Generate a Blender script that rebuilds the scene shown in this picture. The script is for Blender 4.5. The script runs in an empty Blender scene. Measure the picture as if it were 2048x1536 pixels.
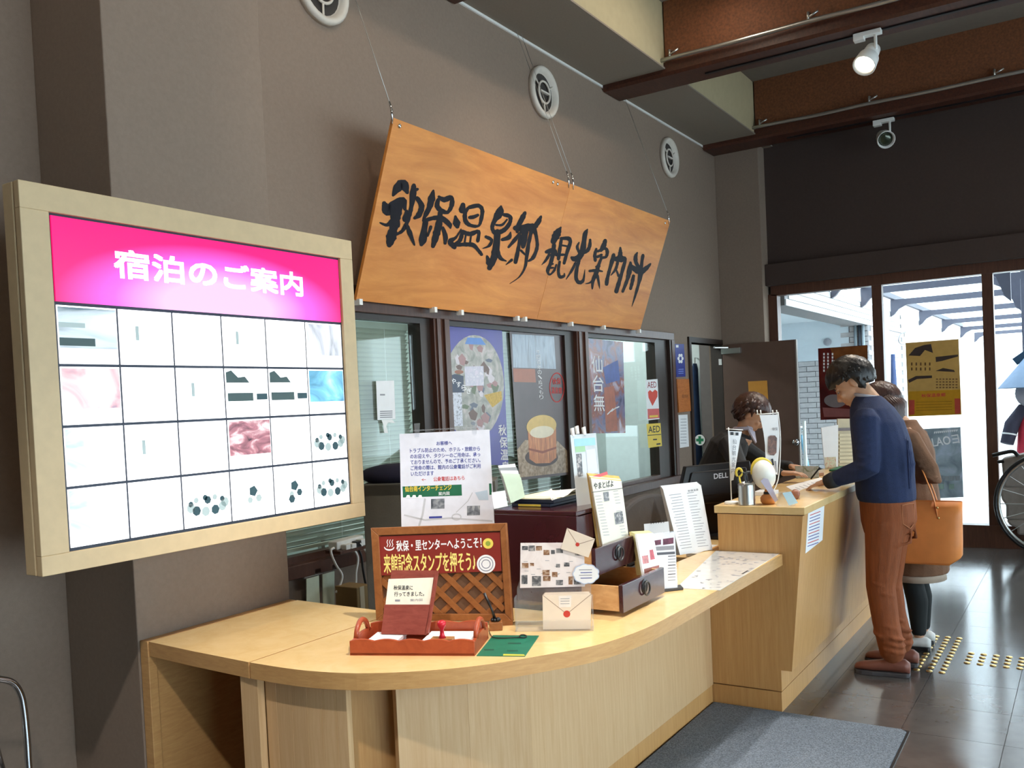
import bpy, bmesh, math, random
from mathutils import Vector, Matrix
random.seed(7)
scene = bpy.context.scene
COL = scene.collection
V = Vector

# ------------------------------------------------------------------ camera
F_PX, CX, CY, CAM_H = 1795.0, 1024.0, 862.0, 1.5
C_R = V((0.54190561, -0.83912688, -0.04695093))
C_U = V((0.04943074, -0.02394544, 0.99849047))
C_F = V((0.83898445, 0.54340841, -0.0285025))
C_P = V((0.0, 0.0, CAM_H))
cam_data = bpy.data.cameras.new('camera')
cam = bpy.data.objects.new('camera', cam_data)
COL.objects.link(cam)
cam.matrix_world = Matrix(((C_R.x, C_U.x, -C_F.x, C_P.x), (C_R.y, C_U.y, -C_F.y, C_P.y),
                           (C_R.z, C_U.z, -C_F.z, C_P.z), (0, 0, 0, 1)))
cam_data.sensor_fit = 'HORIZONTAL'
cam_data.sensor_width = 36.0
cam_data.lens = 36.0 * F_PX / 2048.0
cam_data.shift_y = (CY - 768.0) / 2048.0
cam_data.clip_start = 0.05
cam_data.clip_end = 200
scene.camera = cam

# ------------------------------------------------------------------ world, exposure
world = bpy.data.worlds.new('overcast_sky')
scene.world = world
world.use_nodes = True
wn = world.node_tree
bg = wn.nodes['Background']
bg.inputs[0].default_value = (0.80, 0.90, 1.0, 1)
bg.inputs[1].default_value = 6.0
scene.view_settings.view_transform = 'Standard'
scene.view_settings.look = 'None'
scene.view_settings.exposure = 0.0
scene.view_settings.gamma = 1.0
scene.view_settings.use_curve_mapping = False


def lamp(name, kind, loc, energy, color, target=None, **kw):
    d = bpy.data.lights.new(name, kind)
    d.energy = energy
    d.color = color
    for k, v in kw.items():
        setattr(d, k, v)
    o = bpy.data.objects.new(name, d)
    COL.objects.link(o)
    o.location = loc
    if target is not None:
        o.rotation_euler = (V(target) - V(loc)).to_track_quat('-Z', 'Y').to_euler()
    return o


WARM = (1.0, 0.86, 0.70)
NEUTRAL = (1.0, 0.95, 0.88)
COOL = (0.92, 1.0, 0.97)
DAY = (0.58, 0.79, 1.0)
# fluorescent troughs in the ceiling coffers (tubes are built further down)
for i, (xx, yy_) in enumerate(((0.9, 2.1), (3.1, 2.1), (5.5, 2.1), (7.7, -1.0))):  # last one is a hidden lamp added to brighten the end beam panel
    lamp('coffer_tube_light', 'AREA', (xx, yy_, 4.40), 8, WARM, (xx, yy_ + 0.25, 0), shape='RECTANGLE', size=1.5, size_y=0.08)
# daylight through the wide shop windows behind the camera
lamp('window_daylight', 'AREA', (2.5, -4.2, 1.5), 105, DAY, (2.5, 0, 1.3), shape='RECTANGLE', size=9.0, size_y=2.2)
# office fluorescents behind the glazed partition
lamp('office_light', 'AREA', (5.9, 4.4, 2.62), 62, COOL, (5.9, 4.4, 0), shape='RECTANGLE', size=6.4, size_y=0.3)
lamp('office_light', 'AREA', (8.6, 4.2, 2.62), 6, COOL, (8.6, 4.2, 0), shape='RECTANGLE', size=0.8, size_y=0.3)


# ------------------------------------------------------------------ pixel helpers (2048 x 1536 frame)
def ray(px, py):
    return C_F + C_R * ((px - CX) / F_PX) - C_U * ((py - CY) / F_PX)


def U(axis, val, px, py):
    d = ray(px, py)
    i = 'xyz'.index(axis)
    return C_P + d * ((val - C_P[i]) / d[i])


class Plane:
    """a real plane in the room; px() finds the point of the plane seen at a photo pixel"""

    def __init__(s, o, n, up=(0, 0, 1)):
        s.o = V(o)
        s.n = V(n).normalized()
        if s.n.dot(C_P - s.o) < 0:
            s.n = -s.n
        s.uy = (V(up) - s.n * V(up).dot(s.n))
        if s.uy.length < 1e-4:
            s.uy = V((0, 1, 0))
        s.uy.normalize()
        s.ux = s.uy.cross(s.n).normalized()

    def px(s, x, y, e=0.0):
        d = ray(x, y)
        o = s.o + s.n * e
        return C_P + d * ((o - C_P).dot(s.n) / d.dot(s.n))

    def pt(s, u, v, e=0.0):
        return s.o + s.ux * u + s.uy * v + s.n * e


def lean_plane(bl, br, z0, lean=0.0):
    """plane standing on height z0 along two bottom pixels, leaning back by an angle"""
    a, b = U('z', z0, *bl), U('z', z0, *br)
    ux = (b - a).normalized()
    back = V((-ux.y, ux.x, 0))
    if back.dot(V((C_F.x, C_F.y, 0))) < 0:
        back = -back
    up = V((0, 0, 1)) * math.cos(lean) + back * math.sin(lean)
    return Plane(a, ux.cross(up), up)


# ------------------------------------------------------------------ materials
def lin(c):
    return tuple(((x / 255) / 12.92 if x / 255 <= 0.04045 else ((x / 255 + 0.055) / 1.055) ** 2.4) for x in c)


MATS = {}


def base_mat(name):
    m = bpy.data.materials.new(name)
    m.use_nodes = True
    nt = m.node_tree
    return m, nt, nt.nodes['Principled BSDF']


def plain(name, rgb, rough=0.55, metal=0.0, var=0.06, scale=18.0, bump=0.0, bscale=120.0, spec=0.5, coat=0.0, stretch=(1, 1, 1)):
    if name in MATS:
        return MATS[name]
    m, nt, b = base_mat(name)
    c = lin(rgb)
    tc = nt.nodes.new('ShaderNodeTexCoord')
    mp = nt.nodes.new('ShaderNodeMapping')
    mp.inputs['Scale'].default_value = stretch
    nt.links.new(tc.outputs['Object'], mp.inputs[0])
    n = nt.nodes.new('ShaderNodeTexNoise')
    n.inputs['Scale'].default_value = scale
    n.inputs['Detail'].default_value = 5
    nt.links.new(mp.outputs[0], n.inputs['Vector'])
    r = nt.nodes.new('ShaderNodeValToRGB')
    r.color_ramp.elements[0].position = 0.3
    r.color_ramp.elements[1].position = 0.7
    r.color_ramp.elements[0].color = tuple(x * (1 - var) for x in c) + (1,)
    r.color_ramp.elements[1].color = tuple(min(1, x * (1 + var)) for x in c) + (1,)
    nt.links.new(n.outputs[0], r.inputs[0])
    nt.links.new(r.outputs[0], b.inputs['Base Color'])
    b.inputs['Roughness'].default_value = rough
    b.inputs['Metallic'].default_value = metal
    b.inputs['Specular IOR Level'].default_value = spec
    b.inputs['Coat Weight'].default_value = coat
    b.inputs['Coat Roughness'].default_value = 0.15
    if bump:
        n2 = nt.nodes.new('ShaderNodeTexNoise')
        n2.inputs['Scale'].default_value = bscale
        n2.inputs['Detail'].default_value = 3
        nt.links.new(mp.outputs[0], n2.inputs['Vector'])
        bp = nt.nodes.new('ShaderNodeBump')
        bp.inputs['Strength'].default_value = bump
        bp.inputs['Distance'].default_value = 0.01
        nt.links.new(n2.outputs[0], bp.inputs['Height'])
        nt.links.new(bp.outputs[0], b.inputs['Normal'])
    MATS[name] = m
    return m


def wood(name, c1, c2, stretch, rough=0.4, scale=6.0, bump=0.05, coat=0.0):
    if name in MATS:
        return MATS[name]
    m, nt, b = base_mat(name)
    tc = nt.nodes.new('ShaderNodeTexCoord')
    mp = nt.nodes.new('ShaderNodeMapping')
    mp.inputs['Scale'].default_value = stretch
    nt.links.new(tc.outputs['Object'], mp.inputs[0])
    n = nt.nodes.new('ShaderNodeTexNoise')
    n.inputs['Scale'].default_value = scale
    n.inputs['Detail'].default_value = 8
    n.inputs['Roughness'].default_value = 0.65
    n.inputs['Distortion'].default_value = 0.6
    nt.links.new(mp.outputs[0], n.inputs['Vector'])
    r = nt.nodes.new('ShaderNodeValToRGB')
    r.color_ramp.elements[0].position = 0.32
    r.color_ramp.elements[1].position = 0.68
    r.color_ramp.elements[0].color = lin(c1) + (1,)
    r.color_ramp.elements[1].color = lin(c2) + (1,)
    nt.links.new(n.outputs[0], r.inputs[0])
    nt.links.new(r.outputs[0], b.inputs['Base Color'])
    b.inputs['Roughness'].default_value = rough
    b.inputs['Coat Weight'].default_value = coat
    b.inputs['Coat Roughness'].default_value = 0.12
    bp = nt.nodes.new('ShaderNodeBump')
    bp.inputs['Strength'].default_value = bump
    bp.inputs['Distance'].default_value = 0.004
    nt.links.new(n.outputs[0], bp.inputs['Height'])
    nt.links.new(bp.outputs[0], b.inputs['Normal'])
    MATS[name] = m
    return m


def emit(name, rgb, strength):
    if name in MATS:
        return MATS[name]
    m, nt, b = base_mat(name)
    c = lin(rgb) + (1,)
    b.inputs['Base Color'].default_value = c
    b.inputs['Emission Color'].default_value = c
    b.inputs['Emission Strength'].default_value = strength
    MATS[name] = m
    return m


def clear(name, tint=(1, 1, 1), gloss=0.06, rough=0.02, haze=0.0):
    if name in MATS:
        return MATS[name]
    m, nt, b = base_mat(name)
    out = nt.nodes['Material Output']
    t = nt.nodes.new('ShaderNodeBsdfTransparent')
    t.inputs[0].default_value = tint + (1,)
    g = nt.nodes.new('ShaderNodeBsdfGlossy')
    g.inputs['Roughness'].default_value = rough
    lw = nt.nodes.new('ShaderNodeLayerWeight')
    lw.inputs['Blend'].default_value = 0.25
    mul = nt.nodes.new('ShaderNodeMath')
    mul.operation = 'MULTIPLY_ADD'
    mul.inputs[1].default_value = 0.10
    mul.inputs[2].default_value = gloss
    nt.links.new(lw.outputs['Fresnel'], mul.inputs[0])
    mix = nt.nodes.new('ShaderNodeMixShader')
    nt.links.new(mul.outputs[0], mix.inputs[0])
    nt.links.new(t.outputs[0], mix.inputs[1])
    nt.links.new(g.outputs[0], mix.inputs[2])
    last = mix
    if haze:
        df = nt.nodes.new('ShaderNodeBsdfDiffuse')
        df.inputs[0].default_value = (0.85, 0.88, 0.9, 1)
        m2 = nt.nodes.new('ShaderNodeMixShader')
        m2.inputs[0].default_value = haze
        nt.links.new(mix.outputs[0], m2.inputs[1])
        nt.links.new(df.outputs[0], m2.inputs[2])
        last = m2
    nt.links.new(last.outputs[0], out.inputs['Surface'])
    MATS[name] = m
    return m


def picture(name, cols, scale=9.0, rough=0.35, stretch=(1, 1, 1), emission=0.0, detail=4):
    """printed photograph: a blotchy procedural print made of a few ink colours"""
    if name in MATS:
        return MATS[name]
    m, nt, b = base_mat(name)
    tc = nt.nodes.new('ShaderNodeTexCoord')
    mp = nt.nodes.new('ShaderNodeMapping')
    mp.inputs['Scale'].default_value = stretch
    nt.links.new(tc.outputs['Object'], mp.inputs[0])
    n = nt.nodes.new('ShaderNodeTexNoise')
    n.inputs['Scale'].default_value = scale
    n.inputs['Detail'].default_value = detail
    n.inputs['Distortion'].default_value = 0.8
    nt.links.new(mp.outputs[0], n.inputs['Vector'])
    r = nt.nodes.new('ShaderNodeValToRGB')
    els = r.color_ramp.elements
    k = len(cols)
    for i in range(k):
        pos = 0.28 + 0.44 * i / (k - 1)
        e = els[i] if i < 2 else els.new(pos)
        e.position = pos
        e.color = lin(cols[i]) + (1,)
    nt.links.new(n.outputs[0], r.inputs[0])
    nt.links.new(r.outputs[0], b.inputs['Base Color'])
    b.inputs['Roughness'].default_value = rough
    if emission:
        nt.links.new(r.outputs[0], b.inputs['Emission Color'])
        b.inputs['Emission Strength'].default_value = emission
    MATS[name] = m
    return m


def translucent(m, fac=0.5, gain=1.0):
    """paper on a window: daylight shines through the sheet"""
    if m.name.endswith('_thin') or m.get('thin'):
        return m
    nt = m.node_tree
    bs = nt.nodes['Principled BSDF']
    out = nt.nodes['Material Output']
    t = nt.nodes.new('ShaderNodeBsdfTranslucent')
    src = bs.inputs['Base Color'].links
    if src:
        nt.links.new(src[0].from_socket, t.inputs[0])
    else:
        t.inputs[0].default_value = bs.inputs['Base Color'].default_value
    mx_ = nt.nodes.new('ShaderNodeMixShader')
    mx_.inputs[0].default_value = fac
    nt.links.new(bs.outputs[0], mx_.inputs[1])
    nt.links.new(t.outputs[0], mx_.inputs[2])
    nt.links.new(mx_.outputs[0], out.inputs['Surface'])
    m['thin'] = 1
    return m


# ------------------------------------------------------------------ mesh builder
TEXT_CACHE = {}


def glyphs(s):
    if s in TEXT_CACHE:
        return TEXT_CACHE[s]
    cu = bpy.data.curves.new('lettering', 'FONT')
    cu.body = s
    cu.size = 1.0
    cu.resolution_u = 3
    ob = bpy.data.objects.new('lettering', cu)
    COL.objects.link(ob)
    dg = bpy.context.evaluated_depsgraph_get()
    me = ob.evaluated_get(dg).to_mesh()
    vs = [v.co.copy() for v in me.vertices]
    fs = [tuple(p.vertices) for p in me.polygons]
    ob.evaluated_get(dg).to_mesh_clear()
    bpy.data.objects.remove(ob)
    bpy.data.curves.remove(cu)
    if vs:
        x0, x1 = min(v.x for v in vs), max(v.x for v in vs)
        y0, y1 = min(v.y for v in vs), max(v.y for v in vs)
    else:
        x0 = x1 = y0 = y1 = 0
    TEXT_CACHE[s] = (vs, fs, (x0, x1, y0, y1))
    return TEXT_CACHE[s]


class MB:
    def __init__(s):
        s.v, s.f, s.m, s.mats = [], [], [], []

    def mi(s, mat):
        if mat not in s.mats:
            s.mats.append(mat)
        return s.mats.index(mat)

    def add(s, vs, fs, mat):
        k = len(s.v)
        s.v += [V(p) for p in vs]
        i = s.mi(mat)
        for f in fs:
            s.f.append(tuple(a + k for a in f))
            s.m.append(i)
        return s

    def box(s, a, b, mat):
        x0, y0, z0 = (min(a[i], b[i]) for i in range(3))
        x1, y1, z1 = (max(a[i], b[i]) for i in range(3))
        vs = [(x0, y0, z0), (x1, y0, z0), (x1, y1, z0), (x0, y1, z0), (x0, y0, z1), (x1, y0, z1), (x1, y1, z1), (x0, y1, z1)]
        return s.add(vs, [(3, 2, 1, 0), (4, 5, 6, 7), (0, 1, 5, 4), (1, 2, 6, 5), (2, 3, 7, 6), (3, 0, 4, 7)], mat)

    def obox(s, o, ux, uy, uz, mat):
        """box from corner o spanned by three vectors"""
        o, ux, uy, uz = V(o), V(ux), V(uy), V(uz)
        vs = [o, o + ux, o + ux + uy, o + uy, o + uz, o + ux + uz, o + ux + uy + uz, o + uy + uz]
        fs = [(3, 2, 1, 0), (4, 5, 6, 7), (0, 1, 5, 4), (1, 2, 6, 5), (2, 3, 7, 6), (3, 0, 4, 7)]
        if ux.cross(uy).dot(uz) < 0:
            fs = [tuple(reversed(f)) for f in fs]
        return s.add(vs, fs, mat)

    def prism(s, pts, vec, mat):
        pts = [V(p) for p in pts]
        vec = V(vec)
        n = len(pts)
        nrm = V((0, 0, 0))
        for i in range(n):
            nrm += pts[i].cross(pts[(i + 1) % n])
        if nrm.dot(vec) > 0:
            pts = pts[::-1]
        vs = pts + [p + vec for p in pts]
        fs = [tuple(range(n)), tuple(range(2 * n - 1, n - 1, -1))]
        fs += [(i, i + n, (i + 1) % n + n, (i + 1) % n) for i in range(n)]
        return s.add(vs, fs, mat)

    def poly(s, pts, mat):
        return s.add(pts, [tuple(range(len(pts)))], mat)

    def fan(s, c, pts, mat):
        return s.add([c] + list(pts), [(0, i + 1, (i + 1) % len(pts) + 1) for i in range(len(pts))], mat)

    def tube(s, path, r, mat, n=8, closed=False, flat=1.0):
        path = [V(p) for p in path]
        m = len(path)
        rr = r if isinstance(r, (list, tuple)) else [r] * m
        vs, fs = [], []
        prev = None
        for i, p in enumerate(path):
            if closed:
                t = path[(i + 1) % m] - path[i - 1]
            else:
                t = path[min(i + 1, m - 1)] - path[max(i - 1, 0)]
            t.normalize()
            if prev is None:
                a = V((0, 0, 1)) if abs(t.z) < 0.9 else V((1, 0, 0))
                a = (a - t * a.dot(t)).normalized()
            else:
                a = (prev - t * prev.dot(t)).normalized()
            prev = a
            b = t.cross(a)
            for k in range(n):
                an = 2 * math.pi * k / n
                vs.append(p + (a * math.cos(an) + b * math.sin(an) * flat) * rr[i])
        for i in range(m if closed else m - 1):
            j = (i + 1) % m
            for k in range(n):
                k2 = (k + 1) % n
                fs.append((i * n + k, i * n + k2, j * n + k2, j * n + k))
        if not closed:
            fs.append(tuple(reversed(range(n))))
            fs.append(tuple(range((m - 1) * n, m * n)))
        return s.add(vs, fs, mat)

    def lathe(s, prof, o, mat, n=20, up=(0, 0, 1)):
        o = V(o)
        w = V(up).normalized()
        a = V((1, 0, 0)) if abs(w.x) < 0.9 else V((0, 1, 0))
        a = (a - w * a.dot(w)).normalized()
        b = w.cross(a)
        vs, fs = [], []
        for (r, z) in prof:
            for k in range(n):
                an = 2 * math.pi * k / n
                vs.append(o + w * z + (a * math.cos(an) + b * math.sin(an)) * max(r, 1e-4))
        m = len(prof)
        for i in range(m - 1):
            for k in range(n):
                k2 = (k + 1) % n
                fs.append((i * n + k, i * n + k2, (i + 1) * n + k2, (i + 1) * n + k))
        fs.append(tuple(reversed(range(n))))
        fs.append(tuple(range((m - 1) * n, m * n)))
        return s.add(vs, fs, mat)

    def ball(s, c, r, mat, n=16, m=10, axes=None):
        c = V(c)
        if not isinstance(r, (list, tuple)):
            r = (r, r, r)
        ax = axes or (V((1, 0, 0)), V((0, 1, 0)), V((0, 0, 1)))
        vs, fs = [], []
        for i in range(m + 1):
            th = math.pi * i / m
            rad = max(math.sin(th), 1e-3)
            for k in range(n):
                an = 2 * math.pi * k / n
                vs.append(c + ax[0] * (r[0] * rad * math.cos(an)) + ax[1] * (r[1] * rad * math.sin(an)) - ax[2] * (r[2] * math.cos(th)))
        for i in range(m):
            for k in range(n):
                k2 = (k + 1) % n
                fs.append((i * n + k, i * n + k2, (i + 1) * n + k2, (i + 1) * n + k))
        fs.append(tuple(reversed(range(n))))
        fs.append(tuple(range(m * n, (m + 1) * n)))
        return s.add(vs, fs, mat)

    def loft(s, rings, mat, n=16):
        """rings: (centre, side half width, other half width, side dir, other dir)"""
        vs, fs = [], []
        for (c, a, b, d1, d2) in rings:
            for k in range(n):
                an = 2 * math.pi * k / n
                vs.append(V(c) + V(d1) * (a * math.cos(an)) + V(d2) * (b * math.sin(an)))
        m = len(rings)
        for i in range(m - 1):
            for k in range(n):
                k2 = (k + 1) % n
                fs.append((i * n + k, i * n + k2, (i + 1) * n + k2, (i + 1) * n + k))
        fs.append(tuple(reversed(range(n))))
        fs.append(tuple(range((m - 1) * n, m * n)))
        return s.add(vs, fs, mat)

    def text(s, body, o, ux, uy, h, mat, bold=0.0, width=None, centre=False):
        """flat lettering: o is the lower left corner, ux/uy unit directions, h the cap height"""
        vs, fs, (x0, x1, y0, y1) = glyphs(body)
        if not vs:
            return s
        o, ux, uy = V(o), V(ux), V(uy)
        ky = h / max(y1 - y0, 1e-5)
        kx = width / max(x1 - x0, 1e-5) if width else ky
        sh = -(x1 - x0) * kx / 2 if centre else 0
        offs = [(0, 0)] if not bold else [(0, 0), (bold, 0), (0, bold), (bold, bold)]
        for q, (dx, dy) in enumerate(offs):
            s.add([o + ux * ((p.x - x0) * kx + dx + sh) + uy * ((p.y - y0) * ky + dy) + ux.cross(uy) * (0.00004 * q) for p in vs], fs, mat)
        return s

    def build(s, name, parent=None, smooth=False, bevel=0.0, kind=None):
        lo = V([min(p[i] for p in s.v) for i in range(3)])
        hi = V([max(p[i] for p in s.v) for i in range(3)])
        c = V(((lo.x + hi.x) / 2, (lo.y + hi.y) / 2, lo.z))
        me = bpy.data.meshes.new(name)
        me.from_pydata([p - c for p in s.v], [], s.f)
        for mt in s.mats:
            me.materials.append(mt)
        me.polygons.foreach_set('material_index', s.m)
        if smooth:
            me.polygons.foreach_set('use_smooth', [True] * len(me.polygons))
        me.update()
        return link(name, me, c, parent, bevel, kind)


def link(name, me, loc, parent=None, bevel=0.0, kind=None):
    o = bpy.data.objects.new(name, me)
    COL.objects.link(o)
    o.location = loc
    if parent is not None:
        attach(o, parent)
    if bevel:
        md = o.modifiers.new('bevel', 'BEVEL')
        md.width = bevel
        md.segments = 2
        md.limit_method = 'ANGLE'
    if kind:
        o['kind'] = kind
    return o


def world_loc(o):
    p = V((0, 0, 0))
    while o is not None:
        p += o.location
        o = o.parent
    return p


def attach(o, parent):
    """parts keep their place: every object here is only translated, never rotated"""
    o.location = o.location - world_loc(parent)
    o.parent = parent


def tag(o, label, cat, group=None):
    o['label'] = label
    o['category'] = cat
    if group:
        o['group'] = group
    return o


def thing(name, loc, label, cat, group=None):
    o = bpy.data.objects.new(name, None)
    COL.objects.link(o)
    o.location = loc
    o.empty_display_size = 0.05
    return tag(o, label, cat, group)


def struct(o):
    o['kind'] = 'structure'
    return o


def copy_part(src, loc, parent=None):
    o = src.copy()
    COL.objects.link(o)
    o.parent = None
    o.location = loc
    if parent is not None:
        attach(o, parent)
    return o


def smooth_path(pts, sub=6):
    """Catmull-Rom through the points"""
    pts = [V(p) for p in pts]
    out = []
    for i in range(len(pts) - 1):
        p0, p1, p2, p3 = pts[max(i - 1, 0)], pts[i], pts[i + 1], pts[min(i + 2, len(pts) - 1)]
        for k in range(sub):
            t = k / sub
            out.append(0.5 * ((2 * p1) + (p2 - p0) * t + (2 * p0 - 5 * p1 + 4 * p2 - p3) * t * t + (3 * p1 - p0 - 3 * p2 + p3) * t ** 3))
    out.append(pts[-1])
    return out


def sheet(plane, corners, thick, mat, name, parent=None, e=0.0, bevel=0.0):
    """flat board, card or paper standing in a plane, its outline given by photo pixels"""
    b = MB()
    b.prism([plane.px(x, y, e) for x, y in corners], -plane.n * thick, mat)
    return b.build(name, parent, bevel=bevel)


def ink(b, plane, corners, mat, e):
    """one flat printed patch on a plane"""
    pts = [plane.px(x, y, e) for x, y in corners]
    nrm = (pts[1] - pts[0]).cross(pts[2] - pts[0])
    if nrm.dot(plane.n) < 0:
        pts = pts[::-1]
    b.poly(pts, mat)


def oval(plane, cx, cy, rx, ry, n=24, tilt=0.0):
    return [(cx + rx * math.cos(2 * math.pi * k / n) * math.cos(tilt) - ry * math.sin(2 * math.pi * k / n) * math.sin(tilt),
             cy + rx * math.cos(2 * math.pi * k / n) * math.sin(tilt) + ry * math.sin(2 * math.pi * k / n) * math.cos(tilt)) for k in range(n)]


def write(b, plane, body, p0, p1, hpx, mat, e, bold=0.0):
    """lettering whose baseline runs from pixel p0 to p1, cap height about hpx"""
    a, c = plane.px(*p0, e), plane.px(*p1, e)
    ux = (c - a)
    w = ux.length
    ux.normalize()
    uy = plane.n.cross(ux).normalized()
    if uy.dot(plane.uy) < 0:
        uy = -uy
    h = (plane.px(p0[0], p0[1] - hpx, e) - a).length
    b.text(body, a, ux, uy, h, mat, bold, width=w)


def write_down(b, plane, body, p0, p1, mat, e, bold=0.0, wpx=None):
    """vertical writing from the top pixel p0 to the bottom pixel p1"""
    n = len(body)
    for i, ch in enumerate(body):
        if ch == ' ':
            continue
        t0, t1 = i / n, (i + 0.86) / n
        x0, y0 = p0[0] + (p1[0] - p0[0]) * t0, p0[1] + (p1[1] - p0[1]) * t0
        x1, y1 = p0[0] + (p1[0] - p0[0]) * t1, p0[1] + (p1[1] - p0[1]) * t1
        w = wpx or (y1 - y0)
        write(b, plane, ch, (x1 - w / 2, y1), (x1 + w / 2, y1), y1 - y0, mat, e, bold)

# ================================================================== shared materials
M_wall = plain('mauve_wall_fabric', (139, 121, 106), 0.9, var=0.05, scale=60, bump=0.15, bscale=350)
M_dark_wall = plain('dark_brown_wall', (66, 52, 46), 0.9, var=0.06, scale=50, bump=0.1, bscale=300)
M_cream = plain('cream_ceiling_paper', (176, 162, 128), 0.9, var=0.03)
M_ceil = plain('grey_ceiling_board', (120, 110, 98), 0.9, var=0.04)
M_soffit = plain('soffit_paper_shaded', (134, 122, 108), 0.9, var=0.04, scale=80)  # same paper as the cream face, underside shade put into the colour
M_beam = wood('dark_beam_wood', (58, 30, 20), (84, 46, 30), (2, 14, 14), 0.45, 4)
M_web = plain('brown_cork_panel', (112, 66, 36), 0.75, var=0.30, scale=55, bump=0.3, bscale=90)
M_frame = wood('brown_window_frame', (72, 44, 34), (92, 60, 46), (8, 8, 1), 0.35, 6)
M_frame_dark = plain('dark_sash', (52, 40, 34), 0.4, var=0.1)
M_glass = clear('window_glass', (0.94, 0.98, 0.97), 0.012)
M_clear = clear('clear_acrylic', (0.95, 0.96, 0.97), 0.06, haze=0.08)
M_chrome = plain('chrome', (215, 218, 222), 0.12, 1.0, var=0.02)
M_steel = plain('brushed_steel', (190, 190, 186), 0.3, 0.9, var=0.04)
M_black = plain('black_plastic', (22, 22, 24), 0.35, var=0.1)
M_white = plain('white_plastic', (235, 235, 230), 0.35, var=0.02)
M_paper = plain('white_paper', (240, 240, 240), 0.65, var=0.02)
M_ink = plain('black_ink', (38, 36, 44), 0.6, var=0.05)
M_grey_ink = plain('grey_ink', (150, 150, 155), 0.6, var=0.05)
M_blue_ink = plain('blue_ink', (58, 66, 150), 0.6, var=0.05)
M_red_ink = plain('red_ink', (206, 58, 52), 0.6, var=0.05)
M_yellow = plain('yellow_print', (238, 206, 70), 0.5, var=0.04)
M_green = plain('green_print', (30, 104, 70), 0.5, var=0.06)
M_floor = plain('polished_stone_tile', (84, 80, 78), 0.15, var=0.16, scale=7, spec=0.5)
M_joint = plain('tile_joint', (44, 40, 38), 0.7)
M_brass = plain('brass_stud', (225, 196, 130), 0.28, 1.0, var=0.05)

YW = 3.2          # room face of the long wall
XG = 9.2          # glazed end wall
SOF = 2.67        # edge of the dropped ceiling strip

# ================================================================== floor
b = MB()
b.box((-3, -4.5, -0.12), (9.35, 5.6, -0.004), M_joint)
floor = struct(b.build('floor'))
T = 0.4
tile_src = None
for i in range(17):
    for j in range(9):
        x0, y0 = 2.55 + i * T, 1.14 - (j + 1) * T
        if x0 + T > 9.2:
            continue
        if y0 > 1.2 and 2.2 < x0 < 9:
            continue
        if tile_src is None:
            b = MB()
            b.box((x0 + 0.0012, y0 + 0.0012, -0.004), (x0 + T - 0.0012, y0 + T - 0.0012, 0.0), M_floor)
            tile_src = b.build('floor_tile', floor)
        else:
            copy_part(tile_src, (x0 + T / 2, y0 + T / 2, -0.004), floor)
# plain polished field for the rest of the hall
b = MB()
b.box((-3, -4.5, -0.004), (2.55, 3.2, 0), M_floor)
b.box((2.55, 1.14, -0.004), (9.2, 3.2, 0), M_floor)
b.box((2.55, -4.5, -0.004), (9.2, -2.46, 0), M_floor)
b.box((8.95, -2.46, -0.004), (9.2, 1.14, 0), M_floor)
b.build('polished_field', floor)
# brass tactile studs
stud = None
spots = [(5.09 + 0.0665 * r, 0.816 - 0.0615 * c) for c in range(3) for r in range(12)]
spots += [(5.32 + 0.0665 * r, 0.60 - 0.062 * c) for c in range(9) for r in range(4)]
for (x, y) in spots:
    if stud is None:
        b = MB()
        b.lathe([(0.0165, 0), (0.0165, 0.003), (0.012, 0.0055), (0.004, 0.006)], (x, y, 0), M_brass, 10)
        stud = b.build('tactile_stud', floor, smooth=True)
    else:
        copy_part(stud, (x, y, 0), floor)

# ================================================================== walls
b = MB()
WX0, WX1, WZ0, WZ1 = 2.5, 7.66, 0.76, 2.05
DX0, DX1, DZ1 = 8.10, 8.95, 2.02
for (x0, x1, z0, z1) in ((-3, WX0, 0, 4.5), (WX0, WX1, 0, WZ0), (WX0, WX1, WZ1, 4.5), (WX1, DX0, 0, 4.5), (DX0, DX1, DZ1, 4.5), (DX1, 9.35, 0, 4.5)):
    b.box((x0, YW, z0), (x1, YW + 0.12, z1), M_wall)
struct(b.build('wall_back'))
b = MB()
b.box((1.86, 2.78, 0), (2.56, YW, 4.0), M_wall)
struct(b.build('wall_column_left', bevel=0.004))
b = MB()
b.box((9.0, 2.75, 0), (9.35, YW, 4.0), M_wall)
struct(b.build('wall_column_right', bevel=0.004))
b = MB()
b.box((XG, -4.5, 2.69), (XG + 0.15, YW, 4.5), M_dark_wall)
struct(b.build('wall_right'))
b = MB()
b.box((-3.12, -4.5, 0), (-3, YW + 0.12, 4.5), M_wall)
struct(b.build('wall_left'))
b = MB()
b.box((-3, -4.62, 0), (9.35, -4.5, 0.35), M_wall)
b.box((-3, -4.62, 2.75), (9.35, -4.5, 4.5), M_wall)
b.box((-3, -4.62, 0.35), (-2.2, -4.5, 2.75), M_wall)
b.box((7.2, -4.62, 0.35), (9.35, -4.5, 2.75), M_wall)
struct(b.build('wall_front'))
b = MB()
for k in range(7):
    x = -2.2 + k * 9.4 / 6
    b.box((x - 0.04, -4.6, 0.35), (x + 0.04, -4.52, 2.75), M_frame)
b.box((-2.2, -4.6, 0.35), (7.2, -4.52, 0.43), M_frame)
b.box((-2.2, -4.6, 2.67), (7.2, -4.52, 2.75), M_frame)
w5 = struct(b.build('window_5'))
for k in range(6):
    x = -2.2 + k * 9.4 / 6
    b = MB()
    b.box((x + 0.04, -4.563, 0.43), (x + 9.4 / 6 - 0.04, -4.557, 2.67), M_glass)
    b.build('pane', w5)

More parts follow.
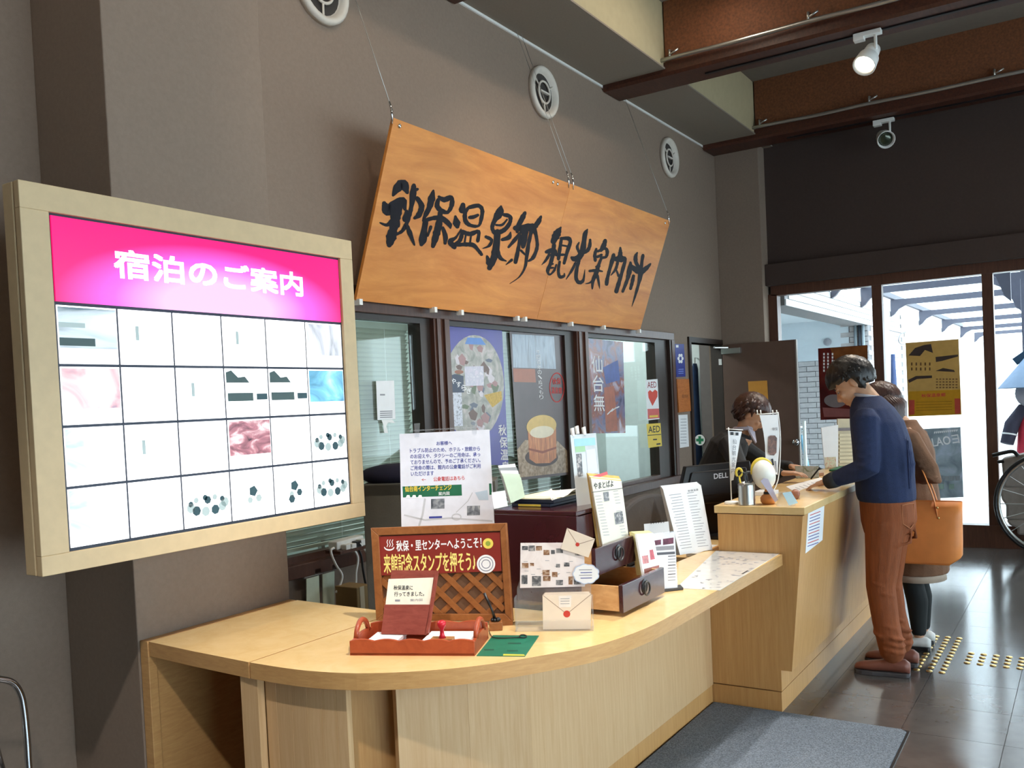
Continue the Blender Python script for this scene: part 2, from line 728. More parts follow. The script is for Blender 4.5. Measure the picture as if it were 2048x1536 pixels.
# ================================================================== ceiling with coffers
b = MB()
b.box((-3.1, -4.6, 4.5), (9.35, YW + 0.1, 4.6), M_ceil)
struct(b.build('ceiling'))
b = MB()
b.box((-3, SOF, 4.004), (XG, YW, 4.5), M_cream)
b.box((-3, SOF - 0.012, 3.992), (XG, YW, 4.004), M_soffit)
struct(b.build('ceiling_strip'))
b = MB()
b.box((-3, YW - 0.012, 3.975), (XG, YW, 3.992), M_white)  # gap trim, its white stands in for daylight reflected along it
struct(b.build('trim_1'))
BEAMS = (-0.35, 1.92, 4.205, 6.475, 8.65)
for k, x0 in enumerate(BEAMS):
    t = bpy.data.objects.new('trim_beam', None)
    COL.objects.link(t)
    t.location = (x0 + 0.16, SOF, 3.945)
    struct(t)
    b = MB()
    prof = [(x0, 4.04), (x0, 3.965), (x0 + 0.02, 3.945), (x0 + 0.30, 3.945), (x0 + 0.32, 3.965), (x0 + 0.32, 4.04)]
    b.prism([(x, YW - 0.013, z) for x, z in prof], (0, -7.6, 0), M_beam)
    b.build('beam', t)
    b = MB()
    b.box((x0 + 0.01, SOF - 0.013, 4.04), (x0 + 0.31, -4.4, 4.499), M_web)
    b.build('beam_panel', t)
    b = MB()
    b.box((x0 + 0.145, 2.4, 3.935), (x0 + 0.175, -4.3, 3.945), M_black)
    b.build('lamp_track', t)

# pipes along two beams
for k, (x0, ys) in enumerate(((6.475, (2.6, 1.58, 0.56, -0.46)), (8.65, (2.6, 1.61, 0.62, -0.4)))):
    t = thing('hanging_rail', (x0 - 0.03, 0.5, 4.02), ['pale metal hanging rail on the beam above the board', 'pale metal hanging rail on the beam by the end wall'][k], 'rail')
    b = MB()
    pts = []
    for q in range(29):
        y = 2.68 - q * 0.15
        seg = [yy for yy in ys]
        sag = 0.0
        pts.append((x0 - 0.045, y, 4.045 - 0.006 * math.sin((2.6 - y) / 1.02 * math.pi) ** 2))
    b.tube(pts, 0.016, M_steel, 10)
    b.build('pipe', t, smooth=True)
    for y in ys:
        b = MB()
        b.tube([(x0 + 0.012, y, 4.115), (x0 - 0.045, y, 4.105), (x0 - 0.045, y, 4.05)], 0.009, M_steel, 8)
        b.tube([(x0 + 0.012, y, 4.06), (x0 - 0.045, y, 4.045)], 0.008, M_steel, 8)
        b.tube([(x0 - 0.045, y, 4.07), (x0 - 0.045, y - 0.07, 4.10)], 0.008, M_steel, 8)
        b.build('bracket', t, smooth=True)


def spotlight(pos, aim, label, lit, col=WARM, size=1.25):
    p = V(pos)
    t = thing('track_spotlight', p, label, 'spotlight')
    b = MB()
    b.box((p.x - 0.03, p.y - 0.09, 3.905), (p.x + 0.03, p.y + 0.09, 3.935), M_white)
    b.box((p.x - 0.03, p.y + 0.02, 3.885), (p.x + 0.03, p.y + 0.09, 3.91), M_white)
    b.build('track_adapter', t, bevel=0.004)
    d = (V(aim) - p).normalized()
    b = MB()
    b.tube([(p.x, p.y - 0.05, 3.91), (p.x, p.y - 0.05, p.z + 0.05), p - d * 0.06], 0.011, M_white, 8)
    b.build('stem', t, smooth=True)
    b = MB()
    b.lathe([(0.02, -0.11), (0.05, -0.10), (0.056, -0.03), (0.052, -0.02), (0.07, 0.0), (0.078, 0.09), (0.072, 0.095), (0.062, 0.05), (0.02, 0.03)], p, M_white, 24, up=d)
    b.build('lamp_head', t, smooth=True)
    b = MB()
    lm = emit('lamp_glow', (255, 244, 220), 14) if lit else plain('dark_lens', (60, 66, 50), 0.1, 0.4)
    b.lathe([(0.062, 0.058), (0.04, 0.07), (0.01, 0.074)], p, lm, 20, up=d)
    b.build('lens', t, smooth=True)
    if lit:
        lo = lamp('spot_beam', 'SPOT', p + d * 0.13, lit, col, aim, spot_size=size, spot_blend=0.7, shadow_soft_size=0.05)
    return t


spotlight((6.6, 1.23, 3.76), (4.3, 1.95, 1.2), 'white spotlight switched on under the beam above the board', 110)
spotlight((8.81, 1.53, 3.77), (7.2, 0.9, 2.9), 'white spotlight with a dark lens near the end wall', 0)
spotlight((4.365, 1.5, 3.76), (4.9, 2.95, 2.5), 'white spotlight above the low curved counter', 36)
spotlight((2.08, 0.9, 3.76), (3.9, 2.95, 2.4), 'white spotlight over the end of the curved counter', 34)
spotlight((4.365, 1.15, 3.76), (3.5, 1.1, 0.6), 'white spotlight over the front edge of the curved counter', 260, NEUTRAL, 1.0)
spotlight((2.08, 0.6, 3.76), (2.35, 1.55, 0.65), 'white spotlight on the beam near the column', 330, NEUTRAL, 0.95)
spotlight((-0.19, 0.5, 3.76), (1.9, 1.9, 0.4), 'unseen white spotlight added on the beam nearest the side wall', 210, NEUTRAL, 0.7)  # unseen lamp added to light the counter's side-facing panel
spotlight((6.6, 0.1, 3.76), (5.2, 1.1, 0.7), 'white spotlight over the floor before the tall counter', 220, NEUTRAL, 0.95)

# tubes in the coffers
for i, (xx, yy_) in enumerate(((0.9, 2.1), (3.1, 2.1), (5.5, 2.1), (7.7, -1.0))):  # last tube is an unseen addition lighting the end beam panel
    t = thing('ceiling_light', (xx, yy_, 4.42), ['fluorescent tube lamp in the ceiling coffer nearest the side wall', 'fluorescent tube lamp in the ceiling coffer over the lit lodging board', 'fluorescent tube lamp in the ceiling coffer over the wooden board', 'unseen tube lamp added in the ceiling coffer by the glazed end wall'][i], 'ceiling light', 'tube lamps in the ceiling coffers')
    b = MB()
    b.box((xx - 0.78, yy_ - 0.05, 4.45), (xx + 0.78, yy_ + 0.05, 4.5), M_white)
    b.build('housing', t)
    b = MB()
    b.tube([(xx - 0.75, yy_, 4.43), (xx + 0.75, yy_, 4.43)], 0.016, emit('tube_glow', (255, 240, 215), 5), 8)
    b.build('tube', t, smooth=True)

# round vents on the long wall
M_vent = plain('vent_enamel', (214, 206, 194), 0.5, var=0.04)
for k, (vx, vz) in enumerate(((3.36, 3.63), (5.53, 3.685), (7.765, 3.687))):
    t = thing('air_vent', (vx, YW, vz - 0.18), ['round cream air vent above the hanging wires by the column', 'round cream air vent above the middle of the wooden board', 'round cream air vent beyond the end of the board'][k], 'vent')
    up = (0, -1, 0)
    b = MB()
    b.lathe([(0.18, 0), (0.18, 0.03), (0.165, 0.045), (0.145, 0.035), (0.135, 0.012), (0.13, 0.004)], (vx, YW, vz), M_vent, 32, up)
    b.build('ring', t, smooth=True)
    b = MB()
    b.lathe([(0.13, 0.001), (0.13, 0.006), (0.001, 0.006)], (vx, YW, vz), plain('vent_shade', (58, 52, 48), 0.8), 24, up)
    b.build('throat', t)
    b = MB()
    b.tube([(vx + 0.075 * math.cos(a), YW - 0.022, vz + 0.075 * math.sin(a)) for a in [q * math.pi / 12 for q in range(24)]], 0.008, M_vent, 6, closed=True)
    b.build('inner_ring', t, smooth=True)
    b = MB()
    b.box((vx - 0.06, YW - 0.03, vz - 0.006), (vx + 0.06, YW - 0.012, vz + 0.006), M_vent)
    b.build('handle_bar', t)
    for a in range(3):
        an = a * 2 * math.pi / 3 + 0.5
        b = MB()
        b.tube([(vx + 0.07 * math.cos(an), YW - 0.02, vz + 0.07 * math.sin(an)), (vx + 0.14 * math.cos(an), YW - 0.02, vz + 0.14 * math.sin(an))], 0.006, M_vent, 6)
        b.build('spoke', t)

# ================================================================== end wall glazing
b = MB()
b.box((9.08, -4.5, 2.585), (XG + 0.12, 2.75, 2.80), M_dark_wall)
struct(b.build('trim_2', bevel=0.006))
mull = [2.66, 1.755, 0.815, -0.125, -1.065, -2.0, -2.95, -3.9]
w1 = bpy.data.objects.new('window_1', None)
COL.objects.link(w1)
w1.location = (XG, 1.0, 0)
struct(w1)
b = MB()
b.box((XG - 0.04, -4.5, 2.485), (XG + 0.08, 2.72, 2.6), M_frame)
b.box((XG - 0.04, -4.5, 0.0), (XG + 0.08, 2.72, 0.205), M_frame)
b.box((XG - 0.04, 2.66, 0.2), (XG + 0.08, 2.75, 2.5), M_frame)
b.build('frame', w1)
for i, y in enumerate(mull[1:]):
    b = MB()
    b.box((XG - 0.03, y - 0.09, 0.2), (XG + 0.06, y, 2.49), M_frame)
    b.build('mullion', w1, bevel=0.003)
for i in range(len(mull) - 1):
    b = MB()
    b.box((XG + 0.01, mull[i + 1], 0.205), (XG + 0.018, mull[i] - (0.09 if i else 0), 2.485), M_glass)
    b.build('pane', w1)

# ================================================================== office partition windows in the long wall
w2 = bpy.data.objects.new('window_2', None)
COL.objects.link(w2)
w2.location = (5.1, YW, WZ0)
struct(w2)
b = MB()
b.box((WX0, YW - 0.035, 2.02), (WX1, YW + 0.1, 2.085), M_frame)
b.build('frame_head', w2, bevel=0.003)
b = MB()
b.box((WX0, YW - 0.06, 0.735), (WX1 + 0.02, YW + 0.1, 0.80), M_frame)
b.build('window_sill', w2, bevel=0.004)
b = MB()
b.box((7.56, YW - 0.03, 0.80), (7.66, YW + 0.1, 2.02), M_frame_dark)
b.box((7.60, YW - 0.036, 0.80), (7.665, YW - 0.03, 2.02), M_frame)
b.build('frame_jamb', w2)
for (x0, x1, dark) in ((4.03, 4.12, 1), (4.12, 4.25, 0), (5.70, 5.83, 1), (5.83, 5.98, 0), (7.30, 7.56, 1)):
    b = MB()
    b.box((x0, YW - (0.0 if dark else 0.03), 0.80), (x1, YW + 0.09, 2.02), M_frame_dark if dark else M_frame)
    if not dark:
        b.box((x0 + 0.02, YW - 0.04, 0.80), (x0 + 0.05, YW - 0.03, 2.02), M_steel if False else M_frame)
        b.box((x1 - 0.045, YW - 0.045, 0.80), (x1, YW - 0.03, 2.02), M_frame)
    b.build('sash_stile' if dark else 'mullion', w2)
for (x0, x1) in ((2.56, 4.03), (4.25, 5.70), (5.98, 7.30)):
    b = MB()
    b.box((x0, YW + 0.03, 0.80), (x1, YW + 0.036, 2.02), M_glass)
    b.build('pane', w2)
    b = MB()
    b.box((x0, YW + 0.0, 0.80), (x1, YW + 0.06, 0.83), M_frame)
    b.box((x0, YW + 0.0, 1.99), (x1, YW + 0.06, 2.02), M_frame_dark)
    b.build('sash_rail', w2)

# office room behind
M_office = plain('office_white_wall', (214, 222, 222), 0.8, var=0.03)
M_siding = plain('white_siding', (190, 206, 200), 0.6, var=0.03)
b = MB()
b.box((2.3, 5.5, 0), (9.35, 5.6, 2.7), M_office)
b.box((2.2, YW + 0.12, 0), (2.3, 5.6, 2.7), M_office)
b.box((9.35, YW, 0), (9.45, 5.6, 2.7), M_office)
struct(b.build('wall_office'))
b = MB()
b.box((2.2, YW + 0.12, 2.7), (9.45, 5.6, 2.78), M_office)
struct(b.build('ceiling_office'))
# horizontal boards on the office wall
siding = bpy.data.objects.new('wall_siding', None)
COL.objects.link(siding)
siding.location = (6, 5.48, 0)
struct(siding)
src = None
for k in range(26):
    z = 0.15 + k * 0.095
    if src is None:
        b = MB()
        b.prism([(2.31, 5.5, z), (2.31, 5.47, z), (2.31, 5.485, z + 0.092), (2.31, 5.5, z + 0.092)], (7.03, 0, 0), M_siding)
        src = b.build('siding_board', siding)
    else:
        copy_part(src, (src.matrix_basis.translation.x + 6, 5.485, z), siding)

# ================================================================== backlit lodging board
M_lbframe = plain('pale_beige_laminate', (214, 188, 146), 0.5, var=0.04, scale=30)
LBY = 2.5
lb = thing('backlit_sign', (2.06, LBY, 1.078), 'large backlit lodging board with magenta header and rows of photos', 'light box')
LP = Plane((2.0, LBY, 1.6), (0, -1, 0))
X0, X1, Z0, Z1 = 1.388, 2.732, 1.078, 2.195
xa, xb, za, zb = 1.472, 2.662, 1.135, 2.118
zh = 1.863
b = MB()
b.box((X0, LBY + 0.035, Z0), (X1, LBY + 0.085, Z1), M_lbframe)
b.build('case', lb, bevel=0.003)
b = MB()
for (p, q) in (((X0, Z0), (X1, za)), ((X0, zb), (X1, Z1)), ((X0, za), (xa, zb)), ((xb, za), (X1, zb))):
    b.box((p[0], LBY, p[1]), (q[0], LBY + 0.026, q[1]), M_lbframe)
b.build('door_frame', lb, bevel=0.002)
b = MB()
b.box((X0 + 0.01, LBY + 0.026, Z0 + 0.01), (X1 - 0.01, LBY + 0.035, Z1 - 0.01), M_black)
b.build('hinge_gap', lb)
b = MB()
b.box((1.9, LBY + 0.085, 1.3), (2.5, 2.78, 2.0), M_lbframe)
b.build('wall_mount', lb)
M_grid = plain('dark_divider', (34, 44, 60), 0.5)
b = MB()
b.box((xa, LBY + 0.012, za), (xb, LBY + 0.024, zb), M_grid)
b.build('divider_grid', lb)


def header_mat():
    m, nt, bs = base_mat('magenta_print_glow')
    tc = nt.nodes.new('ShaderNodeTexCoord')
    mp = nt.nodes.new('ShaderNodeMapping')
    mp.inputs['Location'].default_value = (0, 0, -0.12)
    mp.inputs['Scale'].default_value = (1.7, 1, 5.0)
    nt.links.new(tc.outputs['Object'], mp.inputs[0])
    g = nt.nodes.new('ShaderNodeVectorMath')
    g.operation = 'LENGTH'
    nt.links.new(mp.outputs[0], g.inputs[0])
    r = nt.nodes.new('ShaderNodeValToRGB')
    e = r.color_ramp.elements
    e[0].position = 0.38
    e[0].color = lin((255, 205, 252)) + (1,)  # pale centre: glow of the tubes behind, painted into the ramp
    e[1].position = 1.05
    e[1].color = lin((225, 10, 96)) + (1,)
    k = e.new(0.68)
    k.color = lin((250, 110, 238)) + (1,)
    nt.links.new(g.outputs['Value'], r.inputs[0])
    nt.links.new(r.outputs[0], bs.inputs['Emission Color'])
    bs.inputs['Base Color'].default_value = lin((200, 20, 110)) + (1,)
    bs.inputs['Emission Strength'].default_value = 1.15
    bs.inputs['Roughness'].default_value = 0.3
    return m


b = MB()
b.box((xa + 0.008, LBY + 0.006, zh), (xb - 0.008, LBY + 0.012, zb - 0.008), header_mat())
hd = b.build('header_panel', lb)
M_lw = emit('backlit_white', (255, 253, 255), 1.35)
b = MB()
b.text('宿泊のご案内', (1.67, LBY + 0.005, 1.948), (1, 0, 0), (0, 0, 1), 0.085, M_lw, 0.006, width=0.78)
b.build('header_lettering', hd)
lbp = {
    'sky': picture('backlit_sky_photo', [(90, 190, 220), (215, 240, 248), (252, 250, 250)], 3.0, emission=1.0, stretch=(1, 1, 3)),
    'faint': picture('backlit_overexposed_photo', [(236, 232, 230), (255, 255, 255), (255, 255, 255)], 8.0, emission=1.1),  # near white: overexposure by the backlight put into the print colours
    'dusk': picture('backlit_dusk_photo', [(48, 60, 110), (240, 190, 190), (250, 230, 225), (90, 90, 150)], 6.0, emission=0.75),
    'tree': picture('backlit_maple_photo', [(52, 22, 40), (170, 110, 120), (250, 240, 240)], 14.0, emission=0.7, stretch=(1, 1, 2)),
    'eaves': picture('backlit_eaves_photo', [(70, 90, 100), (190, 200, 205), (252, 252, 252)], 2.4, emission=0.9, stretch=(0.6, 1, 5)),
    'grey': picture('backlit_grey_photo', [(120, 126, 132), (205, 205, 212), (248, 248, 250)], 7.0, emission=0.85, stretch=(2, 1, 0.7)),
    'blue': picture('backlit_blue_photo', [(26, 86, 130), (120, 190, 215), (240, 245, 248)], 5.0, emission=0.8, stretch=(1, 1, 2)),
}
kinds = [['eaves', 'faint', 'faint', 'faint', 'faint', 'grey'],
         ['dusk', 'faint', 'faint', 'house', 'house', 'blue'],
         ['sky', 'faint', 'faint', 'tree', 'faint', 'ring'],
         ['sky', 'faint', 'ring', 'ball', 'ball2', 'ring']]
M_bead = emit('backlit_black_print', (40, 70, 78), 0.45)
M_bead2 = emit('backlit_grey_print', (150, 165, 165), 0.8)
M_hedge = emit('backlit_hedge_print', (60, 80, 80), 0.55)
cw, rh = (xb - xa - 0.012) / 6, (zh - 0.006 - za - 0.006) / 4
for r in range(4):
    for c in range(6):
        x0, z1 = xa + 0.006 + c * cw, zh - 0.006 - r * rh
        b = MB()
        b.box((x0 + 0.0042, LBY + 0.008, z1 - rh + 0.0042), (x0 + cw - 0.0042, LBY + 0.012, z1 - 0.0042), M_lw)
        pn = b.build('photo_panel', lb)
        k = kinds[r][c]
        y = LBY + 0.0076
        b = MB()

        def q4(ax, az, bx, bz, m, yy=y):
            b.poly([(x0 + ax * cw, yy, z1 - bz * rh), (x0 + bx * cw, yy, z1 - bz * rh), (x0 + bx * cw, yy, z1 - az * rh), (x0 + ax * cw, yy, z1 - az * rh)], m)

        def dot(u, w, rad, m, n=7, sq=1.0):
            b.poly([(x0 + u * cw + rad * math.cos(2 * math.pi * i / n), y - 0.0003, z1 - w * rh + rad * sq * math.sin(2 * math.pi * i / n)) for i in range(n)], m)
        if k in lbp:
            q4(0.03, 0.05, 0.97, 0.72, lbp[k])
            if k == 'eaves':
                q4(0.03, 0.55, 0.6, 0.68, M_hedge, y - 0.0003)
                q4(0.03, 0.30, 0.45, 0.38, M_bead2, y - 0.0003)
            if k == 'faint' and (r + c) % 2:
                q4(0.3, 0.30, 0.36, 0.55, M_bead2, y - 0.0003)
        elif k == 'house':
            q4(0.03, 0.05, 0.97, 0.72, lbp['faint'])
            b.poly([(x0 + u * cw, y - 0.0003, z1 - w * rh) for u, w in ((0.03, 0.3), (0.55, 0.3), (0.45, 0.18), (0.3, 0.2), (0.15, 0.06), (0.03, 0.1))][::-1], M_hedge)
            q4(0.05, 0.5, 0.62, 0.66, M_hedge, y - 0.0003)
            q4(0.7, 0.52, 0.95, 0.64, M_bead, y - 0.0003)
        elif k == 'ring':
            for i in range(11):
                an = 2 * math.pi * i / 11
                dot(0.5 + 0.36 * math.cos(an), 0.58 - 0.13 * math.sin(an), 0.010 if math.sin(an) > 0 else 0.017, M_bead if i % 2 else M_bead2)
            dot(0.5, 0.5, 0.014, M_bead)
        else:
            dot(0.5, 0.45, 0.02, M_bead, 5)
            dot(0.42, 0.62, 0.012, M_bead2, 6)
            dot(0.62, 0.6, 0.014, M_bead if k == 'ball2' else M_bead2, 6)
            if k == 'ball2':
                dot(0.42, 0.72, 0.016, M_bead, 6)
        b.build('photo_print', pn)

# ================================================================== hanging wooden board
M_board = wood('varnished_plywood', (200, 118, 44), (232, 154, 72), (0.5, 3.0, 3.0), 0.5, 3.0, 0.02, coat=0.0)
M_board2 = plain('plywood_edge', (120, 64, 26), 0.6)
bb = V((3.421, 3.12, 2.068))
bt = V((3.421, 2.813, 2.921))
BP = Plane(bb, (bt - bb).cross(V((1, 0, 0))), bt - bb)
board = thing('hanging_sign_board', (5.1, 3.12, 2.06), 'long varnished plywood board with black brush lettering over the windows', 'sign')
xl, xs, xr = 3.421, 5.19, 6.83
updir = (bt - bb)
bn = BP.n
for (p, q) in ((xl, xs - 0.001), (xs + 0.001, xr)):
    b = MB()
    o = V((p, bb.y, bb.z))
    b.prism([o, o + V((q - p, 0, 0)), o + V((q - p, 0, 0)) + updir, o + updir], -bn * 0.018, M_board)
    b.build('board_panel', board, bevel=0.0015)


def zoomA(x, y):
    return 740 + x * 0.18878, 350 + y * 0.18878


def zoomB(x, y):
    return 1060 + x * 0.1416, 430 + y * 0.1416


M_brush = plain('brush_black', (22, 21, 30), 0.6, var=0.15, spec=0.2)


def brush(b, pts, zf, e):
    """one brush stroke: centre line points with widths"""
    out = []
    for i in range(len(pts) - 1):
        p0, p1, p2, p3 = pts[max(i - 1, 0)], pts[i], pts[i + 1], pts[min(i + 2, len(pts) - 1)]
        for k in range(5):
            t = k / 5
            out.append([0.5 * (2 * p1[j] + (p2[j] - p0[j]) * t + (2 * p0[j] - 5 * p1[j] + 4 * p2[j] - p3[j]) * t * t + (3 * p1[j] - p0[j] - 3 * p2[j] + p3[j]) * t ** 3) for j in range(3)])
    out.append(list(pts[-1]))
    vs, fs = [], []
    n = len(out)
    for i, (x, y, w) in enumerate(out):
        a, c = out[max(i - 1, 0)], out[min(i + 1, n - 1)]
        dx, dy = c[0] - a[0], c[1] - a[1]
        l = math.hypot(dx, dy) or 1
        ww = max(w, 4) * (0.5 + 0.05 * math.sin(i * 2.7 + x))
        vs.append(BP.px(*zf(x - dy / l * ww, y + dx / l * ww), e))
        vs.append(BP.px(*zf(x + dy / l * ww, y - dx / l * ww), e))
    for i in range(n - 1):
        fs.append((2 * i, 2 * i + 1, 2 * i + 3, 2 * i + 2))
    b.add(vs, fs, M_brush)
    for (x, y, w) in (out[0], out[-1]):
        r = max(w, 4) * 0.48
        b.poly([BP.px(*zf(x + r * math.cos(2 * math.pi * k / 9), y + r * math.sin(2 * math.pi * k / 9)), e + 0.00005) for k in range(9)], M_brush)


CH_A = {
    'aki': [[(245, 215, 30), (290, 140, 90), (350, 100, 110), (395, 185, 40)], [(150, 300, 50), (190, 370, 120), (270, 330, 120), (345, 280, 90), (370, 360, 40)],
            [(300, 330, 100), (270, 450, 110), (250, 560, 90), (225, 660, 110), (205, 740, 60)], [(230, 480, 40), (180, 530, 40), (105, 505, 14)], [(290, 430, 50), (300, 540, 40)],
            [(465, 110, 45), (458, 180, 70), (445, 300, 50), (420, 420, 44), (385, 520, 45), (340, 595, 38), (280, 628, 30)], [(475, 160, 40), (505, 150, 30)],
            [(500, 245, 46), (548, 330, 60), (520, 420, 62), (475, 455, 36)], [(388, 385, 40), (372, 470, 62)], [(395, 540, 40), (432, 640, 50), (472, 742, 18)]],
    'ho': [[(672, 165, 24), (655, 240, 75), (630, 340, 62), (590, 420, 48), (560, 485, 22)], [(590, 490, 60), (575, 580, 72), (560, 680, 84), (545, 735, 46)],
           [(730, 230, 30), (785, 262, 58), (862, 240, 48), (866, 320, 48), (822, 395, 40), (755, 375, 50), (712, 330, 52), (722, 262, 40)],
           [(588, 480, 38), (680, 455, 46), (762, 460, 62), (838, 520, 56), (852, 560, 24)], [(745, 400, 58), (730, 520, 72), (700, 640, 76), (668, 755, 44)], [(645, 550, 36), (612, 645, 24)],
           [(772, 560, 36), (800, 650, 50), (796, 722, 36)]],
    'on': [[(985, 318, 56), (975, 375, 70)], [(905, 440, 30), (918, 510, 80), (925, 545, 50)], [(965, 575, 16), (912, 660, 28), (850, 705, 60), (895, 765, 50)],
           [(1055, 342, 44), (1150, 325, 42), (1190, 372, 44), (1180, 460, 40), (1150, 538, 30), (1062, 532, 42), (1012, 485, 52), (1008, 402, 44), (1040, 350, 36)], [(1055, 450, 36), (1098, 445, 44), (1142, 425, 34)],
           [(975, 600, 44), (1060, 625, 50), (1150, 600, 40), (1142, 700, 36)], [(980, 600, 46), (955, 690, 44), (900, 738, 36), (1000, 735, 44), (1092, 742, 46), (1150, 800, 40), (1182, 842, 36)],
           [(1015, 640, 22), (1002, 722, 22)], [(1072, 640, 22), (1060, 722, 22)]],
    'sen': [[(1388, 335, 30), (1372, 400, 92), (1322, 480, 56), (1295, 560, 40), (1332, 612, 50), (1422, 582, 50), (1482, 505, 44), (1482, 440, 44), (1422, 422, 40)], [(1335, 530, 22), (1400, 528, 28), (1452, 472, 20)],
            [(1350, 600, 60), (1342, 720, 82), (1322, 850, 82), (1266, 985, 56)], [(1240, 860, 24), (1262, 930, 70)], [(1230, 655, 36), (1288, 690, 36), (1262, 750, 30), (1195, 778, 10)],
            [(1490, 605, 12), (1472, 660, 50), (1402, 685, 36)], [(1352, 800, 40), (1382, 880, 40), (1445, 912, 12)]],
    'gou': [[(1642, 400, 36), (1612, 460, 60), (1572, 540, 50), (1560, 600, 36)], [(1540, 562, 56), (1620, 562, 72), (1700, 552, 82), (1762, 542, 46)],
            [(1812, 440, 26), (1782, 500, 58), (1742, 562, 50), (1762, 650, 40), (1772, 760, 36), (1732, 870, 40), (1680, 912, 20)], [(1600, 602, 28), (1540, 680, 40), (1468, 764, 26)],
            [(1592, 640, 28), (1572, 780, 40), (1542, 922, 46)], [(1642, 600, 76), (1632, 680, 72), (1622, 760, 44)], [(1600, 800, 26), (1642, 842, 20)],
            [(1712, 590, 40), (1682, 720, 40), (1662, 860, 40), (1642, 980, 28), (1582, 1080, 14), (1480, 1152, 5)], [(1502, 900, 32), (1440, 952, 8)]],
}
CH_B = {
    'kan': [[(436, 175, 26), (384, 260, 110), (330, 372, 88)], [(230, 522, 50), (330, 502, 72), (372, 562, 50)], [(272, 560, 46), (222, 642, 38), (165, 704, 8)],
            [(340, 420, 56), (322, 560, 60), (292, 680, 56), (250, 790, 50), (280, 842, 26), (342, 782, 36), (372, 702, 26)], [(280, 702, 26), (325, 690, 26)], [(255, 750, 26), (330, 745, 26)],
            [(440, 332, 46), (540, 332, 60), (570, 382, 50), (532, 502, 50), (482, 682, 42)], [(442, 352, 40), (422, 482, 50), (402, 622, 46)], [(432, 425, 30), (532, 442, 28)], [(432, 562, 40), (495, 560, 28)],
            [(420, 662, 40), (402, 782, 40), (422, 872, 50), (480, 862, 40), (487, 822, 12)]],
    'kou': [[(812, 202, 20), (778, 272, 72), (762, 382, 72), (742, 502, 82), (692, 602, 88)], [(692, 390, 24), (667, 452, 40), (692, 522, 40)], [(850, 350, 36), (842, 442, 50), (802, 512, 50), (722, 542, 46)],
            [(590, 602, 44), (642, 622, 82), (732, 572, 56)], [(642, 682, 40), (592, 782, 36), (510, 908, 12)], [(692, 642, 50), (662, 762, 50), (652, 892, 50), (692, 952, 60), (752, 922, 40), (776, 770, 6)]],
    'an': [[(1062, 362, 56), (1042, 432, 72), (1002, 502, 46)], [(936, 480, 36), (916, 562, 50), (922, 642, 46)], [(960, 512, 40), (1062, 472, 40), (1092, 522, 50), (1072, 592, 40), (1002, 602, 36)], [(952, 592, 40), (1012, 562, 36)],
           [(1012, 602, 40), (972, 702, 50), (942, 802, 60), (892, 922, 50), (880, 1042, 22)], [(842, 792, 36), (932, 782, 40), (1022, 796, 22)], [(922, 882, 40), (852, 952, 30), (786, 972, 12)], [(952, 852, 40), (972, 952, 36), (986, 1042, 6)], [(986, 722, 26), (932, 732, 26)]],
    'nai': [[(1276, 462, 30), (1276, 532, 60), (1272, 602, 80)], [(1182, 562, 50), (1162, 642, 60), (1122, 782, 50), (1092, 902, 50), (1082, 975, 56)],
            [(1192, 622, 56), (1282, 622, 90), (1346, 622, 46), (1312, 762, 50), (1272, 902, 56), (1220, 1078, 66)], [(1242, 652, 40), (1212, 762, 40), (1142, 852, 12)], [(1222, 782, 26), (1252, 862, 36)]],
    'sho': [[(1516, 530, 20), (1492, 592, 60), (1502, 682, 50), (1562, 762, 56)], [(1596, 570, 46), (1582, 652, 46), (1572, 742, 46)], [(1702, 690, 26), (1652, 742, 60), (1582, 792, 90), (1512, 782, 90), (1432, 722, 56), (1420, 672, 36)],
            [(1412, 702, 40), (1402, 802, 70), (1372, 922, 50), (1310, 1080, 42)], [(1462, 862, 50), (1442, 962, 50), (1420, 1042, 42)], [(1562, 832, 80), (1542, 942, 50), (1492, 1122, 36), (1440, 1292, 8)]],
}
for table, zf in ((CH_A, zoomA), (CH_B, zoomB)):
    for nm, strokes in table.items():
        b = MB()
        for q, st in enumerate(strokes):
            brush(b, st, zf, 0.0008 + q * 0.00012)
        b.build('brush_character', board)
for (cx_, cy_) in ((716, 606), (866, 622), (919, 630), (1032, 640), (1047, 642), (1140, 652), (1205, 659), (1276, 667)):
    b = MB()
    p = BP.px(cx_, cy_ - 6, 0.0)
    p.z = 2.068
    p.y = 3.12
    b.box((p.x - 0.012, 3.098, 2.045), (p.x + 0.012, 3.135, 2.075), M_white)
    b.build('clip', board)
for (x, y) in ((799, 252), (1106, 364), (1115, 368), (1330, 446)):
    b = MB()
    b.lathe([(0.012, 0), (0.010, 0.004), (0.004, 0.006)], BP.px(x, y, 0.0005), M_chrome, 10, up=BP.n)
    b.build('screw_head', board, smooth=True)
for (x, dx) in ((xl - 0.012, -0.05), (xs - 0.03, 0), (xs + 0.03, 0), (xr - 0.03, 0)):
    b = MB()
    top = V((x, 2.815, 2.93))
    b.tube([top + V((0, 0, -0.04)), top + V((0, 0, 0.03)), top + V((0, 0.012, 0.07))], [0.003, 0.007, 0.004], M_chrome, 8)
    b.tube([top + V((0, 0.012, 0.07)), V((x, 3.16, 3.99))], 0.0016, M_steel, 5)
    b.build('hanging_wire', board, smooth=True)
wm = MB()
wm.box((3.42, 3.135, 2.075), (6.83, 3.165, 2.15), M_frame_dark)
wm.build('back_batten', board)

